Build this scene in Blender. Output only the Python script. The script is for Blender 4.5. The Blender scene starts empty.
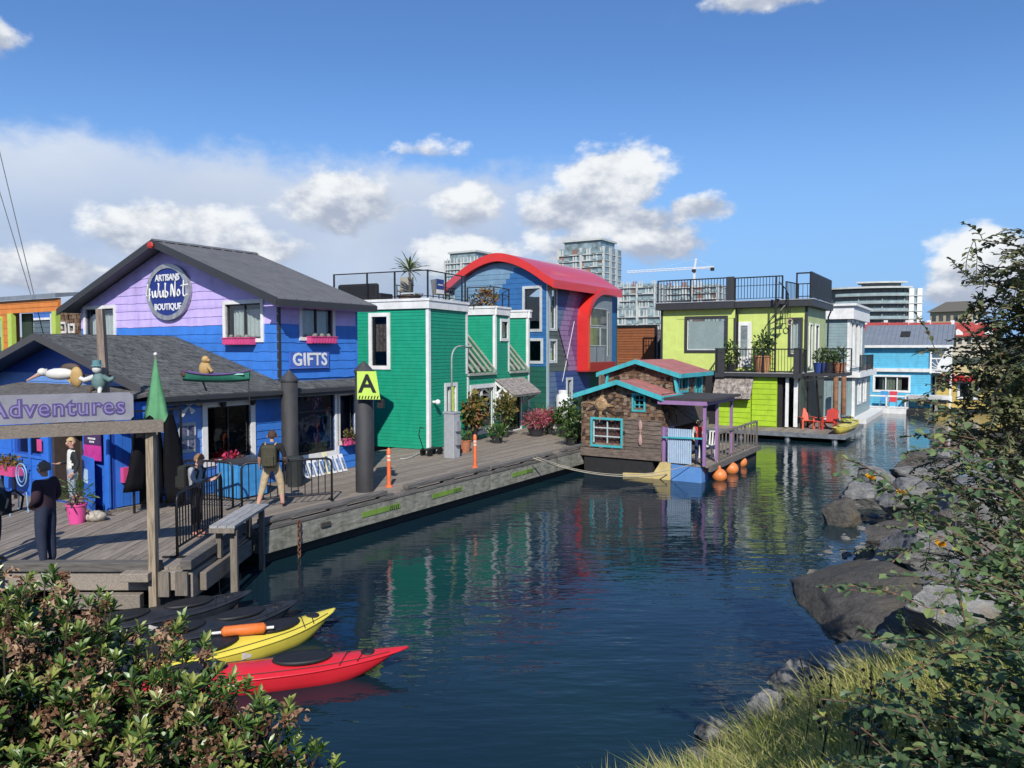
import bpy, bmesh, math, random
from mathutils import Vector, Matrix
from math import sin, cos, pi, radians, sqrt, atan2
random.seed(7)
SC = bpy.context.scene
COL = SC.collection

# ------------------------------------------------------------------ camera
FPX, CX, CY, HZ = 760.0, 512.0, 384.0, 350.0
EYE = 4.3                       # metres above the water
PITCH = math.atan((CY - HZ) / FPX)
cam_d = bpy.data.cameras.new("camera")
cam_d.sensor_width = 36.0
cam_d.lens = 36.0 * FPX / 1024.0
cam_d.clip_start = 0.05
cam_d.clip_end = 6000
cam = bpy.data.objects.new("camera", cam_d)
COL.objects.link(cam)
cam.location = (0, 0, EYE)
cam.rotation_euler = (pi / 2 - PITCH, 0, 0)
SC.camera = cam

# ------------------------------------------------------------------ light
SUN_EL, SUN_AZ = radians(39), radians(178)      # azimuth from +Y clockwise: behind the camera
sv = Vector((sin(SUN_AZ) * cos(SUN_EL), cos(SUN_AZ) * cos(SUN_EL), sin(SUN_EL)))
sun_d = bpy.data.lights.new("sun", 'SUN')
sun_d.energy = 4.2
sun_d.angle = radians(0.53)
sun_d.color = (1.0, 0.955, 0.88)
sun = bpy.data.objects.new("sun", sun_d)
COL.objects.link(sun)
sun.location = sv * 60
sun.rotation_euler = sv.to_track_quat('Z', 'Y').to_euler()

SC.view_settings.view_transform = 'Standard'
SC.view_settings.look = 'None'
SC.view_settings.gamma = 1.0
SC.view_settings.use_curve_mapping = False
SC.view_settings.exposure = 0.33
SC.render.engine = 'CYCLES'
cy = SC.cycles
cy.max_bounces = 8; cy.diffuse_bounces = 3; cy.glossy_bounces = 4; cy.transmission_bounces = 6
cy.transparent_max_bounces = 12
cy.caustics_reflective = False; cy.caustics_refractive = False
cy.sample_clamp_indirect = 6.0
cy.use_denoising = True
try:
    cy.denoiser = 'OPENIMAGEDENOISE'
except Exception:
    pass

world = bpy.data.worlds.new("World")
SC.world = world
world.use_nodes = True

def build_world():
    nt = world.node_tree; N = nt.nodes; L = nt.links
    N.clear()
    out = N.new('ShaderNodeOutputWorld'); bg = N.new('ShaderNodeBackground')
    bg.inputs[1].default_value = 0.105
    L.new(bg.outputs[0], out.inputs[0])
    sky = N.new('ShaderNodeTexSky'); sky.sky_type = 'NISHITA'
    sky.sun_disc = False; sky.sun_elevation = SUN_EL; sky.sun_rotation = SUN_AZ
    sky.altitude = 0; sky.air_density = 1.0; sky.dust_density = 0.2; sky.ozone_density = 5.0
    def m(op, a, b=None, c=None, clamp=False):
        n = N.new('ShaderNodeMath'); n.operation = op; n.use_clamp = clamp
        for i, v in enumerate((a, b, c)):
            if v is None: continue
            if isinstance(v, (int, float)): n.inputs[i].default_value = v
            else: L.new(v, n.inputs[i])
        return n.outputs[0]
    tc = N.new('ShaderNodeTexCoord')
    sp = N.new('ShaderNodeSeparateXYZ'); L.new(tc.outputs['Generated'], sp.inputs[0])
    X, Y, Z = sp.outputs
    az = m('ARCTAN2', X, Y)              # 0 straight ahead, + to the right (radians)
    el = m('ARCSINE', Z)
    cb = N.new('ShaderNodeCombineXYZ'); L.new(az, cb.inputs[0]); L.new(m('MULTIPLY', el, 1.5), cb.inputs[1])
    def noise(scale, detail, rough, off=(0, 0, 0), lac=2.0):
        mp = N.new('ShaderNodeMapping'); mp.inputs['Location'].default_value = off
        L.new(cb.outputs[0], mp.inputs[0])
        n = N.new('ShaderNodeTexNoise'); n.inputs['Scale'].default_value = scale
        n.inputs['Detail'].default_value = detail; n.inputs['Roughness'].default_value = rough
        n.inputs['Lacunarity'].default_value = lac
        L.new(mp.outputs[0], n.inputs['Vector'])
        return m('SUBTRACT', n.outputs[0], 0.5)
    nf = noise(13, 7, 0.58)
    nl = noise(13, 4, 0.58, (0.012, -0.03, 0))      # the same billows, a step towards the light
    nc = noise(4.2, 3, 0.5, (3, 1, 0))
    nw = noise(3.0, 5, 0.62, (8, 2, 0))
    def ss(x, a, b):
        n = N.new('ShaderNodeMapRange'); n.interpolation_type = 'SMOOTHSTEP'
        n.inputs['From Min'].default_value = a; n.inputs['From Max'].default_value = b
        L.new(x, n.inputs['Value']); return n.outputs[0]
    def pix(u, v):                        # direction of a picture point, as azimuth / elevation
        return math.atan((u - CX) / FPX), math.atan((HZ - v) / math.hypot(FPX, u - CX))
    puffs = [  # u, v, half width px, half height px, edge strength
        (340, 203, 60, 36, 1.05), (468, 208, 36, 26, .9), (470, 262, 70, 30, .8),
        (612, 188, 64, 44, 1.1), (640, 222, 62, 24, .9), (690, 208, 38, 15, .8), (556, 212, 42, 28, 1.0), (575, 250, 60, 26, .7),
        (655, 243, 52, 24, 1.0), (170, 230, 92, 32, 1.0), (250, 250, 70, 24, .8), (40, 268, 70, 26, 1.0),
        (990, 272, 74, 48, 1.15), (950, 292, 30, 16, 1.0), (1085, 260, 60, 45, 1.1), (765, 0, 70, 15, .8), (-10, 38, 45, 22, .8), (425, 152, 46, 14, .42)]
    dens = None; topn = None
    cv = N.new('ShaderNodeCombineXYZ'); L.new(az, cv.inputs[0]); L.new(el, cv.inputs[1])
    for (u, v, w, h, k) in puffs:
        a0, e0 = pix(u, v)
        sx = FPX / w / cos(a0) ** 1.6; sy = FPX / h / cos(a0)
        mp = N.new('ShaderNodeVectorMath'); mp.operation = 'MULTIPLY_ADD'; L.new(cv.outputs[0], mp.inputs[0])
        mp.inputs[1].default_value = (sx, sy, 0); mp.inputs[2].default_value = (-a0 * sx, -e0 * sy, 0)
        ln = N.new('ShaderNodeVectorMath'); ln.operation = 'LENGTH'; L.new(mp.outputs[0], ln.inputs[0])
        dt = N.new('ShaderNodeVectorMath'); dt.operation = 'DOT_PRODUCT'; L.new(mp.outputs[0], dt.inputs[0]); dt.inputs[1].default_value = (-.12, .5, 0)
        f = m('MULTIPLY_ADD', ln.outputs['Value'], -k, 1.06 * k)
        lit = dt.outputs['Value']
        wt = m('POWER', m('MAXIMUM', m('ADD', f, .9), .02), 7)
        if dens is None: dens, topn, wsum = f, m('MULTIPLY', lit, wt), wt
        else: dens = m('SMOOTH_MAX', f, dens, .25); topn = m('MULTIPLY_ADD', lit, wt, topn); wsum = m('ADD', wsum, wt)
    topn = m('ADD', m('DIVIDE', topn, wsum), .5)
    cover = ss(m('ADD', dens, m('MULTIPLY', nf, 1.8)), 0.02, 0.42)
    lit = m('ADD', m('MULTIPLY', m('SUBTRACT', nf, nl), 1.7), m('ADD', m('MULTIPLY', topn, .95), m('MULTIPLY', nf, .5)), clamp=True)
    lit = ss(lit, .08, .86)
    # the wide bank low over the horizon: thick to the left (and on round the sky), gone to the right
    # (its upper edge sits near 15 degrees ahead-left); elsewhere the noise breaks it up
    a1 = math.atan((540 - CX) / FPX)
    side = ss(az, a1 + .17, a1 - .12)
    back = ss(m('ABSOLUTE', az), 1.5, 2.1)
    edge = m('ADD', .245, m('ADD', m('MULTIPLY', nf, .09), m('MULTIPLY', nc, .05)))
    bank = m('MULTIPLY', ss(m('SUBTRACT', edge, el), -.012, .03), m('MAXIMUM', side, m('MULTIPLY', back, .8)))
    bank = m('MULTIPLY', bank, m('ADD', .95, m('MULTIPLY', nw, .8)), clamp=True)
    btop = ss(m('SUBTRACT', edge, el), .11, 0.0)
    blit = m('ADD', m('MULTIPLY_ADD', btop, .45, .3), m('ADD', m('MULTIPLY', nc, 1.0), m('MULTIPLY', nf, .5)), clamp=True)
    wisp = m('MULTIPLY', ss(m('ADD', nw, m('MULTIPLY', ss(el, .12, .02), .12)), .12, .42), .3)
    # thin pale haze towards the horizon
    hz = m('MULTIPLY', ss(el, .36, .0), .95)
    def rgb(c):
        n = N.new('ShaderNodeRGB'); n.outputs[0].default_value = (*c, 1); return n.outputs[0]
    def mix(f, a, b):
        n = N.new('ShaderNodeMix'); n.data_type = 'RGBA'
        if isinstance(f, (int, float)): n.inputs[0].default_value = f
        else: L.new(f, n.inputs[0])
        L.new(a, n.inputs[6]); L.new(b, n.inputs[7]); return n.outputs[2]
    tint = N.new('ShaderNodeMix'); tint.data_type = 'RGBA'; tint.blend_type = 'MULTIPLY'; tint.inputs[0].default_value = 1; L.new(sky.outputs[0], tint.inputs[6]); tint.inputs[7].default_value = (.70, .88, 1.08, 1)
    c = mix(hz, tint.outputs[2], rgb((2.1, 3.85, 6.65)))
    c = mix(wisp, c, rgb((4.4, 5.0, 6.2)))
    c = mix(bank, c, mix(blit, rgb((3.1, 3.9, 5.4)), rgb((5.7, 6.2, 7.0))))
    c = mix(cover, c, mix(lit, rgb((3.2, 3.65, 4.6)), rgb((6.9, 7.1, 7.3))))
    L.new(c, bg.inputs[0])
build_world()
world.cycles.sampling_method = 'MANUAL'
world.cycles.sample_map_resolution = 256

# ------------------------------------------------------------------ picture point -> place in the world
def ray(u, v):
    x = (u - CX) / FPX; y = (CY - v) / FPX
    return Vector((x, cos(PITCH) + y * sin(PITCH), -sin(PITCH) + y * cos(PITCH)))
EYEV = Vector((0, 0, EYE))
def at(u, v, Y):            # the point seen at (u, v) that stands Y metres ahead
    r = ray(u, v); return EYEV + r * (Y / r.y)
def ground(u, v, z):        # the point seen at (u, v) on a level z
    r = ray(u, v); return EYEV + r * ((z - EYE) / r.z)

DECK = 0.75
class Frame:
    """A building's own axes: origin on the ground, local x along `deg` (degrees right of straight ahead), local y to its left."""
    def __init__(s, org, deg):
        s.o = Vector((org[0], org[1], org[2])); a = radians(deg)
        s.ex = Vector((sin(a), cos(a), 0)); s.ey = Vector((-cos(a), sin(a), 0)); s.rz = pi / 2 - a
    def loc(s, p):
        d = Vector(p) - s.o; return Vector((d.dot(s.ex), d.dot(s.ey), d.z))
    def wld(s, p):
        return s.o + s.ex * p[0] + s.ey * p[1] + Vector((0, 0, p[2]))
    def py(s, u, v, y=0.0):   # hit the local plane y = const -> (x, z)
        r = ray(u, v); t = (y - (EYEV - s.o).dot(s.ey)) / r.dot(s.ey)
        q = s.loc(EYEV + r * t); return q.x, q.z
    def px(s, u, v, x=0.0):   # hit the local plane x = const -> (y, z)
        r = ray(u, v); t = (x - (EYEV - s.o).dot(s.ex)) / r.dot(s.ex)
        q = s.loc(EYEV + r * t); return q.y, q.z
    def pz(s, u, v, z=0.0):
        q = s.loc(ground(u, v, z + s.o.z)); return q.x, q.y

# ------------------------------------------------------------------ materials (procedural)
def srgb(r, g, b):
    f = lambda c: (c / 255 / 12.92) if c / 255 <= .04045 else ((c / 255 + .055) / 1.055) ** 2.4
    return (f(r), f(g), f(b))
MATS = {}
def mat(name, col, rough=.6, var=.12, scale=6.0, bump=0.0, bscale=None, metal=0.0, stretch=(1, 1, 1), col2=None, rnd=0.0,
        spec=.5, dirt=0.0, dirtcol=(.05, .045, .035), sss=0.0, coat=0.0, detail=5, trans=0.0):
    if name in MATS: return MATS[name]
    m = bpy.data.materials.new(name); m.use_nodes = True; MATS[name] = m
    nt = m.node_tree; N = nt.nodes; L = nt.links
    b = N['Principled BSDF']
    b.inputs['Roughness'].default_value = rough; b.inputs['Metallic'].default_value = metal
    b.inputs['Specular IOR Level'].default_value = spec
    if coat: b.inputs['Coat Weight'].default_value = coat
    if trans: b.inputs['Transmission Weight'].default_value = trans
    tc = N.new('ShaderNodeTexCoord'); mp = N.new('ShaderNodeMapping'); mp.inputs['Scale'].default_value = stretch
    L.new(tc.outputs['Object'], mp.inputs[0])
    n1 = N.new('ShaderNodeTexNoise'); n1.inputs['Scale'].default_value = scale; n1.inputs['Detail'].default_value = detail
    n1.inputs['Roughness'].default_value = .62
    L.new(mp.outputs[0], n1.inputs['Vector'])
    c2 = col2 if col2 else tuple(max(0, c * (1 - 2.2 * var)) for c in col)
    c1 = col if col2 else tuple(min(1, c * (1 + .8 * var)) for c in col)
    rp = N.new('ShaderNodeValToRGB'); rp.color_ramp.elements[0].position = .3; rp.color_ramp.elements[1].position = .7
    rp.color_ramp.elements[0].color = (*c2, 1); rp.color_ramp.elements[1].color = (*c1, 1)
    L.new(n1.outputs[0], rp.inputs[0]); c = rp.outputs[0]
    if dirt:
        n2 = N.new('ShaderNodeTexNoise'); n2.inputs['Scale'].default_value = 1.3; n2.inputs['Detail'].default_value = 8; n2.inputs['Roughness'].default_value = .7
        mp2 = N.new('ShaderNodeMapping'); mp2.inputs['Scale'].default_value = (2.2, 2.2, .5); L.new(tc.outputs['Object'], mp2.inputs[0]); L.new(mp2.outputs[0], n2.inputs['Vector'])
        r2 = N.new('ShaderNodeMapRange'); r2.inputs['From Min'].default_value = .48; r2.inputs['From Max'].default_value = .75
        r2.inputs['To Max'].default_value = dirt; L.new(n2.outputs[0], r2.inputs['Value'])
        mx = N.new('ShaderNodeMix'); mx.data_type = 'RGBA'; L.new(r2.outputs[0], mx.inputs[0]); L.new(c, mx.inputs[6])
        mx.inputs[7].default_value = (*dirtcol, 1); c = mx.outputs[2]
    if rnd:
        oi = N.new('ShaderNodeObjectInfo'); mr = N.new('ShaderNodeMapRange')
        mr.inputs['To Min'].default_value = 1 - rnd; mr.inputs['To Max'].default_value = 1 + rnd
        L.new(oi.outputs['Random'], mr.inputs['Value'])
        hs = N.new('ShaderNodeHueSaturation'); L.new(mr.outputs[0], hs.inputs['Value']); L.new(c, hs.inputs['Color']); c = hs.outputs[0]
    L.new(c, b.inputs['Base Color'])
    rr = N.new('ShaderNodeMapRange'); rr.inputs['To Min'].default_value = max(.02, rough - .1); rr.inputs['To Max'].default_value = min(1, rough + .1)
    L.new(n1.outputs[0], rr.inputs['Value']); L.new(rr.outputs[0], b.inputs['Roughness'])
    if bump:
        bn = N.new('ShaderNodeBump'); bn.inputs['Strength'].default_value = 1.0; bn.inputs['Distance'].default_value = bump
        if bscale:
            n3 = N.new('ShaderNodeTexNoise'); n3.inputs['Scale'].default_value = bscale; n3.inputs['Detail'].default_value = 6
            L.new(mp.outputs[0], n3.inputs['Vector']); L.new(n3.outputs[0], bn.inputs['Height'])
        else: L.new(n1.outputs[0], bn.inputs['Height'])
        L.new(bn.outputs[0], b.inputs['Normal'])
    return m

def leafmat(name, cols, rough=.45, trans=.35, spec=.5):
    """Leaf: per-vertex attribute 'tone' 0..1 picks the colour along the ramp; light passes through a little."""
    if name in MATS: return MATS[name]
    m = bpy.data.materials.new(name); m.use_nodes = True; MATS[name] = m
    nt = m.node_tree; N = nt.nodes; L = nt.links
    b = N['Principled BSDF']; out = N['Material Output']
    at_ = N.new('ShaderNodeAttribute'); at_.attribute_name = 'tone'
    rp = N.new('ShaderNodeValToRGB'); e = rp.color_ramp.elements
    for i, c in enumerate(cols):
        p = i / (len(cols) - 1)
        if i == 0: e[0].position = 0; e[0].color = (*c, 1)
        elif i == len(cols) - 1: e[-1].position = 1; e[-1].color = (*c, 1)
        else:
            q = e.new(p); q.color = (*c, 1)
    L.new(at_.outputs['Fac'], rp.inputs[0]); L.new(rp.outputs[0], b.inputs['Base Color'])
    b.inputs['Roughness'].default_value = rough; b.inputs['Specular IOR Level'].default_value = spec
    tr = N.new('ShaderNodeBsdfTranslucent'); L.new(rp.outputs[0], tr.inputs[0])
    mx = N.new('ShaderNodeMixShader'); mx.inputs[0].default_value = trans
    L.new(b.outputs[0], mx.inputs[1]); L.new(tr.outputs[0], mx.inputs[2]); L.new(mx.outputs[0], out.inputs[0])
    return m

def glassmat(name, tint=(.86, .9, .9), ior=1.5, dark=0.0):
    if name in MATS: return MATS[name]
    m = bpy.data.materials.new(name); m.use_nodes = True; MATS[name] = m
    nt = m.node_tree; N = nt.nodes; L = nt.links; N.remove(N['Principled BSDF']); out = N['Material Output']
    t = N.new('ShaderNodeBsdfTransparent'); t.inputs[0].default_value = (*tint, 1)
    g = N.new('ShaderNodeBsdfGlossy'); g.inputs['Roughness'].default_value = .015
    tc = N.new('ShaderNodeTexCoord'); n = N.new('ShaderNodeTexNoise'); n.inputs['Scale'].default_value = 1.7
    bp = N.new('ShaderNodeBump'); bp.inputs['Distance'].default_value = .012; bp.inputs['Strength'].default_value = .6
    L.new(tc.outputs['Object'], n.inputs['Vector']); L.new(n.outputs[0], bp.inputs['Height']); L.new(bp.outputs[0], g.inputs['Normal'])
    lw = N.new('ShaderNodeLayerWeight'); lw.inputs[0].default_value = .5
    pw = N.new('ShaderNodeMath'); pw.operation = 'POWER'; L.new(lw.outputs['Facing'], pw.inputs[0]); pw.inputs[1].default_value = 4.0
    f = N.new('ShaderNodeMath'); f.operation = 'MULTIPLY_ADD'; L.new(pw.outputs[0], f.inputs[0]); f.inputs[1].default_value = .9; f.inputs[2].default_value = .06
    mx = N.new('ShaderNodeMixShader'); L.new(f.outputs[0], mx.inputs[0]); L.new(t.outputs[0], mx.inputs[1]); L.new(g.outputs[0], mx.inputs[2])
    L.new(mx.outputs[0], out.inputs[0]); return m

def colmat(name, rough=.7):
    """Vertex-coloured material (a carved or printed thing with several paints); colour attribute 'paint'."""
    if name in MATS: return MATS[name]
    m = mat(name, (.5, .5, .5), rough)
    nt = m.node_tree; a = nt.nodes.new('ShaderNodeAttribute'); a.attribute_name = 'paint'
    nt.links.new(a.outputs['Color'], nt.nodes['Principled BSDF'].inputs['Base Color']); return m

W_ = lambda *c: srgb(*c)
def paint(name, c, **k):
    d = dict(rough=.55, var=.07, scale=3.0, dirt=.24, rnd=.05); d.update(k)
    return mat(name, c, **d)
M_white = paint('white_paint', (.74, .74, .72), dirt=.22)
M_trimgrey = paint('charcoal_paint', (.035, .036, .04), rough=.5)
M_black = mat('black_metal', (.012, .012, .013), .45, .1)
M_glass = glassmat('window_glass')
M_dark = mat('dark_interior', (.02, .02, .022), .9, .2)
M_curtain = mat('curtain_cloth', (.62, .62, .58), .9, .08, 9)
M_woodgrey = mat('weathered_wood', (.29, .245, .2), .85, .25, 9, .004, 22, stretch=(.35, 5, 5), rnd=.22, col2=(.15, .125, .1))
M_woodgreyY = mat('weathered_timber', (.28, .24, .2), .85, .25, 9, .004, 22, stretch=(5, .35, 5), rnd=.2, col2=(.15, .125, .1))
M_woodgreyZ = mat('weathered_post', (.21, .18, .145), .85, .25, 9, .004, 22, stretch=(5, 5, .4), rnd=.2, col2=(.105, .09, .075))
M_steel = mat('galvanised_steel', (.42, .44, .46), .4, .15, 5, metal=.7)
M_skin = mat('skin', (.52, .3, .22), .55, .08, 20)
M_rope = mat('rope', (.42, .38, .3), .9, .25, 60)

# ------------------------------------------------------------------ mesh building
class MB:
    def __init__(s): s.v = []; s.f = []; s.m = []
    def add(s, vs, fs, mi=0):
        o = len(s.v); s.v += [tuple(p) for p in vs]; s.f += [tuple(i + o for i in f) for f in fs]; s.m += [mi] * len(fs); return s
    def box(s, x0, x1, y0, y1, z0, z1, mi=0):
        return s.add([(x0, y0, z0), (x1, y0, z0), (x1, y1, z0), (x0, y1, z0), (x0, y0, z1), (x1, y0, z1), (x1, y1, z1), (x0, y1, z1)],
                     [(0, 3, 2, 1), (4, 5, 6, 7), (0, 1, 5, 4), (1, 2, 6, 5), (2, 3, 7, 6), (3, 0, 4, 7)], mi)
    def prism(s, poly, ax, a, b, mi=0):
        """poly: 2D points; ax: the axis it is extruded along ('x': poly is (y,z); 'y': (x,z); 'z': (x,y))"""
        f = {'x': lambda p, t: (t, p[0], p[1]), 'y': lambda p, t: (p[0], t, p[1]), 'z': lambda p, t: (p[0], p[1], t)}[ax]
        n = len(poly); vs = [f(p, a) for p in poly] + [f(p, b) for p in poly]
        fs = [tuple(range(n))[::-1], tuple(range(n, 2 * n))] + [(i, (i + 1) % n, n + (i + 1) % n, n + i) for i in range(n)]
        return s.add(vs, fs, mi)
    def bar(s, p, q, w, h=None, mi=0, up=(0, 0, 1)):
        p, q = Vector(p), Vector(q); d = (q - p); h = w if h is None else h
        if d.length < 1e-6: return s
        d.normalize(); up = Vector(up)
        if abs(d.dot(up)) > .98: up = Vector((1, 0, 0))
        r = d.cross(up).normalized(); u = r.cross(d).normalized()
        vs = []
        for c in (p, q):
            for (a, b) in ((-1, -1), (1, -1), (1, 1), (-1, 1)): vs.append(c + r * a * w / 2 + u * b * h / 2)
        return s.add(vs, [(0, 3, 2, 1), (4, 5, 6, 7), (0, 1, 5, 4), (1, 2, 6, 5), (2, 3, 7, 6), (3, 0, 4, 7)], mi)
    def tube(s, pts, r, n=6, mi=0, cap=True):
        pts = [Vector(p) for p in pts]; rs = r if isinstance(r, (list, tuple)) else [r] * len(pts)
        base = len(s.v); prev = None; rings = []
        for i, p in enumerate(pts):
            d = (pts[min(i + 1, len(pts) - 1)] - pts[max(i - 1, 0)])
            if d.length < 1e-9: d = Vector((0, 0, 1))
            d.normalize()
            if prev is None:
                a = Vector((0, 0, 1)) if abs(d.z) < .9 else Vector((1, 0, 0)); u = d.cross(a).normalized()
            else:
                u = (prev - d * prev.dot(d))
                u = u.normalized() if u.length > 1e-6 else d.orthogonal().normalized()
            w = d.cross(u); prev = u
            rings.append([p + u * cos(2 * pi * k / n) * rs[i] + w * sin(2 * pi * k / n) * rs[i] for k in range(n)])
        vs = [q for ring in rings for q in ring]; fs = []
        for i in range(len(rings) - 1):
            for k in range(n): fs.append((i * n + k, i * n + (k + 1) % n, (i + 1) * n + (k + 1) % n, (i + 1) * n + k))
        if cap: fs += [tuple(range(n))[::-1], tuple(range((len(rings) - 1) * n, len(rings) * n))]
        return s.add(vs, fs, mi)
    def lathe(s, prof, c=(0, 0, 0), n=16, mi=0, sx=1, sy=1):
        vs = []; fs = []; k = len(prof)
        for (r, z) in prof:
            for i in range(n): vs.append((c[0] + r * sx * cos(2 * pi * i / n), c[1] + r * sy * sin(2 * pi * i / n), c[2] + z))
        for j in range(k - 1):
            for i in range(n): fs.append((j * n + i, j * n + (i + 1) % n, (j + 1) * n + (i + 1) % n, (j + 1) * n + i))
        fs += [tuple(range(n))[::-1], tuple(range((k - 1) * n, k * n))]
        return s.add(vs, fs, mi)
    def blob(s, c, r, n=10, k=7, mi=0, jit=0.0, rnd=random):
        rx, ry, rz = r if isinstance(r, (tuple, list)) else (r, r, r)
        vs = []; fs = []
        for j in range(k + 1):
            t = pi * j / k
            for i in range(n):
                a = 2 * pi * i / n; q = 1 + (rnd.uniform(-jit, jit) if jit else 0)
                vs.append((c[0] + rx * q * sin(t) * cos(a), c[1] + ry * q * sin(t) * sin(a), c[2] - rz * q * cos(t)))
        for j in range(k):
            for i in range(n): fs.append((j * n + i, j * n + (i + 1) % n, (j + 1) * n + (i + 1) % n, (j + 1) * n + i))
        return s.add(vs, fs, mi)
    def build(s, name, mats, parent=None, loc=None, rz=0.0, smooth=False, bevel=0.0, label=None):
        me = bpy.data.meshes.new(name); me.from_pydata(s.v, [], s.f)
        mats = mats if isinstance(mats, (list, tuple)) else [mats]
        for m in mats: me.materials.append(m)
        if len(mats) > 1: me.polygons.foreach_set('material_index', s.m)
        if smooth: me.polygons.foreach_set('use_smooth', [True] * len(me.polygons))
        me.validate(); me.update()
        o = bpy.data.objects.new(name, me); COL.objects.link(o)
        if parent: o.parent = parent
        if loc is not None: o.location = loc
        if rz: o.rotation_euler = (0, 0, rz)
        if bevel:
            b = o.modifiers.new('bevel', 'BEVEL'); b.width = bevel; b.segments = 2; b.limit_method = 'ANGLE'
        if label: o['label'] = label
        return o
def smooth_by_angle(o, ang=40):
    me = o.data; me.polygons.foreach_set('use_smooth', [True] * len(me.polygons))
    try: me.set_sharp_from_angle(angle=radians(ang))
    except Exception: pass
    return o
def tag(o, label=None, cat=None, group=None, kind=None):
    if label: o['label'] = label
    if cat: o['category'] = cat
    if group: o['group'] = group
    if kind: o['kind'] = kind
    return o
def thing(name, label, cat, loc=(0, 0, 0), rz=0.0, group=None):
    o = bpy.data.objects.new(name, None); COL.objects.link(o); o.empty_display_size = .2
    o.location = loc; o.rotation_euler = (0, 0, rz); return tag(o, label, cat, group)
def fthing(fr, name, label, cat, group=None):
    return thing(name, label, cat, fr.o, fr.rz, group)
def copy_tree(o, parent=None):
    c = o.copy(); COL.objects.link(c); c.parent = parent
    for ch in list(o.children): copy_tree(ch, c)
    return c
def setcol(o, fn):
    """paint attribute from a function of (face centre, vertex) -> rgb; face corners"""
    me = o.data; a = me.color_attributes.new('paint', 'FLOAT_COLOR', 'CORNER')
    for p in me.polygons:
        c = fn(p)
        for li in p.loop_indices: a.data[li].color = (*c, 1)
    return o
def set_tone(o, tones):
    a = o.data.attributes.new('tone', 'FLOAT', 'POINT'); a.data.foreach_set('value', tones); return o
def text_mesh(s, size, extrude=.004, offset=0.0, space=1.0, xscale=1.0):
    cu = bpy.data.curves.new('t', 'FONT'); cu.body = s; cu.size = size; cu.extrude = extrude; cu.offset = offset
    cu.align_x = 'CENTER'; cu.align_y = 'CENTER'; cu.space_character = space; cu.resolution_u = 3
    o = bpy.data.objects.new('t', cu); COL.objects.link(o)
    me = bpy.data.meshes.new_from_object(o.evaluated_get(bpy.context.evaluated_depsgraph_get()))
    bpy.data.objects.remove(o); bpy.data.curves.remove(cu)
    if xscale != 1:
        for v in me.vertices: v.co.x *= xscale
    return me
def put_text(name, s, size, m, parent, loc, rot, **k):
    me = text_mesh(s, size, **k); me.materials.append(m); me.name = name
    o = bpy.data.objects.new(name, me); COL.objects.link(o); o.parent = parent; o.location = loc; o.rotation_euler = rot
    return o
# facing: text that reads from outside on the front wall (normal -x) / the side wall (normal -y)
ROT_F = (pi / 2, 0, -pi / 2); ROT_S = (pi / 2, 0, 0)

# ------------------------------------------------------------------ walls
# plane 'x' : front wall at x=c, outward -x, s runs along y;  plane 'y' : side wall at y=c, outward -y, s runs along x
def wp(pl, c, s, n, z): return (c - n, s, z) if pl == 'x' else (s, c - n, z)
def wbox(mb, pl, c, s0, s1, n0, n1, z0, z1, mi=0):
    a = wp(pl, c, s0, n0, z0); b = wp(pl, c, s1, n1, z1)
    return mb.box(min(a[0], b[0]), max(a[0], b[0]), min(a[1], b[1]), max(a[1], b[1]), z0, z1, mi)
def wpoly(mb, pl, c, poly, n0, n1, mi=0):
    return mb.prism(poly, 'x' if pl == 'x' else 'y', c - n0, c - n1, mi)
def cut(iv, holes):
    out = [iv]
    for (a, b) in holes:
        nx = []
        for (p, q) in out:
            if b <= p or a >= q: nx.append((p, q)); continue
            if a > p: nx.append((p, a))
            if b < q: nx.append((b, q))
        out = nx
    return [(p, q) for p, q in out if q - p > .012]
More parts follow.
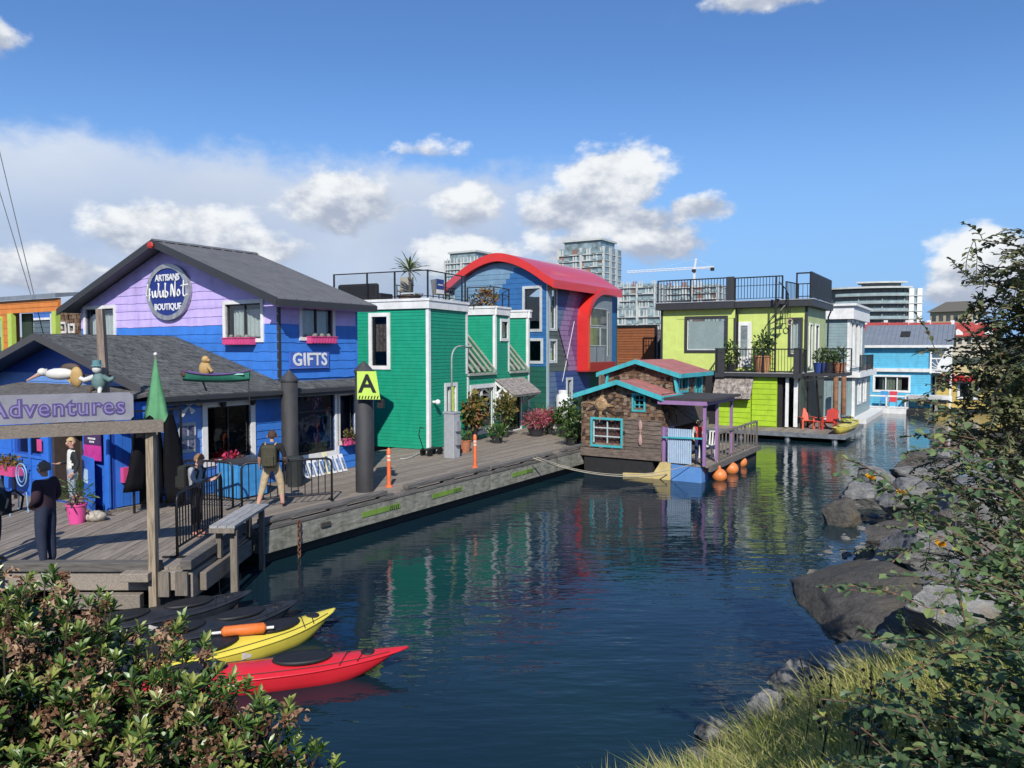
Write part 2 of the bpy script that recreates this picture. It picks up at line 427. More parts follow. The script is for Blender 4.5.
def siding(parent, pl, c, lo, hi, z0, z1, h, holes, mats, t=.022, split=True, wavy=0.0, name='siding_board', rnd=random, n_off=0.0):
    """Lap siding. lo/hi: functions z -> s limits. holes: (s0,s1,z0,z1). mats: material or function z -> material."""
    jobs = {}
    zc = sorted(set([round(z, 4) for ho in holes for z in ho[2:] if z0 < z < z1]))
    z = z0
    while z < z1 - .01:
        zt = min(z + h, z1)
        cuts = [z] + [q for q in zc if z + .02 < q < zt - .02] + [zt]
        for k in range(len(cuts) - 1):
            a, b = cuts[k], cuts[k + 1]; mid = (a + b) / 2
            hs = [(s0, s1) for (s0, s1, p, q) in holes if p < mid < q]
            if hi(mid) - lo(mid) < .02: continue
            for (p, q) in cut((lo(mid), hi(mid)), hs):
                pl_, ql_ = (lo(a), hi(a)), (lo(b), hi(b))
                s0b = pl_[0] if abs(p - lo(mid)) < 1e-6 else p; s0t = ql_[0] if abs(p - lo(mid)) < 1e-6 else p
                s1b = pl_[1] if abs(q - hi(mid)) < 1e-6 else q; s1t = ql_[1] if abs(q - hi(mid)) < 1e-6 else q
                if s1t < s0t: s0t = s1t = (s0t + s1t) / 2
                f0, f1 = (a - z) / h, (b - z) / h
                n0 = n_off + t * (1 - .75 * f0); n1 = n_off + t * (1 - .75 * f1)
                ns = max(1, int((q - p) / .22)) if wavy else 1
                vs = []; fs = []
                for i in range(ns + 1):
                    g = i / ns; sb = s0b + (s1b - s0b) * g; st = s0t + (s1t - s0t) * g
                    dz = -abs(rnd.gauss(0, wavy)) if (wavy and k == 0 and 0 < i < ns) else 0
                    vs += [wp(pl, c, sb, -.01, a), wp(pl, c, sb, n0, a + dz), wp(pl, c, st, n1, b), wp(pl, c, st, -.01, b)]
                for i in range(ns):
                    o = 4 * i; fs += [(o + 1, o + 5, o + 6, o + 2), (o, o + 4, o + 5, o + 1), (o + 2, o + 6, o + 7, o + 3)]
                fs += [(0, 1, 2, 3), tuple(4 * ns + j for j in (3, 2, 1, 0))]
                m_ = mats(mid, (p + q) / 2) if callable(mats) else mats
                if split:
                    mb = MB(); mb.add(vs, fs); mb.build(name, m_, parent)
                else:
                    jobs.setdefault(m_.name, MB()).add(vs, fs)
        z = zt
    for k, mb in jobs.items():
        o = mb.build('siding', MATS[k], parent); o['kind'] = 'stuff'
def backing(parent, pl, c, lo, hi, z0, z1, holes, m, th=.1, name='wall', step=None, off=.012):
    zs = sorted(set([z0, z1] + [z for ho in holes for z in ho[2:] if z0 < z < z1] + ([z0 + (z1 - z0) * i / step for i in range(1, step)] if step else [])))
    mb = MB()
    for a, b in zip(zs, zs[1:]):
        mid = (a + b) / 2
        if hi(mid) <= lo(mid): continue
        hs = [(s0, s1) for (s0, s1, p, q) in holes if p < mid < q]
        for (p, q) in cut((lo(mid), hi(mid)), hs):
            L0, H0, L1, H1 = lo(a), hi(a), lo(b), hi(b)
            e0 = abs(p - lo(mid)) < 1e-6; e1 = abs(q - hi(mid)) < 1e-6
            poly = [(L0 if e0 else p, a), (H0 if e1 else q, a), (max(H1, L1) if e1 else q, b), (L1 if e0 else p, b)]
            wpoly(mb, pl, c, poly, -off, -th)
    return mb.build(name, m, parent)
def const(v): return lambda z: v
def window(parent, pl, c, s0, s1, z0, z1, trim=.1, tm=None, nx=2, nz=1, mull=.045, mm=None, curtain=None, proud=.05, name='window', sill=True, glass=None, depth=.05, cm=None, head=None):
    """Trim is outside the opening s0..s1, z0..z1. Returns the window part; panes, curtain and sill are its children."""
    tm = tm or M_white; mm = mm or tm; mb = MB(); h = trim if head is None else head
    P, Q = proud, -.03
    if trim:
        wbox(mb, pl, c, s0 - trim, s0, Q, P, z0 - trim, z1 + h); wbox(mb, pl, c, s1, s1 + trim, Q, P, z0 - trim, z1 + h)
        wbox(mb, pl, c, s0, s1, Q, P - .002, z1, z1 + h); wbox(mb, pl, c, s0, s1, Q, P - .002, z0 - trim, z0)
    f = .035                                                 # sash
    for (a, b, p, q) in ((s0, s0 + f, z0, z1), (s1 - f, s1, z0, z1), (s0 + f, s1 - f, z0, z0 + f), (s0 + f, s1 - f, z1 - f, z1)):
        wbox(mb, pl, c, a, b, -depth - .03, -depth + .02, p, q, 1)
    for i in range(1, nx):
        s = s0 + (s1 - s0) * i / nx; wbox(mb, pl, c, s - mull / 2, s + mull / 2, -depth - .03, -depth + .025, z0 + f, z1 - f, 1)
    for i in range(1, nz):
        z = z0 + (z1 - z0) * i / nz; wbox(mb, pl, c, s0 + f, s1 - f, -depth - .028, -depth + .022, z - mull / 2, z + mull / 2, 1)
    w = mb.build(name, [tm, mm], parent)
    for i in range(nx):
        for j in range(nz):
            a = s0 + (s1 - s0) * i / nx; b = s0 + (s1 - s0) * (i + 1) / nx; p = z0 + (z1 - z0) * j / nz; q = z0 + (z1 - z0) * (j + 1) / nz
            g = MB(); wbox(g, pl, c, a + .02, b - .02, -depth - .012, -depth - .006, p + .02, q - .02); g.build('pane', glass or M_glass, w)
    if curtain:
        for (a, b, p, q) in curtain:
            g = MB(); n = max(6, int((b - a) / .035)); vs = []
            for i in range(n + 1):
                s = a + (b - a) * i / n; d = -depth - .13 + .025 * sin(i * 1.35) + .01 * sin(i * .5)
                vs += [wp(pl, c, s, d, p), wp(pl, c, s, d, q)]
            g.add(vs, [(2 * i, 2 * i + 2, 2 * i + 3, 2 * i + 1) for i in range(n)]); g.build('curtain', cm or M_curtain, w, smooth=True)
    if sill:
        g = MB(); wbox(g, pl, c, s0 - trim - .02, s1 + trim + .02, -.01, P + .03, z0 - trim - .04, z0 - trim - .002); g.build('sill', tm, w)
    return w
def flower_box(parent, pl, c, s0, s1, z0, z1, m, d=.2, ribs=True):
    mb = MB(); wbox(mb, pl, c, s0, s1, .03, .03 + d, z0, z1)
    if ribs:
        k = max(3, int((s1 - s0) / .11))
        for i in range(k):
            s = s0 + (s1 - s0) * (i + .5) / k; wbox(mb, pl, c, s - .03, s + .03, .03 + d, .045 + d, z0 + .02, z1 - .02)
    wbox(mb, pl, c, s0 - .015, s1 + .015, .026, .055 + d, z1, z1 + .025)
    return mb.build('flower_box', m, parent)
def hollow_roof(parent, poly_top, th, m, ax, a, b, name='roof'):
    """poly_top: outline (upper surface) points, thickened downwards; extruded along an axis."""
    mb = MB(); low = [(p[0], p[1] - th) for p in poly_top][::-1]
    mb.prism(list(poly_top) + low, ax, a, b); return mb.build(name, m, parent)
def railing(parent, pts, h, m, post=.045, bars=.11, bar=.016, name='railing', top=.04, bottom=.08, mid=None, posts=True, kids=True):
    """Metal railing along 3D points (floor level). Part 'railing' with children: each post and each bar a piece of its own."""
    mb = MB()
    for p, q in zip(pts, pts[1:]):
        p, q = Vector(p), Vector(q); up = Vector((0, 0, 1))
        mb.bar(p + up * h, q + up * h, top, top)
    r = mb.build(name, m, parent); lb = MB()
    for p, q in zip(pts, pts[1:]):
        p, q = Vector(p), Vector(q); up = Vector((0, 0, 1))
        lb.bar(p + up * bottom, q + up * bottom, .03, .03)
    lb.build('bottom_rail', m, r)
    if mid:
        lb = MB()
        for p, q in zip(pts, pts[1:]): lb.bar(Vector(p) + Vector((0, 0, mid)), Vector(q) + Vector((0, 0, mid)), .03, .03)
        lb.build('mid_rail', m, r)
    for p in (pts if posts else []):
        g = MB(); g.bar(Vector(p), Vector(p) + Vector((0, 0, h + .02)), post, post); g.build('post', m, r)
    if bars:
        me = None
        for p, q in zip(pts, pts[1:]):
            p, q = Vector(p), Vector(q); n = max(2, int((q - p).length / bars)); 
            for i in range(1, n):
                a = p + (q - p) * i / n
                if me is None:
                    g = MB(); g.box(-bar / 2, bar / 2, -bar / 2, bar / 2, bottom, h); b_ = g.build('baluster', m, r); me = b_.data
                else:
                    b_ = bpy.data.objects.new('baluster', me); COL.objects.link(b_); b_.parent = r
                b_.location = a
    return r

# ================================================================== THE SETTING
from mathutils import noise as mnoise
# ---- water
def water_material():
    m = bpy.data.materials.new('harbour_water'); m.use_nodes = True; nt = m.node_tree; N = nt.nodes; L = nt.links
    b = N['Principled BSDF']; b.inputs['Base Color'].default_value = (.009, .030, .044, 1)
    b.inputs['Roughness'].default_value = .03; b.inputs['IOR'].default_value = 1.333; b.inputs['Specular IOR Level'].default_value = .5
    tc = N.new('ShaderNodeTexCoord')
    def nz(sc, st, det, dist, prev, rot=0.0, rough=.5):
        mp = N.new('ShaderNodeMapping'); mp.inputs['Scale'].default_value = st; mp.inputs['Rotation'].default_value = (0, 0, rot)
        L.new(tc.outputs['Object'], mp.inputs[0])
        n = N.new('ShaderNodeTexNoise'); n.inputs['Scale'].default_value = sc; n.inputs['Detail'].default_value = det; n.inputs['Roughness'].default_value = rough
        L.new(mp.outputs[0], n.inputs['Vector'])
        bp = N.new('ShaderNodeBump'); bp.inputs['Strength'].default_value = 1
        dm = N.new('ShaderNodeMath'); dm.operation = 'MULTIPLY'; L.new(ps.outputs[0], dm.inputs[0]); dm.inputs[1].default_value = dist; L.new(dm.outputs[0], bp.inputs['Distance'])
        L.new(n.outputs[0], bp.inputs['Height'])
        if prev: L.new(prev, bp.inputs['Normal'])
        return bp.outputs[0]
    pn = N.new('ShaderNodeTexNoise'); pn.inputs['Scale'].default_value = .16; pn.inputs['Detail'].default_value = 3; L.new(tc.outputs['Object'], pn.inputs['Vector'])
    pr = N.new('ShaderNodeValToRGB'); pr.color_ramp.elements[0].position = .38; pr.color_ramp.elements[0].color = (.006, .017, .029, 1); pr.color_ramp.elements[1].position = .66; pr.color_ramp.elements[1].color = (.008, .027, .032, 1)
    L.new(pn.outputs[0], pr.inputs[0]); L.new(pr.outputs[0], b.inputs['Base Color'])
    ps = N.new('ShaderNodeMapRange'); ps.inputs['From Min'].default_value = .35; ps.inputs['From Max'].default_value = .65; ps.inputs['To Min'].default_value = .5; ps.inputs['To Max'].default_value = 1.5; L.new(pn.outputs[0], ps.inputs['Value'])
    p = nz(.55, (1, 1.5, 1), 2, .024, None, .3)
    p = nz(2.3, (.6, 1.9, 1), 2, .0115, p, -.2)
    p = nz(7.5, (.55, 1.7, 1), 2, .0021, p, .25, .5)
    L.new(p, b.inputs['Normal'])
    return m
mb = MB(); mb.add([(-900, -40, 0), (900, -40, 0), (900, 1500, 0), (-900, 1500, 0)], [(0, 1, 2, 3)])
tag(mb.build('water', water_material()), 'dark blue rippled harbour water with reflections', kind='structure')

# ---- near shore: one sheet of ground under the camera, the grass and the boulders
SHORE = [(-40, 13.0), (-16, 10.0), (-9, 7.6), (-5, 6.2), (-1, 5.9), (1.0, 6.9), (2.7, 8.7), (5.0, 10.6), (6.0, 13), (6.6, 15.6), (8.8, 18.8), (12, 22), (16, 26), (24, 39), (34, 47), (60, 60)]
def shore_d(x, y):                     # distance inland (+) from the water's edge
    best = 1e9; sg = 1
    for (x0, y0), (x1, y1) in zip(SHORE, SHORE[1:]):
        dx, dy = x1 - x0, y1 - y0; t = max(0, min(1, ((x - x0) * dx + (y - y0) * dy) / (dx * dx + dy * dy)))
        qx, qy = x0 + dx * t, y0 + dy * t; d = math.hypot(x - qx, y - qy)
        if d < best: best = d; sg = 1 if dx * (y - y0) - dy * (x - x0) < 0 else -1
    return best * sg
def shore_z(x, y):
    d = shore_d(x, y)
    z = -.45 + .62 * d if d < 0 else -.45 + 1.25 * d / (1 + .28 * d)
    z = min(z, 2.55)
    return max(z, -2.5) + .10 * mnoise.noise(Vector((x * .6, y * .6, 0))) * min(1, max(0, d))
def build_shore():
    xs = [-40, -30, -22] + [-16 + .4 * i for i in range(95)] + [24, 30, 38, 48, 60]; ys = [-30, -15, -8] + [-4 + .4 * i for i in range(70)] + [26, 30, 36, 44, 54, 66]
    mb = MB(); vs = [(x, y, shore_z(x, y)) for y in ys for x in xs]; n = len(xs)
    mb.add(vs, [(j * n + i, j * n + i + 1, (j + 1) * n + i + 1, (j + 1) * n + i) for j in range(len(ys) - 1) for i in range(n - 1)])
    m = mat('shore_earth', (.11, .09, .055), .95, .3, 3, .05, 12, col2=(.05, .045, .03))
    return tag(mb.build('shore', m, smooth=True), 'earth bank sloping down to the water', kind='structure')
build_shore()
# ---- far land the city stands on
def build_far_land():
    xs = [-900 + 60 * i for i in range(31)]; ys = [95, 120, 150, 190, 240, 320, 450, 700, 1100, 1500]
    mb = MB(); n = len(xs)
    def z(x, y): return -.5 if y <= 95 else min(2.2 + (y - 120) * .03, 14) + 3 * mnoise.noise(Vector((x * .006, y * .006, 2)))
    mb.add([(x, y, z(x, y)) for y in ys for x in xs], [(j * n + i, j * n + i + 1, (j + 1) * n + i + 1, (j + 1) * n + i) for j in range(len(ys) - 1) for i in range(n - 1)])
    return tag(mb.build('far_land', mat('far_ground', (.06, .075, .04), .95, .3, .03), smooth=True), 'low built-up land behind the harbour', kind='structure')
build_far_land()

# ---- the floating dock: planks, kerb timbers and fascia, laid along the row of houses
A0 = ground(111, 512, DECK)
F = Frame(A0, 31.8)                        # dock frame: x along the dock, y towards the houses
EDGE = -4.17
dock = fthing(F, 'dock', 'long grey plank dock with timber kerb in front of the houses', None); dock['kind'] = 'structure'
if 'category' in dock: del dock['category']
def plank_mesh(L_, w, th):
    mb = MB(); e = .006; mb.box(0, L_, 0, w - .008, -th, 0); return mb
R = random.Random(3)
row_h = .139; y = EDGE + .24; r = 0
pl_mesh = {}
while y < 1.9:
    x = .62
    first = True
    while x < 25.5:
        L_ = R.choice((1.8, 2.7, 3.6)) if first else 4.2
        first = False
        if L_ not in pl_mesh:
            o = plank_mesh(L_ - .006, row_h, .05).build('plank', M_woodgrey, dock); pl_mesh[L_] = o.data
        else:
            o = bpy.data.objects.new('plank', pl_mesh[L_]); COL.objects.link(o); o.parent = dock
        o.location = (x, y, R.uniform(-.004, .004)); x += L_
    y += row_h; r += 1
M_fascia = mat('fascia_timber', (.33, .32, .27), .85, .3, 6, .006, 14, col2=(.11, .11, .085), stretch=(.7, 2, 2), dirt=.92, dirtcol=(.05, .055, .035))
M_kerb = mat('kerb_timber', (.17, .155, .14), .9, .3, 8, .006, 18, col2=(.07, .065, .06), stretch=(.35, 3, 3), rnd=.15)
x = .62; i = 0
while x < 25.4:                            # fascia boards, kerb timbers on blocks, dark float below
    L_ = 4.1
    g = MB(); g.box(x, x + L_ - .01, EDGE, EDGE + .12, -.50, -.04); g.build('fascia_board', M_fascia, dock, bevel=.01)
    g = MB(); g.box(x, x + L_ - .02, EDGE - .015, EDGE + .16, -.035, .045); g.build('lower_kerb', M_kerb, dock, bevel=.012)
    g = MB(); s0 = .0 if i % 2 == 0 else .35; g.box(x + s0, x + L_ - .05 - (.35 if i % 2 == 0 else 0), EDGE - .01, EDGE + .165, .10 + .012 * (i % 2), .20 + .012 * (i % 2)); g.build('kerb_beam', M_kerb, dock, bevel=.014)
    for k in range(3):
        g = MB(); bx = x + .25 + k * 1.6; g.box(bx, bx + .5, EDGE + .005, EDGE + .15, .046, .099); g.build('kerb_block', M_kerb, dock)
    x += L_; i += 1
g = MB(); g.box(.75, 25, EDGE + .25, 4.5, -1.25, -.30); g.build('float', mat('float_concrete', (.05, .05, .045), .9), dock)
g = MB(); g.box(.62, .72, EDGE, .0, -.5, -.06); g.build('end_board', M_fascia, dock)
# lime plates let into the fascia
M_lime_sign = paint('lime_plate', (.17, .29, .05), dirt=.55)
for u0, u1, v in ((362, 400, 509), (432, 462, 492), (512, 533, 473)):
    a, za = F.py(u0, v, EDGE); b, zb = F.py(u1, v, EDGE)
    g = MB(); wbox(g, 'y', EDGE, a, b, .0, .015, -.29, -.17); p = g.build('fascia_plate', M_lime_sign, dock)
    g = MB()
    for k in range(5):
        s = b - .1 - k * .07; g.add([(s, EDGE - .0165, -.29), (s + .03, EDGE - .0165, -.29), (s + .055, EDGE - .0165, -.19), (s + .025, EDGE - .0165, -.19)], [(0, 1, 2, 3)])
    g.build('stripe', M_black, p)
# scupper and rusty chain
sx, sz = F.py(325, 524, EDGE)
g = MB(); wbox(g, 'y', EDGE, sx - .13, sx + .13, .0, .04, sz - .05, sz + .04); g.build('drain_cover', mat('dark_iron', (.05, .045, .04), .7), dock)
cx_, cz_ = F.py(297, 528, EDGE)
ch = thing('chain', 'rusty chain hanging from dock edge into the water', 'chain', F.wld((cx_, EDGE - .06, 0)), F.rz)
M_rust = mat('rusty_iron', (.17, .075, .045), .85, .35, 25, .004)
for k in range(9):
    g = MB(); a = k % 2
    pts = [((.035 * cos(t) if a == 0 else 0.0), (.035 * cos(t) if a else 0.0), -.02 - k * .095 + .06 * sin(t)) for t in [2 * pi * j / 10 for j in range(11)]]
    g.tube(pts, .014, 5, cap=False); g.build('link', M_rust, ch, smooth=True)

# ---- landing platform at the left, where the people stand
PX1, PY0 = -5.25, 12.2
platform = thing('platform', 'grey plank landing in front of the blue booth', None, (0, 0, DECK)); platform['kind'] = 'structure'
if 'category' in platform: del platform['category']
def dock_end_y(x):                          # where the landing planks meet the dock / booth threshold
    best = 99
    for xl in (.60,):
        o = F.wld((xl, 0, 0)); t = (x - o.x) / F.ey.x; best = min(best, o.y + F.ey.y * t)
    return best
x = PX1 - .1; k = 0
while x > -14.5:
    w = .14; ye0, ye1 = dock_end_y(x), dock_end_y(x - w)
    ym = R.uniform(14.0, 15.5) if k % 2 else R.uniform(12.9, 13.7)
    for (a0, b0, b1) in ((PY0 + .1, ym, ym), (ym + .006, ye0, ye1)):
        g = MB(); dz = R.uniform(-.004, .004)
        g.prism([(x, a0), (x, b0), (x - w + .008, b1), (x - w + .008, a0)], 'z', dz - .05, dz); g.build('plank', M_woodgreyY, platform)
    x -= w; k += 1
for (x0, x1, y0, y1, z0, z1, nm) in ((PX1 - .1, PX1 + .08, PY0 - .1, 14.75, .01, .17, 'edge_beam'), (PX1 + .09, PX1 + .2, PY0 + .2, 14.6, -.42, -.12, 'fender_board'),
        (PX1 - .08, PX1 + .06, PY0, 14.7, -.5, -.06, 'rim_beam'), (-15, PX1 - .45, PY0 - .12, PY0 + .08, -.02, .13, 'edge_beam'), (-15, PX1 - .11, PY0 - .06, PY0 + .05, -.34, -.03, 'rim_beam'),
        (-7.4, PX1 - .7, PY0 - .22, PY0 - .07, -.60, -.36, 'fender_board'), (-6.2, PX1 - .5, PY0 - .35, PY0 - .13, -.12, .02, 'step_board')):
    g = MB(); g.box(x0, x1, y0, y1, z0, z1); g.build(nm, M_kerb if nm == 'edge_beam' else M_woodgreyY, platform, bevel=.012)
for (px, py) in ((-5.7, 12.5), (-8.2, 12.45), (-10.8, 12.45), (-5.5, 14.3), (-7.5, 14.6)):
    g = MB(); g.lathe([(.17, -2.2), (.16, -.06)], (px, py, 0), 12); g.build('pile', M_woodgreyZ, platform, smooth=True)
for (px, py, z0) in ((-5.72, 12.06, -.42), (-5.42, 12.06, -.4)):
    g = MB(); g.box(px, px + .2, py, py + .05, z0, -.02); g.build('block', M_woodgreyZ, platform)

# ================================================================== PURPLE-AND-BLUE GIFT HOUSE
rs = random.Random(11)
C_PURP = paint('lilac_paint', (.53, .42, .78), rnd=.07)
C_BLUE = paint('bright_blue_paint', (.04, .19, .62), rnd=.08)
C_BLUE2 = paint('royal_blue_paint', (.02, .085, .42), rnd=.08)
C_LBLUE = paint('light_blue_and_lit_paint', (.15, .30, .66), rnd=.07)
M_metalroof = mat('grey_metal_roof', (.19, .185, .18), .5, .08, 2, metal=.3)
M_pink = paint('pink_paint', (.62, .07, .22))
M_soil = mat('soil', (.03, .022, .015), .95, .3, 30, .02)
gift = fthing(F, 'gift_house', 'two-storey house with lilac upper boards, blue lower boards and grey metal roof', 'house')
GX, GX2, GY0, GY1 = 5.0, 8.0, .3, 10.1           # gable plane, far end, facade plane, left wall
PKY, PKZ, EVZ = 5.2, 6.72, 4.98
sl = (PKZ - EVZ) / (PKY - GY0)
g_lo = lambda z: GY0 if z <= EVZ else GY0 + (z - EVZ) / sl
g_hi = lambda z: GY1 if z <= EVZ else GY1 - (z - EVZ) / sl
wl = F.px(86, 309, GX); wl2 = F.px(115, 335, GX); wr = F.px(226, 303, GX); wr2 = F.px(262, 338, GX)
holes_f = [(wl2[0], wl[0], 3.9, 4.92), (wr2[0], wr[0], 3.88, 4.86)]
purp = lambda z, s: C_PURP if z > 4.27 else C_BLUE
backing(gift, 'x', GX, g_lo, g_hi, 2.6, PKZ, holes_f, C_PURP, step=10)
siding(gift, 'x', GX, g_lo, g_hi, 2.75, PKZ - .05, .255, holes_f, purp, wavy=.012, rnd=rs)
wf = F.py(301, 304, GY0); wf2 = F.py(332, 335, GY0)
holes_s = [(wf[0], wf2[0], 3.92, 4.82)]
backing(gift, 'y', GY0, const(GX + .005), const(GX2), 0, EVZ, holes_s, C_BLUE)
siding(gift, 'y', GY0, const(GX + .02), const(GX2), 2.75, EVZ, .255, holes_s, purp, wavy=.012, rnd=rs)
g = MB(); g.box(GX2, GX2 + .1, GY0, GY1, 0, EVZ); g.prism([(GY0, EVZ), (GY1, EVZ), (PKY, PKZ)], 'x', GX2, GX2 + .1); g.box(GX, GX2, GY1 - .1, GY1, 0, EVZ); g.build('rear_wall', C_BLUE, gift)
g = MB(); g.box(GX - .02, GX + .06, GY0 - .026, GY0 + .05, 2.6, EVZ + .05); g.build('corner_board', M_trimgrey, gift)
# roof: standing-seam metal, fascia boards, ridge cap
ov = .5; ex = .55
def rz_(y): return PKZ + .14 - sl * abs(y - PKY)
g = MB(); yl, yr = GY1 + ex, GY0 - ex
g.prism([(yr, rz_(yr)), (PKY, rz_(PKY)), (yl, rz_(yl)), (yl, rz_(yl) - .1), (PKY, rz_(PKY) - .1), (yr, rz_(yr) - .1)], 'x', GX - ov, GX2 + .35)
roof = g.build('roof', M_metalroof, gift)
for i in range(9):
    x = GX - ov + .25 + i * .42
    for (a, b) in ((yr, PKY), (PKY, yl)):
        g = MB(); g.bar((x, a, rz_(a) + .012), (x, b, rz_(b) + .012), .03, .03); g.build('seam', M_metalroof, roof)
g = MB(); g.prism([(PKY - .16, rz_(PKY) - .03), (PKY, rz_(PKY) + .05), (PKY + .16, rz_(PKY) - .03), (PKY, rz_(PKY) + .0)], 'x', GX - ov - .02, GX2 + .37); g.build('ridge_cap', M_metalroof, roof)
for (a, b) in ((yr, PKY), (PKY, yl)):
    g = MB(); g.prism([(a, rz_(a) + .02), (b, rz_(b) + .02), (b, rz_(b) - .2), (a, rz_(a) - .2)], 'x', GX - ov - .045, GX - ov - .003); g.build('barge_board', M_trimgrey, gift)
g = MB(); g.box(GX - ov, GX2 + .35, yr - .05, yr - .003, rz_(yr) - .2, rz_(yr) - .02); g.build('eave_fascia', M_trimgrey, gift)
g = MB(); g.box(GX - ov, GX2 + .35, yr, GY0, rz_(yr) - .2, rz_(yr) - .17); g.build('soffit', C_PURP, gift)
g = MB(); g.blob((GX - ov - .08, PKY, PKZ - .02), (.05, .16, .11), 8, 5); g.build('gable_ornament', paint('red_paint', (.5, .04, .03)), gift)
# upper windows and flower boxes
def cur(s0, s1, z0, z1): return [(s0 + .12, s0 + (s1 - s0) * .55, z0, z1 - .05), (s0 + (s1 - s0) * .62, s1 - .05, z0, z1 - .05)]
for h in holes_f:
    w = window(gift, 'x', GX, *h, trim=.11, nx=2, mm=M_trimgrey, curtain=[(h[0] + .1, h[1] - .1, h[2] + .05, h[3] - .15)], sill=False)
h = holes_s[0]; window(gift, 'y', GY0, *h, trim=.1, nx=2, mm=M_trimgrey, curtain=[(h[0] + .08, h[0] + .62, h[2], h[3] - .05), (h[1] - .5, h[1] - .08, h[2], h[3] - .05)], sill=False)
flower_box(gift, 'x', GX, wr2[0] + .22, wr[0] - .1, 3.70, 3.88, M_pink); flower_box(gift, 'y', GY0, wf[0] + .16, wf2[0] - .02, 3.74, 3.92, M_pink)
for (pl, c, a, b, z) in (('x', GX, wr2[0] + .25, wr[0] - .15, 3.9), ('y', GY0, wf[0] + .2, wf2[0] - .1, 3.94)):
    for i in range(3):
        g = MB(); s = a + (b - a) * (.2 + .3 * i); g.blob(wp(pl, c, s, .14, z + .03), (.07, .07, .06), 7, 5, jit=.2); g.build('dry_plant', mat('dry_plants', (.2, .2, .17), .9), gift)
# GIFTS sign on the facade
ga = F.py(288, 352, GY0); gb = F.py(327, 368, GY0)
sg = fthing(F, 'shop_sign', 'blue board sign with white letters GIFTS', 'sign')
g = MB(); wbox(g, 'y', GY0, ga[0], gb[0], .03, .09, gb[1] + .01, ga[1]); g.build('board', paint('sign_blue', (.06, .14, .5), rnd=0), sg)
g = MB()
for (a, b, p, q) in ((ga[0], gb[0], ga[1] - .02, ga[1]), (ga[0], gb[0], gb[1] + .01, gb[1] + .03)): wbox(g, 'y', GY0, a, b, .09, .1, p, q)
g.build('rim', paint('rim_blue', (.1, .2, .6)), sg)
put_text('letters', 'GIFTS', .5, M_white, sg, ((ga[0] + gb[0]) / 2, GY0 - .095, (ga[1] + gb[1]) / 2 + .01), ROT_S, extrude=.01, offset=.012, space=1.08, xscale=.98)
# oval sign on the gable
os_ = fthing(F, 'oval_sign', 'oval blue boutique sign with silver rim on lilac gable', 'sign')
oc = F.px(169, 292, GX - .06); ra, rb = 1.08, .86
g = MB(); n = 40
def ell(k, a, b): return [(oc[0] + a * cos(2 * pi * i / n), oc[1] + b * sin(2 * pi * i / n)) for i in range(n)]
g.prism(ell(0, ra * .9, rb * .9), 'x', GX - .11, GX - .03); g.build('board', paint('navy_paint', (.012, .03, .2), rnd=0), os_)
g = MB(); A_, B_ = ell(0, ra, rb), ell(0, ra * .84, rb * .84)
vs = [(GX - .03, *p) for p in A_] + [(GX - .13, *p) for p in A_] + [(GX - .14, *p) for p in B_] + [(GX - .10, *p) for p in B_]
g.add(vs, [(k * n + i, k * n + (i + 1) % n, (k + 1) * n + (i + 1) % n, (k + 1) * n + i) for k in range(3) for i in range(n)])
smooth_by_angle(g.build('rim', mat('silver_rim', (.45, .46, .48), .35, .2, metal=.5), os_))
put_text('letters', 'ARTISANS', .27, M_white, os_, (GX - .115, oc[0], oc[1] + .43), ROT_F, extrude=.008, offset=.008)
put_text('letters', 'BOUTIQUE', .27, M_white, os_, (GX - .115, oc[0], oc[1] - .46), ROT_F, extrude=.008, offset=.008)
def strokes(parent, sts, m, c0, sc, r, name='script_letters'):
    mb = MB()
    for st in sts:
        pts = []
        for i in range(len(st) - 1):                       # smooth Catmull-Rom through the points
            p0, p1, p2, p3 = st[max(i - 1, 0)], st[i], st[i + 1], st[min(i + 2, len(st) - 1)]
            for k in range(4):
                t = k / 4
                pts.append(tuple(.5 * ((2 * p1[j]) + (-p0[j] + p2[j]) * t + (2 * p0[j] - 5 * p1[j] + 4 * p2[j] - p3[j]) * t * t + (-p0[j] + 3 * p1[j] - 3 * p2[j] + p3[j]) * t ** 3) for j in (0, 1)))
        pts.append(st[-1])
        mb.tube([(c0[0], c0[1] - q[0] * sc, c0[2] + q[1] * sc) for q in pts], r, 6)
    return mb.build(name, m, parent, smooth=True)
script = [  # 4 w u b   N o t   (x to the right, 0..10; y up)
    [(.6, 1.9), (.2, .35), (1.1, .4)], [(.95, 1.3), (.85, -.6)],
    [(1.5, .9), (1.65, .1), (2.0, .15), (2.2, .9), (2.35, .1), (2.75, .2), (3.0, 1.7), (2.8, 1.8)], [(3.2, .9), (3.3, .1), (3.7, .1), (3.95, .9), (4.0, .05), (4.2, .1)],
    [(4.45, 1.9), (4.4, .1), (4.8, .05), (4.95, .5), (4.6, .75), (4.45, .5)],
    [(5.6, .0), (5.75, 1.6), (6.0, 1.2), (6.3, .1), (6.45, .2), (6.6, 2.0), (6.9, 2.1)],
    [(7.2, .85), (6.95, .4), (7.2, .05), (7.55, .4), (7.3, .9), (7.15, .8)],
    [(8.4, 2.1), (8.2, .5), (8.45, .0), (9.1, .25)], [(7.7, 1.35), (9.3, 1.5)]]
strokes(os_, script, M_white, (GX - .125, oc[0] + 1.1, oc[1] - .16), .23, .024)

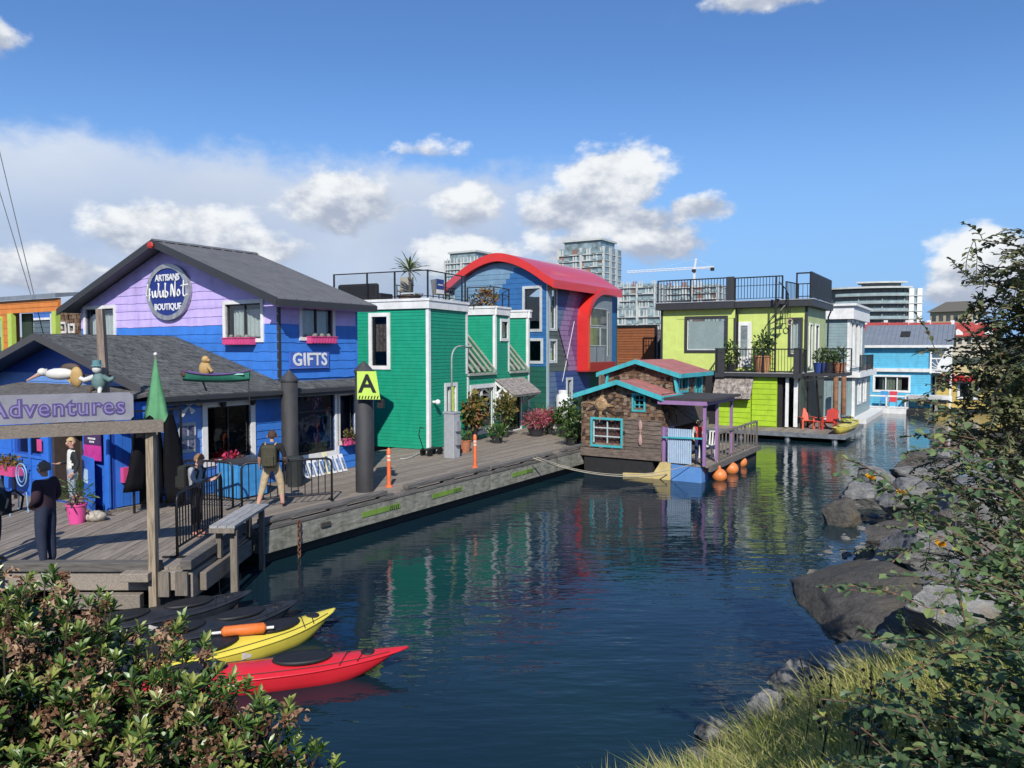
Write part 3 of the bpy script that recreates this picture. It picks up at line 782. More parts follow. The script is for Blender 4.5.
# ------------------------------------------------------------------ lower storey facade + low shingled wing in front
wing = fthing(F, 'shop_wing', 'low blue shop wing with grey shingled gable roof and display windows', 'house')
WX, WPKY, WPKZ, WEVZ = 1.2, 4.95, 3.98, 2.5
wsl = (WPKZ - WEVZ) / (WPKY + .35)
def wz(y): return WPKZ - wsl * abs(y - WPKY)
holes_w = [(2.45, 3.75, .82, 2.14), (5.34, 6.77, .6, 2.26), (6.97, 7.6, .85, 2.2)]
backing(wing, 'y', 0, const(WX + .005), const(8.0), 0, 2.52, holes_w, C_BLUE)
side_col = lambda z, s: C_LBLUE if s < 2.4 else C_BLUE
siding(wing, 'y', 0, const(WX + .02), const(8.0), .02, 2.5, .2, holes_w, side_col, wavy=.008, rnd=rs)
w_lo = lambda z: 0 if z < wz(0) else WPKY - (WPKZ - z) / wsl
w_hi = lambda z: 9.9 if z < wz(9.9) else WPKY + (WPKZ - z) / wsl
backing(wing, 'x', WX, const(0), const(9.9), 0, 2.3, [], C_BLUE2); backing(wing, 'x', WX + .5, w_lo, w_hi, 2.2, WPKZ - .08, [], C_BLUE2, step=10)
siding(wing, 'x', WX + .5, w_lo, w_hi, 2.2, WPKZ - .1, .24, [], lambda z, s: C_LBLUE if z < 2.9 else C_BLUE2, wavy=.008, rnd=rs)  # sunlit patch low on the gable put into lighter board colour
g = MB(); g.box(7.95, 8.05, 0, .3, 0, 2.5); g.box(WX, 5, 9.8, 9.9, 0, 2.5); g.build('end_wall', C_BLUE, wing)
# floor and dim back room so the windows look into a shop
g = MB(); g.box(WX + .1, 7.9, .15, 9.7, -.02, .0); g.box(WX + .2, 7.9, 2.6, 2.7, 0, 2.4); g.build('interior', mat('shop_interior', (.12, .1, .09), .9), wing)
# roof deck boards under the shingles, then courses of shingles
M_shingle = mat('grey_shingle', (.135, .14, .135), .9, .35, 4, .004, 60, col2=(.05, .055, .055), detail=3)
YE0, YE1, XR0, XR1 = -.42, 10.2, WX - .22, 4.96
g = MB()
g.prism([(YE0, wz(YE0) - .02), (WPKY, WPKZ - .02), (YE1, wz(YE1) - .02), (YE1, wz(YE1) - .12), (WPKY, WPKZ - .12), (YE0, wz(YE0) - .12)], 'x', XR0, XR1)
g.prism([(YE0, wz(YE0) - .02), (.3, wz(.3) - .02), (.3, wz(.3) - .12), (YE0, wz(YE0) - .12)], 'x', XR1 + .001, 8.05)
wroof = g.build('roof', M_trimgrey, wing)
g = MB(); ca = math.atan(wsl)
def shingles(mb, x0, x1, ya, yb, sgn, step=.135, w=.3):
    n = int(abs(yb - ya) / (step * cos(ca)))
    for r_ in range(n):
        y0 = ya + sgn * r_ * step * cos(ca); y1 = y0 + sgn * (step + .06) * cos(ca); x = x0 - rs.random() * w
        while x < x1:
            ww = w * rs.choice((.35, .5, .7, .3)); a, b = max(x, x0), min(x + ww - .008, x1)
            if b - a > .02:
                t = rs.uniform(.012, .03)
                mb.add([(a, y0, wz(y0) + t), (b, y0, wz(y0) + t), (b, y1, wz(y1) + .004), (a, y1, wz(y1) + .004), (a, y0, wz(y0) - .012), (b, y0, wz(y0) - .012)],
                       [(0, 1, 2, 3) if sgn > 0 else (3, 2, 1, 0), (4, 5, 1, 0)])
            x += ww
shingles(g, XR0 - .03, XR1, YE0, WPKY, 1); shingles(g, XR1, 8.08, YE0, .28, 1); shingles(g, XR0 - .03, XR1, YE1, WPKY, -1, .2, .6)
o = g.build('shingles', M_shingle, wroof); o['kind'] = 'stuff'
for (a, b) in ((YE0, WPKY), (WPKY, YE1)):
    g = MB(); g.prism([(a, wz(a) + .02), (b, wz(b) + .02), (b, wz(b) - .17), (a, wz(a) - .17)], 'x', XR0 - .05, XR0 - .002); g.build('barge_board', paint('dark_grey_board', (.07, .068, .07)), wing)
g = MB(); g.box(XR0, 8.05, YE0 - .04, YE0 - .002, wz(YE0) - .18, wz(YE0) - .0); g.build('eave_fascia', M_trimgrey, wing)
g = MB(); g.bar((XR0, YE0 - .07, wz(YE0) - .06), (8.05, YE0 - .07, wz(YE0) - .06), .09, .09); g.build('gutter', M_trimgrey, wing)
g = MB(); g.box(XR0, 8.0, YE0, -.03, wz(YE0) - .2, wz(YE0) - .18); g.build('soffit', paint('soffit_grey', (.3, .32, .36)), wing)
g = MB(); g.tube([(1.45, -.42, 2.3), (1.45, -.08, 2.15), (1.45, -.08, .1)], .04, 8); g.build('downpipe', mat('downpipe_grey', (.1, .1, .11), .5), wing, smooth=True)
# shop windows
M_dimglass = glassmat('shop_glass', (.5, .55, .55))
window(wing, 'y', 0, *holes_w[0], trim=.14, nx=2, mm=M_black, mull=.04, glass=M_dimglass, sill=False)
w2 = window(wing, 'y', 0, *holes_w[1], trim=.15, nx=1, mm=M_black, glass=M_dimglass, sill=False)
g = MB(); wbox(g, 'y', 0, 5.4, 6.72, -.06, -.02, 1.78, 1.83); g.build('transom', M_black, w2)
window(wing, 'y', 0, *holes_w[2], trim=.12, nx=1, mm=M_black, glass=M_dimglass, sill=False)
# goods behind the glass
gm = [mat('goods_a', (.5, .42, .3), .8), mat('goods_b', (.15, .3, .3), .8), mat('goods_c', (.45, .45, .42), .8), mat('goods_d', (.3, .08, .07), .8)]
shelf = thing('display_shelf', 'dim shop shelves behind the display windows', 'shelf', F.o, F.rz)
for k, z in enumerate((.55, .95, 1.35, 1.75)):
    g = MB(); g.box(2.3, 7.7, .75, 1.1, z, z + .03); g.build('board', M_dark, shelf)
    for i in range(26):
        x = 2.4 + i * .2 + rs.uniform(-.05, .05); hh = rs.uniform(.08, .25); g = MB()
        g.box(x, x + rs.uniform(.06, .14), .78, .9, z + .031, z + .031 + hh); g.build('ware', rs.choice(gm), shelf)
for i in range(6):                                       # picture books leaning in the big window
    x = 5.5 + i * .19; g = MB(); g.prism([(x, .62), (x + .16, .62), (x + .19, .62 + rs.uniform(.18, .3)), (x + .03, .62 + rs.uniform(.2, .3))], 'y', .16, .19)
    o = g.build('picture_card', gm[(i + 1) % 3], shelf)
flower_box(wing, 'y', 0, 2.7, 3.3, .50, .70, M_pink, d=.22); flower_box(wing, 'y', 0, 7.02, 7.4, .72, .9, M_pink, d=.2)

# ================================================================== BLUE BOOTH in front of the wing
booth = fthing(F, 'ticket_booth', 'royal blue tour booth with open doorway below the shingled gable', 'booth')
BH = 2.38
bh = [(.95, 2.42, .02, 2.0)]
backing(booth, 'x', 0, const(0), const(6.5), 0, BH, bh + [(2.95, 4.0, 1.05, 1.7)], C_BLUE2, th=.08)
C_BOOTH = paint('booth_blue', (.03, .16, .62), rnd=.05)
siding(booth, 'x', 0, const(.13), const(6.5), .1, BH, .33, bh + [(2.85, 4.1, .95, 1.8)], C_BOOTH, t=.012)
backing(booth, 'y', 0, const(0), const(1.19), 0, BH, [], C_BLUE2, th=.08)
k = 0
while .13 + k * .16 < 1.1:                               # upright boards on the side
    g = MB(); wbox(g, 'y', 0, .13 + k * .16, .13 + k * .16 + .15, 0, .018, .08, BH); g.build('board', C_BOOTH, booth); k += 1
for (a, b, z0, z1) in ((-.05, .12, 0, BH + .02), (.82, .95, 0, 2.1), (2.42, 2.55, 0, 2.1)):
    g = MB(); wbox(g, 'x', 0, a, b, .02, .06, z0, z1); g.build('post', C_BOOTH, booth)
g = MB(); wbox(g, 'x', 0, .95, 2.42, .02, .055, 2.0, 2.1); g.build('lintel', C_BOOTH, booth)
g = MB(); wbox(g, 'x', 0, 2.56, 6.5, .012, .04, .95, 1.02); wbox(g, 'x', 0, 2.56, 6.5, .012, .04, 1.82, 1.9); g.build('rail', C_BOOTH, booth)
for y in (3.3, 4.2, 5.1):
    g = MB(); wbox(g, 'x', 0, y, y + .1, .012, .036, 0, 2.3); g.build('batten', C_BOOTH, booth)
g = MB(); g.prism([(-.08, BH - .02), (1.35, BH + .2), (1.35, BH + .28), (-.08, BH + .06)], 'y', -.15, 6.6); g.build('roof', mat('booth_roof', (.13, .12, .11), .9, .3, 6), booth)
g = MB(); wbox(g, 'x', 0, -.3, 6.5, .18, .3, -.02, .06); wbox(g, 'y', 0, -.3, 1.3, .02, .14, -.02, .06); g.build('threshold', M_woodgreyZ, booth)
# open door leaf standing out from its hinge post, with a notice
g = MB(); g.bar((-.1, .88, .62), (-.3, .12, .62), .05, 1.16); dl = g.build('door_leaf', C_BOOTH, booth)
g = MB(); g.bar((-.19, .70, .78), (-.26, .42, .78), .012, .3); g.build('notice', mat('notice_paper', (.45, .6, .75), .8), dl)
# pale room inside with shelf and wares so the doorway is not a void
g = MB(); g.box(1.0, 1.05, .6, 2.9, .0, 2.3); g.build('inner_wall', paint('cream_wall', (.35, .33, .29)), booth)
g = MB(); g.box(.02, .98, 2.3, 2.4, 0, 2.0); g.box(.6, .98, 1.7, 2.28, 0, 1.6); g.build('inner_shelf', mat('dark_shelf', (.05, .035, .03), .8), booth)
g = MB(); g.box(.0, 1.18, .08, 6.4, -.03, .0); g.build('floor', M_woodgrey, booth)
# pink price tags
for (y, z, w, h) in ((2.82, 1.29, .2, .28),):
    g = MB(); wbox(g, 'x', 0, y - w / 2, y + w / 2, .05, .07, z - h / 2, z + h / 2); g.build('pink_notice', M_pink, booth)
g = MB(); wbox(g, 'y', 0, .22, .42, .03, .14, .62, .95); g.build('letter_box', M_pink, booth)
# hanging banner, dark plum over magenta
bn = fthing(F, 'banner', 'plum and magenta hanging banner with white print by the booth doorway', 'banner')
g = MB(); wbox(g, 'x', 0, .14, .8, .10, .12, 1.46, 2.2); g.build('plum_cloth', mat('plum_print', (.05, .02, .09), .8), bn)
g = MB(); wbox(g, 'x', 0, .14, .8, .10, .12, 1.12, 1.455); g.build('magenta_cloth', mat('magenta_print', (.5, .03, .25), .8), bn)
for (z, a) in ((1.72, .42), (1.6, .3), (1.53, .2)):
    g = MB(); 
    k = 0
    while k * .05 < a:
        wbox(g, 'x', 0, .47 + a / 2 - k * .05 - .035, .47 + a / 2 - k * .05, .121, .124, z - .02, z + .02); k += 1
    o = g.build('print_line', M_white, bn)
g = MB(); n = 20; pts = [(-.125, .47 + .15 * cos(pi + pi * i / n), 2.02 + .15 * sin(pi + pi * i / n)) for i in range(n + 1)]; g.tube(pts, .018, 4); g.build('print_ring', M_white, bn)

# ================================================================== GREEN HOUSE
G = Frame(ground(429, 450, DECK), 25)
M_green = paint('kelly_green_paint', (.005, .29, .165), rnd=.03, var=.06, dirt=.12)
green = fthing(G, 'green_house', 'bright green clapboard house with white trim and roof terrace', 'house')
GT = 5.02
X1 = G.py(467, 340)[0]; X2 = G.py(495, 340)[0]; X3 = G.py(509, 340)[0]; X4 = G.py(529, 380)[0]; SB = 1.35
ywl = G.px(371, 312); ywr = G.px(389, 366)
hf = [(ywr[0] + .06, ywl[0] - .05, 2.98, 4.98 - .22)]
backing(green, 'x', 0, const(0), const(4.2), 0, GT, hf, M_green)
siding(green, 'x', 0, const(.02), const(4.2), .02, GT, .125, hf, M_green, t=.014, split=False)
d0 = G.py(446, 400)[0]; d1 = G.py(455, 400)[0]; w0 = G.py(470, 400)[0]; w1 = G.py(494, 400)[0]; p0 = G.py(500, 400)[0]; p1 = G.py(520, 400)[0]
hs = [(d0, d1, .05, 2.2), (w0 + .12, w1 - .1, .32, 2.02), (p0, p1, .05, 1.95)]
backing(green, 'y', 0, const(.005), const(X4), 0, 2.6, hs, M_green)
siding(green, 'y', 0, const(.02), const(X4), .02, 2.6, .125, hs, M_green, t=.014, split=False)
sw0 = G.py(500, 320)[0]; sw1 = G.py(507, 320)[0]
for (a, b, hh) in ((.005, X1, []), (X2, X3, [(sw0 + .1, sw1, 4.05, 4.75)])):                # flush upper bays
    backing(green, 'y', 0, const(a), const(b), 2.6, GT, hh, M_green); siding(green, 'y', 0, const(a + .02), const(b - .02), 2.6, GT, .125, hh, M_green, t=.014, split=False)
for a in (X2, X4 - .12):                                                                   # their ends facing the camera
    backing(green, 'x', a, const(0), const(SB), 2.6, GT, [], M_green, th=.06); siding(green, 'x', a, const(.02), const(SB), 2.6, GT, .125, [], M_green, t=.014, split=False)
for (a, b) in ((X1, X2), (X3, X4 - .12)):                                                  # set-back upper walls behind the glazed lean-tos
    backing(green, 'y', SB, const(a), const(b), 2.6, GT, [], M_green); 
    g = MB(); g.box(a - .05, a, 0, SB, 2.6, GT); g.build('return_wall', M_green, green)
    lean = MB(); zt = 4.25; ze = 2.66
    lean.box(a, b, -.10, .03, ze - .12, ze - .02); ln = lean.build('lean_to_eave', mat('weathered_white', (.36, .37, .32), .7), green)
    n = max(3, int((b - a) / .45)); gl = MB(); gl.add([(a, -.04, ze + .0), (b, -.04, ze), (b, SB, zt), (a, SB, zt)], [(0, 1, 2, 3)]); gl.build('lean_to_glass', glassmat('green_glass', (.5, .66, .56)), ln)
    for i in range(n + 1):
        x = a + (b - a) * i / n; r = MB(); r.bar((x, -.06, ze + .02), (x, SB, zt + .03), .06, .06); r.build('rafter', MATS['weathered_white'], ln)
g = MB(); g.box(X4, X4 + .1, 0, 4.2, 0, GT); g.box(0, X4, 4.1, 4.2, 0, GT); g.build('rear_wall', M_green, green)
g = MB(); g.prism([(0, 0), (X1, 0), (X1, SB), (X2, SB), (X2, 0), (X3, 0), (X3, SB), (X4 - .12, SB), (X4 - .12, 0), (X4 + .1, 0), (X4 + .1, 4.2), (0, 4.2)], 'z', GT - .08, GT + .0); g.build('roof_slab', mat('roof_membrane', (.25, .25, .25), .9), green)
# white bands and corner boards
def band(x0, x1, y0, y1): g = MB(); g.box(x0, x1, y0, y1, GT + .0, GT + .34); g.box(x0 - .03 if x1 - x0 < .2 else x0, x1 + .03, y0 - .03, y1 + .03 if y1 - y0 > .2 else y1, GT + .27, GT + .36); g.build('parapet_band', M_white, green)
band(-.08, .0, -.08, 4.2); band(.0, X1, -.08, .0); band(X2 - .07, X2, .0, SB); band(X2, X3, -.08, .0); band(X4 - .19, X4 - .12, .0, SB); band(X4 - .12, X4 + .1, -.08, .0)
for (x, y) in ((-.03, -.03), (X2 - .03, -.03), (X4 - .14, -.03)):
    g = MB(); z0 = 0 if x < 0 or x > X3 else 2.6; g.box(x, x + .14, y, y + .12, z0, GT - .0); g.build('corner_board', M_white, green)
for x in (X1 - .12, X3 - .12):
    g = MB(); g.box(x, x + .14, -.03, .01, 2.62, GT); g.build('corner_board', M_white, green)
g = MB(); g.box(X1 - .03, X1 + .1, -.035, .01, 0, 2.5); g.build('corner_board', M_white, green)
window(green, 'x', 0, *hf[0], trim=.14, nx=1, nz=1, mm=M_black, sill=False, curtain=[(hf[0][0] + .06, hf[0][1] - .06, 3.5, 4.5)], cm=mat('plaid_blind', (.16, .11, .09), .9, .4, 14))
window(green, 'y', 0, *hs[0], trim=.13, nx=2, mm=M_white, name='door', sill=False, mull=.12)
window(green, 'y', 0, *hs[1], trim=.16, nx=2, mm=M_white, mull=.12, sill=False)
window(green, 'y', 0, *hs[2], trim=.12, nx=2, mm=M_trimgrey, name='door', sill=False, mull=.1)
window(green, 'y', 0, sw0 + .1, sw1, 4.05, 4.75, trim=.12, nx=1, mm=M_trimgrey, sill=False)
# round wall lamp
lx, lz = G.py(433, 402)
g = MB(); g.tube([(lx, 0, lz), (lx, -.16, lz)], .05, 8); g.blob((lx, -.2, lz), .1, 10, 7); smooth_by_angle(g.build('wall_lamp', M_white, green))
# shingled porch hood on lattice brackets
hx0, hx1 = w1 + .05, p1 + .35
hood = MB(); hood.prism([(0, 2.32), (-.85, 1.66), (-.85, 1.60), (0, 2.25)], 'x', hx0, hx1); hd = hood.build('porch_hood', mat('hood_board', (.3, .28, .26), .8), green)
g = MB(); nn = 7
for r_ in range(nn):
    y0, z0 = -.87 + r_ * .87 / nn, 1.67 + r_ * .66 / nn; x = hx0 - .03
    while x < hx1:
        w_ = .16 + rs.random() * .1; b_ = min(x + w_ - .01, hx1 + .03)
        g.add([(x, y0, z0 + .02), (b_, y0, z0 + .02), (b_, y0 + .16, z0 + .13), (x, y0 + .16, z0 + .13), (x, y0, z0 - .01), (b_, y0, z0 - .01)], [(0, 1, 2, 3), (4, 5, 1, 0)]); x += w_
o = g.build('shakes', mat('hood_shake', (.34, .30, .27), .9, .3, 8, .004, 50), hd); o['kind'] = 'stuff'
for x in (hx0 + .04, hx1 - .1):
    g = MB(); P = [((x, -.02, 2.2), (x, -.02, 1.15)), ((x, -.02, 1.18), (x, -.82, 1.66)), ((x, -.02, 2.2), (x, -.82, 1.62)), ((x, -.02, 1.68), (x, -.78, 1.66)), ((x, -.03, 1.68), (x, -.42, 2.0)), ((x, -.03, 1.68), (x, -.42, 1.38))]
    for p, q in P: g.bar(p, q, .09, .085)
    g.build('bracket', M_white, green)
# roof terrace: dark glass railing, chairs, sofa, palm
M_rail = mat('railing_bronze', (.02, .02, .022), .4, .1)
M_railglass = glassmat('rail_glass', (.86, .9, .92))
zt = GT + .36
pts = [(-.0, 4.1, zt), (0, 2.6, zt), (0, 1.4, zt), (0, .02, zt), (1.25, .02, zt), (2.5, .02, zt), (X1 - .1, .02, zt)]
rl = railing(green, pts, .98, M_rail, bars=0, name='terrace_railing', post=.05)
for p, q in zip(pts, pts[1:]):
    g = MB(); g.add([(p[0], p[1], zt + .1), (q[0], q[1], zt + .1), (q[0], q[1], zt + .95), (p[0], p[1], zt + .95)], [(0, 1, 2, 3)]); g.build('glass_panel', M_railglass, rl)
pts2 = [(X2 + .1, SB, zt - .2), (X2 + .1, .1, zt - .2), (X3 + .2, .1, zt - .2), (X4, SB, zt - .2)]
railing(green, pts2, 1.0, M_rail, bars=0, name='terrace_railing', mid=.7)

def patio_chair(fr, x, y, z, ang, label, m):
    t = thing('patio_chair', label, 'chair', fr.wld((x, y, z)), fr.rz + ang)
    g = MB(); g.box(-.25, .25, -.25, .25, .38, .43); g.build('seat', m, t)
    g = MB(); g.prism([(.25, .43), (.33, .95), (.29, .95), (.2, .43)], 'y', -.25, .25); g.build('backrest', m, t)
    for sx in (-.23, .22):
        for sy in (-.24, .24):
            g = MB(); g.bar((sx, sy, 0), (sx, sy, .62 if sx < 0 else .4), .03, .03); g.build('leg', M_rail, t)
    for sy in (-.26, .26):
        g = MB(); g.bar((-.25, sy, .62), (.27, sy, .64), .04, .03); g.build('armrest', M_rail, t)
    return t
M_beige = mat('beige_sling', (.35, .31, .24), .85)
z0 = GT + .002
patio_chair(G, .9, 1.55, z0 + .3, .3, 'beige sling patio chair beside the palm on the green roof terrace', M_beige)
patio_chair(G, 2.6, 1.0, z0 + .3, 2.6, 'beige chair behind the flower pots on the green roof terrace', M_beige)
sofa = fthing(G, 'wicker_sofa', 'dark wicker sofa at the left of the green roof terrace', 'sofa')
g = MB(); g.box(.3, .95, 2.3, 4.0, z0, z0 + .45); g.build('seat', mat('dark_wicker', (.03, .025, .02), .8, .4, 40, .01), sofa, bevel=.04)
g = MB(); g.box(.12, .3, 2.25, 4.05, z0, z0 + .98); g.build('backrest', MATS['dark_wicker'], sofa, bevel=.08)
for y in (2.1, 4.05):
    g = MB(); g.box(.14, .95, y, y + .15, z0, z0 + .62); g.build('armrest', MATS['dark_wicker'], sofa, bevel=.05)
tb = fthing(G, 'low_table', 'low pale table on the green roof terrace', 'table')
g = MB(); g.box(.3, .9, .75, 1.35, z0 + .55, z0 + .6); g.build('top', M_white, tb)
for a in (.33, .85):
    for b in (.78, 1.3):
        g = MB(); g.bar((a, b, z0), (a, b, z0 + .55), .04, .04); g.build('leg', M_white, tb)
# little blue estate sign on the railing
ts = fthing(G, 'terrace_sign', 'small blue and white sign on the terrace railing corner', 'sign')
g = MB(); g.box(.55, 1.05, -.03, -.01, zt + .35, zt + .72); g.build('blue_panel', paint('sign_navy', (.02, .05, .22)), ts)
g = MB(); g.box(.55, 1.05, -.032, -.012, zt + .2, zt + .345); g.build('white_panel', M_white, ts)
g = MB(); g.box(.62, .98, -.034, -.031, zt + .5, zt + .54); g.build('print_line', M_white, ts)

# ================================================================== RED-ROOFED HOUSE (curved roof, patchwork siding)
H = Frame(ground(547, 424.5, DECK), 31.8)
red = fthing(H, 'vaulted_house', 'tall house with curved red roof and blue, purple and green boards', 'house')
M_red = mat('red_roof_paint', (.62, .03, .025), .32, .05, 2, coat=.3)
HB = paint('mid_blue_board', (.025, .13, .34)); HL = paint('pale_blue_board', (.16, .28, .40)); HG = paint('deep_green_board', (.012, .10, .075)); HP = paint('plum_board', (.15, .075, .20)); HV = paint('lavender_board', (.24, .16, .30)); HD = paint('grey_green_board', (.07, .10, .10)); HN = paint('navy_board', (.03, .07, .22)); HS = paint('slate_blue_board', (.09, .15, .25))
HW, HPK, HSP = 5.4, 7.85, 6.72
def arc(y):                                             # roof underside: a flat sine-like vault with flared eaves
    t = (y - HW / 2) / (HW / 2 + .0); return HSP + (HPK - HSP) * (1 - min(1, abs(t)) ** 1.75)
def inv(z, side):
    if z <= HSP: return 0 if side < 0 else HW
    lo_, hi_ = 0.0, HW / 2
    for _ in range(24):
        md = (lo_ + hi_) / 2
        if arc(md) < z: lo_ = md
        else: hi_ = md
    return lo_ if side < 0 else HW - lo_
wa = H.px(525, 289); wb = H.px(540, 329); wc = H.px(529, 341); wd = H.px(541, 361)
hh = [(wb[0], wa[0], wb[1], wa[1]), (wd[0], wc[0], wd[1], wc[1])]
backing(red, 'x', 0, lambda z: inv(z, -1), lambda z: inv(z, 1), 0, HPK, hh, HB, step=30)
def gcol(z, s):
    if z < 2.75: return HG
    if s > 2.0 + (z - 6.6) * -.85 + .55 and z > 4.2: return HL if z > 4.6 else HS
    return HB
for i in range(11):                                     # split each course where the colours change
    pass
def split_siding(par, pl, c, lo, hi, z0, z1, h, holes, colf, cuts):
    zz = z0
    while zz < z1 - .01:
        zt_ = min(zz + h, z1); md = (zz + zt_) / 2; cs = [q for q in sorted(cuts(md)) if lo(md) + .05 < q < hi(md) - .05]
        ed = [None] + cs + [None]
        for a, b in zip(ed, ed[1:]):
            la = lo if a is None else const(a); hb = hi if b is None else const(b)
            sm = ((lo(md) if a is None else a) + (hi(md) if b is None else b)) / 2
            siding(par, pl, c, la, hb, zz, zt_, h, holes, colf(md, sm), t=.02)
        zz = zt_
split_siding(red, 'x', 0, lambda z: inv(z, -1), lambda z: inv(z, 1), .02, HPK - .03, .25, hh, gcol, lambda z: [2.0 + (z - 6.6) * -.85 + .55] if z > 4.2 else [])
sa = H.py(549.5, 289); sb = H.py(555.5, 329); sc_ = H.py(549.5, 341); sd = H.py(555.5, 361); se = H.py(567, 380); sf = H.py(571, 404)
hsd = [(.22, sb[0], sb[1], sa[1]), (.22, sd[0], sd[1], sc_[1]), (se[0], sf[0], .7, se[1])]
backing(red, 'y', 0, const(.005), const(8), 0, HSP, hsd, HB)
def scol(z, s):
    d1 = 1.0 + (4.6 - z) * .55                             # slanting colour seams
    d2 = 1.15 + (z - 4.4) * .55
    if z > 4.5: return HN if s < d2 - .3 and z > 5.6 else (HS if s < d2 else (HP if s > d2 + .9 else HV))
    if z > 2.6: return HD if s < d1 else (HV if s < d1 + 1.0 else HP)
    return HS if s < .7 + (2.6 - z) * .3 else HN
split_siding(red, 'y', 0, const(.02), const(4.6), .02, HSP, .25, hsd, scol, lambda z: ([1.15 + (z - 4.4) * .55, 2.05 + (z - 4.4) * .55] if z > 4.5 else [1.0 + (4.6 - z) * .55, 2.0 + (4.6 - z) * .55] if z > 2.6 else [.7 + (2.6 - z) * .3]))
g = MB(); g.bar((1.05, -.03, 4.6), (2.1, -.03, 2.75), .05, .04, 0, (0, 1, 0)); g.build('seam_strip', M_black, red)
g = MB(); g.bar((2.75, -.03, 5.0), (1.5, -.03, 2.0), .03, .02, 0, (0, 1, 0)); g.build('seam_strip', M_white, red)
g = MB(); g.box(-.05, .12, -.05, .02, 0, HSP + .1); g.build('corner_column', paint('pale_grey_blue', (.33, .42, .47)), red)
for q in hh: window(red, 'x', 0, *q, trim=.13, nx=1, tm=paint('window_grey', (.5, .54, .55)), mm=M_trimgrey, sill=False)
for q in hsd[:2]: window(red, 'y', 0, *q, trim=.1, nx=1, tm=MATS['window_grey'], mm=M_white, sill=False, curtain=[(q[0] + .05, q[1] - .05, q[2], q[3])])
window(red, 'y', 0, *hsd[2], trim=.12, nx=1, tm=MATS['window_grey'], sill=False)
g = MB(); g.box(8, 8.1, 0, HW, 0, HSP); g.box(0, 8, HW - .1, HW, 0, HSP); g.box(4.6, 8, .0, .1, 0, 2.45); g.build('rear_wall', HG, red)
# vault: thick curved sheet, flared eave
N_ = 36; ys = [-.55 + (HW + 1.1) * i / N_ for i in range(N_ + 1)]
def top(y): return arc(max(0, min(HW, y))) + .42 - .55 * abs(y - max(0, min(HW, y)))
up = [(y, top(y)) for y in ys]; dn = [(y, top(y) - .4) for y in ys][::-1]
g = MB(); g.prism(up + dn, 'x', -.35, 7.5); smooth_by_angle(g.build('roof', M_red, red), 30)
# projecting bay framed by a broad red band that curves over at the near side
bx0, bx1, by, bz0 = H.py(577, 330, 0)[0], H.py(612, 350, -.5)[0], -.5, 2.5; bzt = 6.75
def band_path(o_):
    pts = [(bx0 + o_, bz0 + (o_ * .0)), (bx0 + o_, 5.0)]
    for i in range(1, 13):
        t = i / 12 * pi / 2; pts.append((bx0 + o_ + (2.3 - o_) * (1 - cos(t)), 5.0 + (bzt - o_ - 5.0) * sin(t)))
    pts.append((bx1 + .2, bzt - o_)); return pts
o_, i_ = band_path(0), band_path(.27)
g = MB(); poly = o_ + i_[::-1]
n = len(o_); vs = [(p[0], by - .12, p[1]) for p in o_] + [(p[0], by - .12, p[1]) for p in i_] + [(p[0], .0, p[1]) for p in o_] + [(p[0], by + .3, p[1]) for p in i_]
fs = []
for k in range(n - 1): fs += [(k, n + k, n + k + 1, k + 1), (k + 1, 2 * n + k + 1, 2 * n + k, k), (n + k, 3 * n + k, 3 * n + k + 1, n + k + 1)]
g.add(vs, fs); smooth_by_angle(g.build('bay_band', M_red, red), 35)
g = MB(); g.box(bx0, bx1 + .2, by - .12, .0, bz0 - .06, bz0 + .0); g.box(bx0 + .27, bx1 + .2, by - .118, by + .2, bz0, bz0 + .42); g.build('bay_base', paint('dark_red', (.3, .02, .02)), red)
M_baygrey = paint('bay_grey', (.19, .23, .26))
pin = [(p[0], p[1]) for p in band_path(.275)][1:]
g = MB(); poly = [(bx0 + .275, bz0 + .42)] + pin + [(bx1 + .2, bz0 + .42)]; g.prism(poly, 'y', by + .1, by + .16); bw = g.build('bay_wall', M_baygrey, red)
for (a, b, z0_, z1_) in ((bx0 + .62, bx0 + .62 + (bx1 - bx0) * .36, 3.75, 4.75), (bx0 + .62 + (bx1 - bx0) * .40, bx0 + .5 + (bx1 - bx0) * .68, 3.75, 4.75), (bx0 + .7, bx0 + .5 + (bx1 - bx0) * .68, 4.8, 5.75), (bx0 + .62 + (bx1 - bx0) * .68, bx1 - .2, 3.2, 5.6)):
    g = MB(); wbox(g, 'y', by + .1, a, b, .0, .03, z0_, z1_); w = g.build('window', paint('frame_grey', (.4, .43, .44)), red)
    g = MB(); wbox(g, 'y', by + .1, a + .05, b - .05, .031, .034, z0_ + .05, z1_ - .05); g.build('pane', mat('sky_glass', (.10, .12, .12), .05, .3, 1.5, spec=.9), w)
for q in (.33, .66):
    g = MB(); wbox(g, 'y', by + .1, bx0 + .4 + (bx1 - bx0) * q, bx0 + .43 + (bx1 - bx0) * q, .0, .02, bz0 + .45, 3.7); g.build('panel_joint', M_trimgrey, red)

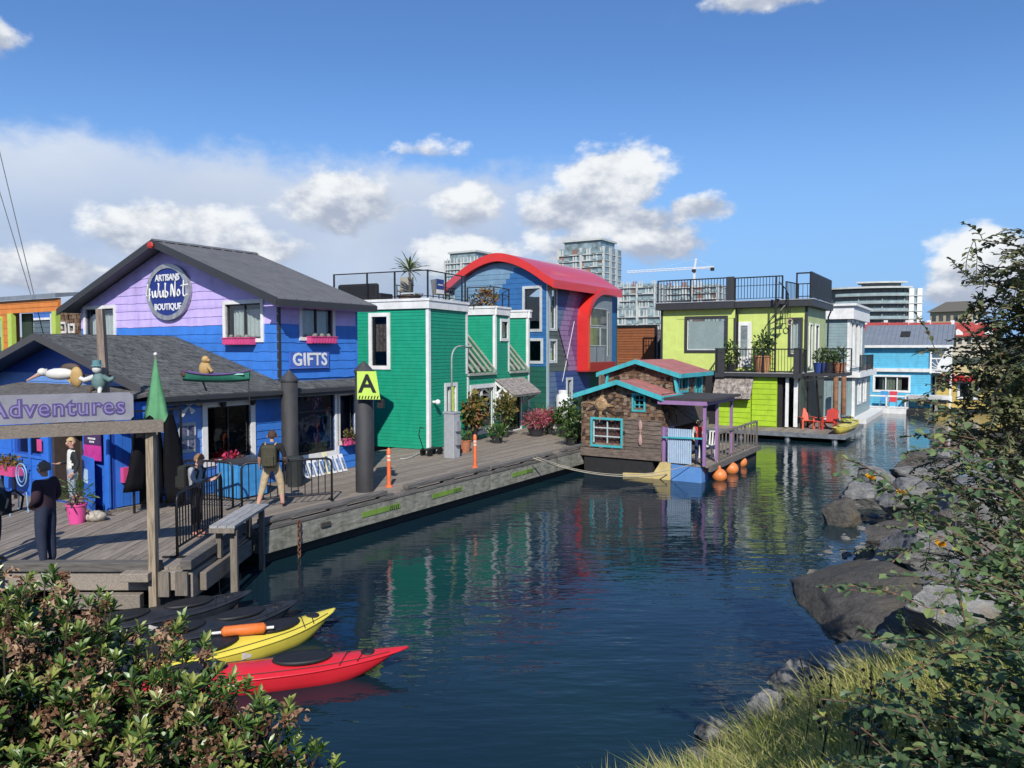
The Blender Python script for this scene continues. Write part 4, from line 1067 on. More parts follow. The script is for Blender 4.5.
# ================================================================== low brown building between the red house and the lime house
K = Frame(at(618, 330, 47), 31.8); K.o.z = DECK
brown = fthing(K, 'brown_shed', 'flat-roofed building with rust-brown horizontal boards between red and lime houses', 'building')
M_rustb = paint('rust_board', (.25, .085, .03), rnd=.12)
ka = K.px(616, 328); kb = K.px(650, 385)
siding(brown, 'x', 0, const(kb[0] - .3), const(ka[0] + 2), 1.2, ka[1], .16, [], M_rustb, t=.035)
backing(brown, 'x', 0, const(kb[0] - .3), const(ka[0] + 2), 0, ka[1] + .0, [], M_dark)
g = MB(); wbox(g, 'x', 0, kb[0] - .4, ka[0] + 2, -.1, .06, ka[1], ka[1] + .14); wbox(g, 'x', 0, kb[0] - .42, kb[0] - .28, -.1, .055, 0, ka[1]); g.build('edge_trim', M_black, brown)
gy = fthing(K, 'grey_shed', 'grey-mauve boarded wall beside the rust-brown building', 'building')
siding(gy, 'x', 1.0, const(K.px(663, 330, 1.0)[0]), const(K.px(651, 330, 1.0)[0]), 1.0, ka[1] - .1, .22, [], paint('mauve_board', (.14, .12, .14), rnd=.1), t=.03)
g = MB(); g.box(1.02, 1.2, K.px(663, 330, 1.0)[0], K.px(651, 330, 1.0)[0], 0, ka[1] - .1); g.build('wall', M_dark, gy)
vt = fthing(K, 'flue_pipe', 'grey metal flue with cap in front of the mauve wall', 'flue')
fy, fz = K.px(657, 378, .4)
g = MB(); g.lathe([(.16, 2.0), (.16, fz + .35), (.26, fz + .36), (.26, fz + .62), (.12, fz + .75)], (.4, fy, 0), 12); smooth_by_angle(g.build('pipe', M_steel, vt))

# ================================================================== LITTLE SHINGLED COTTAGE ON A FLOAT
C = Frame(ground(671, 480, 0), 31.8)
cot = fthing(C, 'float_cottage', 'small brown shingled float cottage with turquoise trim and red roofs', 'house')
M_turq = paint('turquoise_paint', (.06, .42, .46), dirt=.35)
M_lav = paint('lavender_post', (.32, .18, .36))
M_redroof = mat('faded_red_roofing', (.40, .15, .13), .85, .15, 3, dirt=.3)
M_shake = leafmat('cottage_shake', [(.035, .024, .018), (.11, .065, .04), (.17, .105, .066), (.22, .165, .12), (.11, .092, .08)], .85, 0.0, .2)
M_weath = mat('weathered_board', (.17, .13, .105), .9, .3, 8, .005, 20, stretch=(3, .4, 3), rnd=.2)
CY0, CY1, CZ0, CEV, CPK, CPY = .35, 3.3, .62, 2.72, 3.12, 1.85
cw = C.px(593, 419), C.px(621, 446); ca_ = C.px(634, 395), C.px(644, 410)
hc = [(cw[1][0], cw[0][0], cw[1][1], cw[0][1]), (ca_[1][0], ca_[0][0], ca_[1][1], ca_[0][1])]
c_lo = lambda z: CY0 if z < CEV else CY0 + (z - CEV) / (CPK - CEV) * (CPY - CY0)
c_hi = lambda z: CY1 if z < CEV else CY1 - (z - CEV) / (CPK - CEV) * (CY1 - CPY)
backing(cot, 'x', 0, c_lo, c_hi, CZ0, CPK, hc, M_weath, step=12)
def shakes(parent, pl, c, lo, hi, z0, z1, holes, m, h=.12, wr=(.07, .16), name='shakes'):
    mb = MB(); tn = []; z = z0
    while z < z1:
        for (p, q) in cut((lo(z + h * .6), hi(z + h * .6)), [(a, b) for (a, b, e, f) in holes if e - .03 < z + h / 2 < f + .03]):
            s = p
            while s < q - .01:
                w = rs.uniform(*wr); e = min(s + w - .006, q); t = rs.uniform(.014, .045); d = rs.uniform(-.03, .02); tone = min(1, max(0, rs.gauss(.45, .26)))
                mb.add([wp(pl, c, s, t, z + d), wp(pl, c, e, t, z + d + rs.uniform(-.01, .01)), wp(pl, c, e, .006, z + h * 1.35), wp(pl, c, s, .006, z + h * 1.35), wp(pl, c, s, -.01, z + d), wp(pl, c, e, -.01, z + d)],
                       [(0, 1, 2, 3), (4, 5, 1, 0), (4, 0, 3), (5, 2, 1)]); tn += [tone] * 6; s += w
        z += h
    o = mb.build(name, m, parent); set_tone(o, tn); o['kind'] = 'stuff'; return o
shakes(cot, 'x', 0, c_lo, c_hi, 1.95, CPK - .1, hc, M_shake); shakes(cot, 'x', 0, const(1.66), const(CY1), CZ0 + .3, 1.95, hc, M_shake)
siding(cot, 'x', 0, const(CY0), const(1.64), CZ0 + .25, 1.95, .15, hc, M_weath, t=.03, wavy=.006)
g = MB(); wbox(g, 'x', 0, CY0 - .02, CY1 + .03, .0, .05, CZ0 - .02, CZ0 + .26); g.build('sill_board', M_weath, cot)
M_curt_red = mat('red_check_curtain', (.22, .05, .045), .9, .5, 30, col2=(.12, .05, .05))
window(cot, 'x', 0, *hc[0], trim=.075, tm=M_turq, nx=2, nz=3, mull=.035, mm=mat('pale_mullion', (.5, .6, .58), .6), sill=False, curtain=[(hc[0][0] + .03, hc[0][1] - .03, hc[0][2], hc[0][3])], cm=M_curt_red)
window(cot, 'x', 0, *hc[1], trim=.065, tm=M_turq, nx=2, nz=3, mull=.03, sill=False)
g = MB(); g.box(0, 2.6, CY1 - .08, CY1, CZ0, CEV); g.box(.02, 1.2, CY0, CY0 + .08, CZ0, 1.7); g.build('side_wall', M_weath, cot)
siding(cot, 'y', CY0, const(.02), const(1.2), CZ0, 1.7, .16, [], M_lav, t=.03)
shakes(cot, 'y', CY0, const(.02), const(1.5), 1.72, CEV, [], M_shake)
# sun face and fish carved in wood on the front
sc0 = C.px(602, 404); sun_o = fthing(C, 'sun_ornament', 'carved wooden sun with radiating rays on cottage front', 'ornament')
M_carv = mat('carved_wood', (.42, .27, .14), .8, .3, 14, .006); M_carvd = mat('carved_wood_dark', (.035, .024, .018), .8)
g = MB(); g.lathe([(.0, 0), (.24, .0), (.24, .05), (.15, .1), (0, .11)], (0, 0, 0), 18); face = g.build('face', M_carv, sun_o); face.rotation_euler = (0, -pi / 2, 0); face.location = (-.03, sc0[0], sc0[1])
for i in range(12):
    a = 2 * pi * i / 12 + .1; L_ = .52 + .14 * (i % 2)
    g = MB(); c_, s_ = cos(a), sin(a); g.add([(-.06, sc0[0] + .2 * c_ - .075 * s_, sc0[1] + .2 * s_ + .075 * c_), (-.06, sc0[0] + .2 * c_ + .075 * s_, sc0[1] + .2 * s_ - .075 * c_), (-.05, sc0[0] + L_ * c_, sc0[1] + L_ * s_), (-.02, sc0[0] + .3 * c_, sc0[1] + .3 * s_)], [(0, 1, 2), (0, 2, 3), (1, 3, 2)]); g.build('ray', M_carvd if i % 3 else M_carv, sun_o)
fc = C.px(641, 432); fish = fthing(C, 'fish_ornament', 'pale carved fish hanging upright on cottage front', 'ornament')
g = MB()
for (dz, rr, q) in ((.22, .1, 1), (-.28, .1, -1)):
    g.blob((-.07, fc[0], fc[1] + dz), (.03, .07, .17), 8, 7); g.add([(-.06, fc[0] - .07, fc[1] + dz - q * .2), (-.06, fc[0] + .07, fc[1] + dz - q * .2), (-.06, fc[0], fc[1] + dz - q * .08)], [(0, 1, 2)])
g.bar((-.06, fc[0], fc[1] - .3), (-.06, fc[0], fc[1] + .25), .03, .03)
g.build('fish_body', mat('fish_pink', (.48, .3, .26), .7), fish)
# roofs
def gable_roof(par, x0, x1, ylo, yhi, pk, zlo, zhi, zpk, m, trim, tw=.09, th=.06):
    g = MB(); prof = [(ylo, zlo), (pk, zpk), (yhi, zhi)]
    g.prism([(p[0], p[1] + .05) for p in prof] + [(p[0], p[1] - .02) for p in prof[::-1]], 'x', x0, x1); r_ = g.build('roof', m, par)
    for a, b in zip(prof, prof[1:]):
        t = MB(); t.prism([(a[0], a[1] + .07), (b[0], b[1] + .07), (b[0], b[1] - tw), (a[0], a[1] - tw)], 'x', x0 - .05, x0 - .002); t.build('barge_board', trim, par)
    t = MB(); t.box(x0, x1, ylo - .04, ylo - .002, zlo - tw, zlo + .06); t.build('eave_board', trim, par); return r_
gable_roof(cot, -.25, 1.7, CY0 - .12, CY1 + .2, CPY, CEV - .0, CEV - .02, CPK + .1, M_redroof, M_turq)
UX = 1.5
u_lo = lambda z: .5 if z < 3.45 else .5 + (z - 3.45) / .42 * 1.35
u_hi = lambda z: 3.1 if z < 3.45 else 3.1 - (z - 3.45) / .42 * 1.25
backing(cot, 'x', UX, u_lo, u_hi, CEV - .2, 3.85, [], M_weath, step=6); shakes(cot, 'x', UX, u_lo, u_hi, 2.75, 3.8, [], M_shake)
gable_roof(cot, UX - .2, UX + 3.6, .2, 3.35, 1.82, 3.42, 3.4, 3.9, M_redroof, M_turq)
for y in (.42, 3.05):
    g = MB(); g.bar((UX - .06, y + (.0 if y > 1 else -.12), CEV), (UX - .06, y + (-.1 if y > 1 else .0), 3.42), .14, .08, 0, (0, 1, 0)); g.build('post_board', M_turq, cot)
uw = [(UX + .35, UX + 1.3, 2.85, 3.3), (UX + 2.2, UX + 2.9, 2.6, 3.25)]
backing(cot, 'y', .45, const(UX + .02), const(UX + 3.4), 1.6, 3.42, uw, M_weath); shakes(cot, 'y', .45, const(UX + .02), const(UX + 3.4), 2.4, 3.42, uw, M_shake, wr=(.1, .2))
for w_ in uw: window(cot, 'y', .45, *w_, trim=.08, tm=M_turq, nx=2, sill=False, curtain=[(w_[0] + .03, w_[1] - .03, w_[2], w_[3])])
g = MB(); g.box(UX + 3.35, UX + 3.45, .45, 3.1, .6, 3.42); g.box(1.0, UX + 3.4, 3.05, 3.12, .6, 3.4); g.build('rear_wall', M_weath, cot)
# porch: lavender posts, flat dark roof, deck, corrugated screen
py1 = -1.15
g = MB(); g.box(-.25, 3.2, py1 - .25, .55, 2.66, 2.74); g.build('porch_roof', mat('porch_felt', (.05, .045, .045), .9), cot)
g = MB(); g.box(-.24, -.16, py1 - .1, .4, 2.52, 2.66); g.box(-.15, 3.1, py1 - .06, py1 + .02, 2.52, 2.655); g.build('porch_beam', M_lav, cot)
for (x, y) in ((-.12, py1), (1.2, py1), (2.9, py1), (.02, .26)):
    g = MB(); g.box(x - .045, x + .045, y - .045, y + .045, .56, 2.52 if y < 0 else 1.75); g.build('porch_post', M_lav, cot)
k = 0
for x0_ in (0.0, 2.15, 4.3):                               # porch deck boards
    for j in range(12):
        y0_ = py1 - .1 + j * .14; g = MB(); g.box(x0_, x0_ + 2.14, y0_, y0_ + .13, .50, .55); g.build('deck_board', M_woodgrey, cot)
g = MB(); g.box(-.02, 6.45, py1 - .2, py1 - .11, .38, .56); g.build('rub_rail', M_kerb, cot)
g = MB(); vs = []; n = 46; ya, yb = .12, -.72                # corrugated pale blue screen
for i in range(n + 1):
    y = ya + (yb - ya) * i / n; d = -.06 + .02 * cos(i * pi / 2); vs += [(d, y, .58), (d, y, 1.72)]
g.add(vs, [(2 * i, 2 * i + 2, 2 * i + 3, 2 * i + 1) for i in range(n)]); g.build('corrugated_screen', mat('pale_blue_sheet', (.34, .44, .56), .5, .08), cot, smooth=True)
g = MB(); g.bar((-.1, .25, 1.42), (-.1, -1.1, 1.45), .06, .05); g.build('screen_rail', M_turq, cot)
railing(cot, [(1.25, py1 - .05, .56), (3.0, py1 - .05, .56), (4.6, py1 - .05, .56), (6.3, py1 - .05, .56)], .95, M_woodgreyZ, post=.07, bars=.42, bar=.035, name='porch_railing', top=.07)
# float: yellow, blue and dark painted blocks
g = MB(); g.prism([(1.7, -.25), (.0, -.25), (.0, .58), (.35, .58), (.62, .16), (1.7, .1)], 'x', -.05, 2.5); g.build('float_block', paint('pale_yellow_paint', (.62, .48, .2), dirt=.4), cot)
g = MB(); g.box(.02, 2.5, .66, 3.2, -.3, .6); g.build('float_block', M_dark, cot)
g = MB(); g.prism([(-1.05, -.1), (-.02, -.1), (-.02, .54), (-1.05, .48)], 'x', -.06, 1.2); g.build('float_block', paint('sea_blue_paint', (.10, .25, .55), dirt=.25, dirtcol=(.4, .45, .5)), cot)
g = MB(); g.box(1.25, 6.3, py1 - .05, .3, -.3, .42); g.build('float_block', M_dark, cot)
for (dx, a) in ((.0, .12), (.35, -.15)):                    # loose awning slats under the porch roof
    g = MB(); g.bar((.2 + dx, .2, 2.45), (.25 + dx, -.7, 2.0 + a), .12, .03); g.build('awning_slat', M_weath, cot)
M_or = mat('orange_buoy', (.72, .22, .06), .45, .08)
for i, (u, v) in enumerate(((719, 480), (731, 473), (740, 466))):
    p = ground(u, v, 0); 
    b = thing('mooring_buoy', ('orange mooring buoy nearest the camera beside the cottage float', 'middle of three orange mooring buoys beside the cottage', 'farthest orange mooring buoy beside the cottage porch')[i], 'buoy', (p.x, p.y, .1), 0, 'orange buoys along the cottage float')
    g = MB(); g.blob((0, 0, .05), (.255, .255, .24), 16, 11); g.build('ball', M_or, b, smooth=True)
    g = MB(); g.lathe([(.06, .26), (.05, .36), (.03, .38)], (0, 0, 0), 8); g.build('neck', M_or, b)
    g = MB(); q = C.wld((C.loc(p).x + .3, py1 - .05, .6)) - b.location; g.tube([(0, 0, .36), tuple(q * .5 + Vector((0, 0, .05))), tuple(q)], .012, 5); g.build('line', M_rope, b)
# mooring ropes from the dock to the cottage
def rope(name, label, p, q, sag, r=.018):
    g = MB(); n = 14; pts = [Vector(p).lerp(Vector(q), i / n) - Vector((0, 0, sag * 4 * (i / n) * (1 - i / n))) for i in range(n + 1)]
    g.tube(pts, r, 5); return tag(g.build(name, M_rope, smooth=True), label, 'rope')
rp = ground(533, 458, .95)
rope('mooring_rope', 'slack white mooring rope from dock edge to the cottage float', rp, C.wld((-.08, .1, .2)), .28)
rope('mooring_rope', 'straight mooring rope from dock to blue cottage float block', rp + Vector((.1, 0, .03)), C.wld((-.08, -.8, .62)), .45, .012)
# life-ring board leaning figure, white plastic chair on the porch
pc = fthing(C, 'plastic_chair', 'white plastic chair on the cottage porch behind the railing', 'chair')
cx0, cy0 = 1.75, -.6
g = MB(); g.box(cx0, cx0 + .45, cy0 - .22, cy0 + .22, .95, 1.0); g.build('seat', M_white, pc)
for k in range(5):
    g = MB(); g.bar((cx0 + .44, cy0 - .2 + k * .1, 1.0), (cx0 + .52, cy0 - .2 + k * .1, 1.45), .05, .02); g.build('slat', M_white, pc)
g = MB(); g.bar((cx0 + .53, cy0 - .25, 1.45), (cx0 + .53, cy0 + .25, 1.45), .06, .05); g.build('top_rail', M_white, pc)
for a in (.02, .43):
    for b in (-.2, .2):
        g = MB(); g.bar((cx0 + a, cy0 + b * 1.1, .55), (cx0 + a, cy0 + b, .95), .05, .05); g.build('leg', M_white, pc)

# ================================================================== LIME HOUSE
E = Frame(ground(804, 425, .5), 31.8)
lime = fthing(E, 'lime_house', 'lime green two-storey float house with black balconies and roof deck', 'house')
M_lime = paint('pale_lime_paint', (.57, .67, .18), rnd=.02, var=.05, dirt=.1); M_limeb = paint('strong_lime_paint', (.36, .55, .02), rnd=.05); M_anth = paint('anthracite_paint', (.035, .037, .042))
LT = 6.0; LY = 7.6; ST = 3.55
w0 = E.px(687.5, 319), E.px(725, 350)
dr = E.px(737, 322, .25), E.px(751, 367, .25); n2 = E.px(791, 320, .25), E.px(800, 354, .25)
hl = [(w0[1][0], w0[0][0], w0[1][1], w0[0][1])]; hr = [(dr[1][0], dr[0][0], 2.9, dr[0][1]), (n2[1][0], n2[0][0], n2[1][1], n2[0][1])]
def panel_wall(par, pl, c, lo, hi, z0, z1, holes, m, w=.42):   # flush upright panels
    backing(par, pl, c, lo, hi, z0, z1, holes, m)
    s = lo(0)
    while s < hi(0) - .02:
        e = min(s + w, hi(0)); zz = [(z0, z1)]
        for h in holes:
            if h[0] < e - .01 and h[1] > s + .01: zz = [q for p in zz for q in cut(p, [(h[2], h[3])])]
        for (a, b) in zz:
            if not any(h[0] < (s + e) / 2 < h[1] and h[2] < (a + b) / 2 < h[3] for h in holes):
                g = MB(); wbox(g, pl, c, s, e - .004, -.01, .008, a, b); g.build('wall_panel', m, par)
        s = e
panel_wall(lime, 'x', 0, const(ST), const(LY), 2.7, LT, hl, M_lime, .8); panel_wall(lime, 'x', .25, const(.0), const(ST), 2.7, LT, hr, M_lime, .9)
g = MB(); g.box(0, .3, ST - .02, ST + .08, 2.7, LT); g.build('return_board', M_anth, lime)
sw = [(1.0, 1.6, 2.9, 5.1), (2.6, 3.5, 2.9, 5.1)]
M_limes = paint('sage_paint', (.42, .50, .22), rnd=.02)
panel_wall(lime, 'y', 0, const(.25), const(5.6), 2.7, LT, sw, M_limes, 1.2)
for q in sw: window(lime, 'y', 0, *q, trim=.1, tm=M_white, mm=M_trimgrey, nx=1, sill=False)
M_blindw = mat('roller_blind', (.55, .58, .58), .9, .03)
w = window(lime, 'x', 0, *hl[0], trim=.14, tm=M_anth, mm=M_white, nx=1, sill=False, curtain=None, proud=.06)
g = MB(); wbox(g, 'x', 0, hl[0][0] + .05, hl[0][1] - .05, -.10, -.09, hl[0][2] + .03, hl[0][3] - .14); g.build('blind', M_blindw, w)
w = window(lime, 'x', .25, *hr[0], trim=.0, tm=M_white, mm=M_white, nx=1, sill=False, name='balcony_door')
g = MB(); s0, s1, z0_, z1_ = hr[0]
for (a, b, p, q) in ((s0, s0 + .2, z0_, z1_), (s1 - .2, s1, z0_, z1_), (s0 + .2, s1 - .2, z0_, z0_ + .55), (s0 + .2, s1 - .2, z1_ - .2, z1_)): wbox(g, 'x', .25, a, b, -.05, .04, p, q)
g.build('door_frame', M_white, w)
g = MB(); wbox(g, 'x', .25, s0 + .2, s1 - .2, -.04, .0, z0_ + .55, z1_ - .2); g.build('door_light', mat('door_glass', (.25, .3, .3), .1, .3, 2), w)
w = window(lime, 'x', .25, *hr[1], trim=.12, tm=M_anth, mm=M_white, nx=1, sill=False, curtain=[(hr[1][0], hr[1][1], hr[1][2], hr[1][3])])
# corner posts, roof edge
for (x, y) in ((-.04, LY - .06), (.2, -.04)):
    g = MB(); g.box(x, x + .14, y, y + .12, 2.6, LT); g.build('corner_board', M_anth, lime)
g = MB(); g.box(-.35, 5.9, ST - .02, LY + .25, LT, LT + .36); g.build('roof_edge', M_anth, lime); g = MB(); g.box(-.1, 5.9, -.35, ST - .021, LT + .02, LT + .34); g.build('roof_edge', M_anth, lime)
g = MB(); g.box(-.38, 5.92, ST - .03, LY + .28, LT + .361, LT + .40); g.box(-.13, 5.92, -.38, ST - .031, LT + .341, LT + .39); g.build('roof_cap', paint('light_grey_cap', (.3, .31, .33)), lime)
g = MB(); g.tube([(-.1, -.12, LT + .1), (5.7, -.3, LT + .1), (5.75, -.12, LT - .35), (5.75, -.1, 2.8)], .045, 6); g.build('downpipe', M_black, lime)
g = MB(); g.tube([(-.06, ST - .15, LT), (-.06, ST - .15, 2.8)], .05, 6); g.build('downpipe', M_black, lime)
zr = LT + .4
railing(lime, [(-.25, LY + .15, zr), (-.25, 5.9, zr), (-.25, ST + .25, zr)], 1.2, M_black, bars=.155, bar=.028, name='roof_railing', mid=.75, post=.07, top=.06)
g = MB(); g.box(-.3, -.1, ST + .02, ST + .4, zr, zr + 1.25); g.build('screen_post', M_anth, lime)
railing(lime, [(-.05, ST, zr), (-.05, 1.15, zr)], 1.18, M_black, bars=.155, bar=.028, name='roof_railing', mid=.75, post=.07, top=.06)
railing(lime, [(.8, 1.15, zr), (2.6, .9, zr), (2.6, .2, zr)], .95, M_black, bars=.2, bar=.025, name='roof_railing', post=.06, top=.05)
g = MB(); g.bar((-.05, .45, zr), (-.05, .45, zr + 1.3), .07, .07); g.bar((-.05, -.2, zr), (-.05, -.2, zr + 1.3), .07, .07); g.bar((-.05, .48, zr + 1.27), (-.05, -.23, zr + 1.27), .07, .07); g.bar((-.05, .4, zr + .1), (-.05, -.2, zr + .1), .04, .04); g.build('gate_frame', M_black, lime)
railing(lime, [(-.05, -.22, zr), (1.9, -.22, zr), (3.8, -.22, zr), (5.8, -.22, zr)], 1.3, M_black, bars=.13, bar=.07, name='roof_railing', post=.08, top=.07)
# balcony on the front: slab, railing, spiral stair
bx = -1.3
g = MB(); g.box(bx, 0, -.05, 4.15, 2.45, 2.62); g.box(.0, .25, -.05, ST, 2.45, 2.62); g.build('balcony_slab', M_anth, lime); g = MB(); g.box(bx - .03, .24, -.08, 4.18, 2.621, 2.66); g.build('balcony_floor', paint('light_grey_floor', (.3, .3, .3)), lime)
railing(lime, [(.0, 4.1, 2.66), (bx, 4.1, 2.66), (bx, 1.75, 2.66), (bx, -.02, 2.66), (.1, -.02, 2.66)], 1.18, M_black, bars=.14, bar=.02, name='balcony_railing', post=.08, top=.06)
for (a, b) in ((3.7, 4.2), (-.1, .3)):
    g = MB(); g.box(bx - .03, bx + .05, a, b, 2.4, 3.9); g.build('balcony_panel', M_anth, lime)
stair = fthing(E, 'spiral_stair', 'black metal spiral stair from balcony to roof deck', 'stair')
scx, scy = -.55, 1.35
g = MB(); g.lathe([(.05, 2.66), (.05, zr + 1.15)], (scx, scy, 0), 8); g.build('centre_pole', M_black, stair)
hp = []
for i in range(15):
    a = .4 + i * .42; z = 2.85 + i * (zr - 2.85) / 14
    g = MB(); g.prism([(scx + .04 * cos(a), scy + .04 * sin(a)), (scx + .62 * cos(a - .2), scy + .62 * sin(a - .2)), (scx + .62 * cos(a + .2), scy + .62 * sin(a + .2))], 'z', z - .03, z); g.build('tread', M_black, stair)
    g = MB(); e = (scx + .6 * cos(a), scy + .6 * sin(a)); g.bar((*e, z), (*e, z + .9), .025, .025); g.build('baluster', M_black, stair); hp.append((*e, z + .9))
g = MB(); g.tube(hp, .025, 5); g.build('handrail', M_black, stair)
# lower storey under the balcony
lw = (E.px(752, 390, -1.05)[0], E.px(777, 390, -1.05)[0])
backing(lime, 'x', -1.05, const(lw[1]), const(lw[0]), -.1, 2.45, [], M_limeb); siding(lime, 'x', -1.05, const(lw[1]), const(lw[0]), -.05, 2.45, .27, [], M_limeb, t=.03)
lw2 = (E.px(722, 390, -1.4)[0], E.px(750, 390, -1.4)[0])
backing(lime, 'x', -1.25, const(lw2[1]), const(lw2[0] + .3), -.1, 1.5, [], M_limeb); siding(lime, 'x', -1.25, const(lw2[1]), const(lw2[0] + .3), -.2, 1.45, .27, [], M_limeb, t=.03)
g = MB(); g.prism([(-1.75, 1.35), (-1.1, 2.4), (-1.1, 2.3), (-1.72, 1.28)], 'y', lw2[1] - .1, lw2[0] + .4); sr = g.build('shed_roof', M_weath, lime)
g = MB()
for r_ in range(8):
    z = 1.36 + r_ * .13; x_ = -1.76 + r_ * .13 * .62; y = lw2[1] - .1
    while y < lw2[0] + .4:
        w_ = rs.uniform(.1, .2); b_ = min(y + w_ - .015, lw2[0] + .42); g.add([(x_ - .02, y, z - .02), (x_ - .02, b_, z - .02), (x_ + .1, b_, z + .16), (x_ + .1, y, z + .16)], [(1, 0, 3, 2)]); y += w_
o = g.build('shakes', mat('pale_shake', (.36, .31, .27), .9, .4, 5), sr); o['kind'] = 'stuff'
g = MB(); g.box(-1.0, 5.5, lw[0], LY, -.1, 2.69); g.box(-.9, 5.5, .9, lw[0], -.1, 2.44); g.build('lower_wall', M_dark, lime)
g = MB(); g.box(-1.0, -.92, lw[1] - .55, lw[1] - .4, -.05, 2.44); g.box(-.85, -.8, .15, .35, -.05, 2.44); g.build('door_jamb', M_white, lime)
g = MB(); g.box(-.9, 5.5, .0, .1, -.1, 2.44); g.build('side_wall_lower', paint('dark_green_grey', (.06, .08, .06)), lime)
# float deck
k = 0; y = -2.3
while y < 4.4:
    g = MB(); g.box(-3.0, .4 if y > 0 else 3.2, y, y + .185, -.16, -.1); g.build('deck_board', M_woodgrey, lime); y += .19
g = MB(); g.box(-3.06, -3.0, -2.32, 4.45, -.3, -.09); g.box(-3.0, 3.2, -2.38, -2.32, -.3, -.09); g.build('deck_edge', M_steel, lime)
g = MB(); g.box(-2.2, 6, -1.6, LY, -.8, -.2); g.build('float', M_dark, lime)
for y in (-1.9, .2, 2.4):
    g = MB(); g.lathe([(.14, -.7), (.13, -.3)], (-2.85, y, 0), 8); g.build('deck_pile', M_steel, lime)
# raised side deck with planters and black posts
sp = [E.py(816, 371, -1.4), E.py(841, 371, -1.4)]
sx0, sx1 = -.4, 2.2
g = MB(); g.box(sx0, sx1, -1.9, -.05, 2.5, 2.66); g.build('side_balcony', M_anth, lime)
railing(lime, [(sx0, -.9, 2.66), (sx0, -1.85, 2.66), (sx1, -1.85, 2.66)], 1.2, M_black, bars=0, name='side_railing', post=.06, top=.06)
for (p, q) in (((sx0 + .1, -.6, 2.5), (sx0 + .5, -.75, -.1)), ((sx0 + .1, -.2, 2.5), (sx0 + .3, -.2, -.1)), ((sx0, -1.5, 2.5), (sx0 - .6, -.2, 2.3))):
    g = MB(); g.bar(p, q, .09, .09); g.build('strut', M_black, lime)
# gymnast ring hanging from the roof edge
gr = fthing(E, 'hanging_ring', 'pale wooden ring on a strap under the roof deck edge', 'ring')
g = MB(); yy, zz = E.px(790, 321, -.2); g.tube([(-.2, yy + .12 * cos(t), zz - .05 + .15 * sin(t)) for t in [2 * pi * i / 16 for i in range(17)]], .025, 6, cap=False); g.build('ring', mat('ring_wood', (.5, .4, .25), .6), gr, smooth=True)
g = MB(); g.bar((-.2, yy, zz + .1), (-.2, yy, LT + .03), .03, .01); g.build('strap', M_black, gr)

def adirondack(label, x, y, ang, m):
    t = thing('adirondack_chair', label, 'chair', E.wld((x, y, -.1)), E.rz + ang, 'red deck chairs on the lime float')
    for i in range(5):
        g = MB(); a = (i - 2) * .09; g.prism([(.12, .28), (.42, 1.02 - abs(i - 2) * .05), (.39, 1.03 - abs(i - 2) * .05), (.09, .28)], 'y', (i - 2) * .11 - .05, (i - 2) * .11 + .05); g.build('back_slat', m, t)
    for i in range(5):
        g = MB(); x_ = -.38 + i * .115; g.box(x_, x_ + .1, -.28, .28, .40 - i * .03, .425 - i * .03); g.build('seat_slat', m, t)
    for s in (-1, 1):
        g = MB(); g.bar((-.4, s * .27, 0), (-.4, s * .27, .56), .09, .03); g.build('leg', m, t)
        g = MB(); g.bar((-.42, s * .27, .4), (.45, s * .27, .02), .03, .1); g.build('leg', m, t)
        g = MB(); g.box(-.5, .3, s * .33 - .07, s * .33 + .07, .56, .585); g.build('armrest', m, t)
    return t
M_ared = mat('coral_red_plastic', (.62, .10, .05), .5, .06)
p = E.pz(803, 423, -.1); adirondack('left of two red deck chairs on the lime house float, facing left', -.6, -.15, .6, M_ared); adirondack('right of two red deck chairs on the lime house float', -.55, -1.35, -.1, mat('deep_red_plastic', (.5, .045, .03), .5, .06))
st = fthing(E, 'deck_table', 'small red table between the two deck chairs', 'table')
g = MB(); g.box(-1.0, -.65, -.95, -.6, .28, .31); g.build('top', M_ared, st)
for (a, b) in ((-.97, -.92), (-.97, -.63), (-.68, -.92), (-.68, -.63)):
    g = MB(); g.bar((a, b, -.1), (a, b, .28), .03, .03); g.build('leg', M_ared, st)

# ================================================================== PALE GREY FLOAT HOUSE beyond the lime one
Q = Frame(ground(848, 416, .3), 31.8)
grey = fthing(Q, 'grey_float_house', 'pale grey float house with broad white roof band beyond lime house', 'house')
M_sea = paint('sea_grey_paint', (.24, .33, .35), rnd=.03)
qt = Q.px(848, 319)[1]; qm = Q.px(848, 372)[1]; qtop = Q.px(848, 306)[1]
backing(grey, 'x', .0, const(0), const(4.5), qm, qt, [], M_sea); siding(grey, 'x', 0, const(.1), const(4.5), qm, qt, .18, [], M_sea, t=.015, split=False)
backing(grey, 'x', -.6, const(-.4), const(4.5), 0, qm, [], M_sea); 
k = -.3
while k < 4.4:                                          # upright boards below
    g = MB(); wbox(g, 'x', -.6, k, k + .28, 0, .012, .0, qm - .3); g.build('board', M_sea, grey); k += .29
qs = [(.5, 1.5, qm + .4, qt - .2), (2.2, 3.4, qm + .4, qt - .2), (4.2, 5.2, qm + .4, qt - .3)]
backing(grey, 'y', 0, const(0), const(7), qm, qt, qs, M_sea)
for q in qs: window(grey, 'y', 0, *q, trim=.18, nx=1, sill=False)
q2 = [(1.0, 2.0, .8, 2.0), (3.5, 4.5, .8, 2.0)]
backing(grey, 'y', -.4, const(-.6), const(7), 0, qm, q2, M_sea)
for q in q2: window(grey, 'y', -.4, *q, trim=.15, nx=1, sill=False)
g = MB(); g.box(-.25, 7.2, -.25, 4.6, qt, qtop - .0); g.build('roof_band', M_white, grey); g = MB(); g.box(-.4, 7.4, -.4, 4.7, qtop, qtop + .14); g.build('roof_edge', M_white, grey)
g = MB(); g.box(-.85, 7.2, -.75, 4.6, qm - .3, qm + .02); g.build('floor_band', M_white, grey)
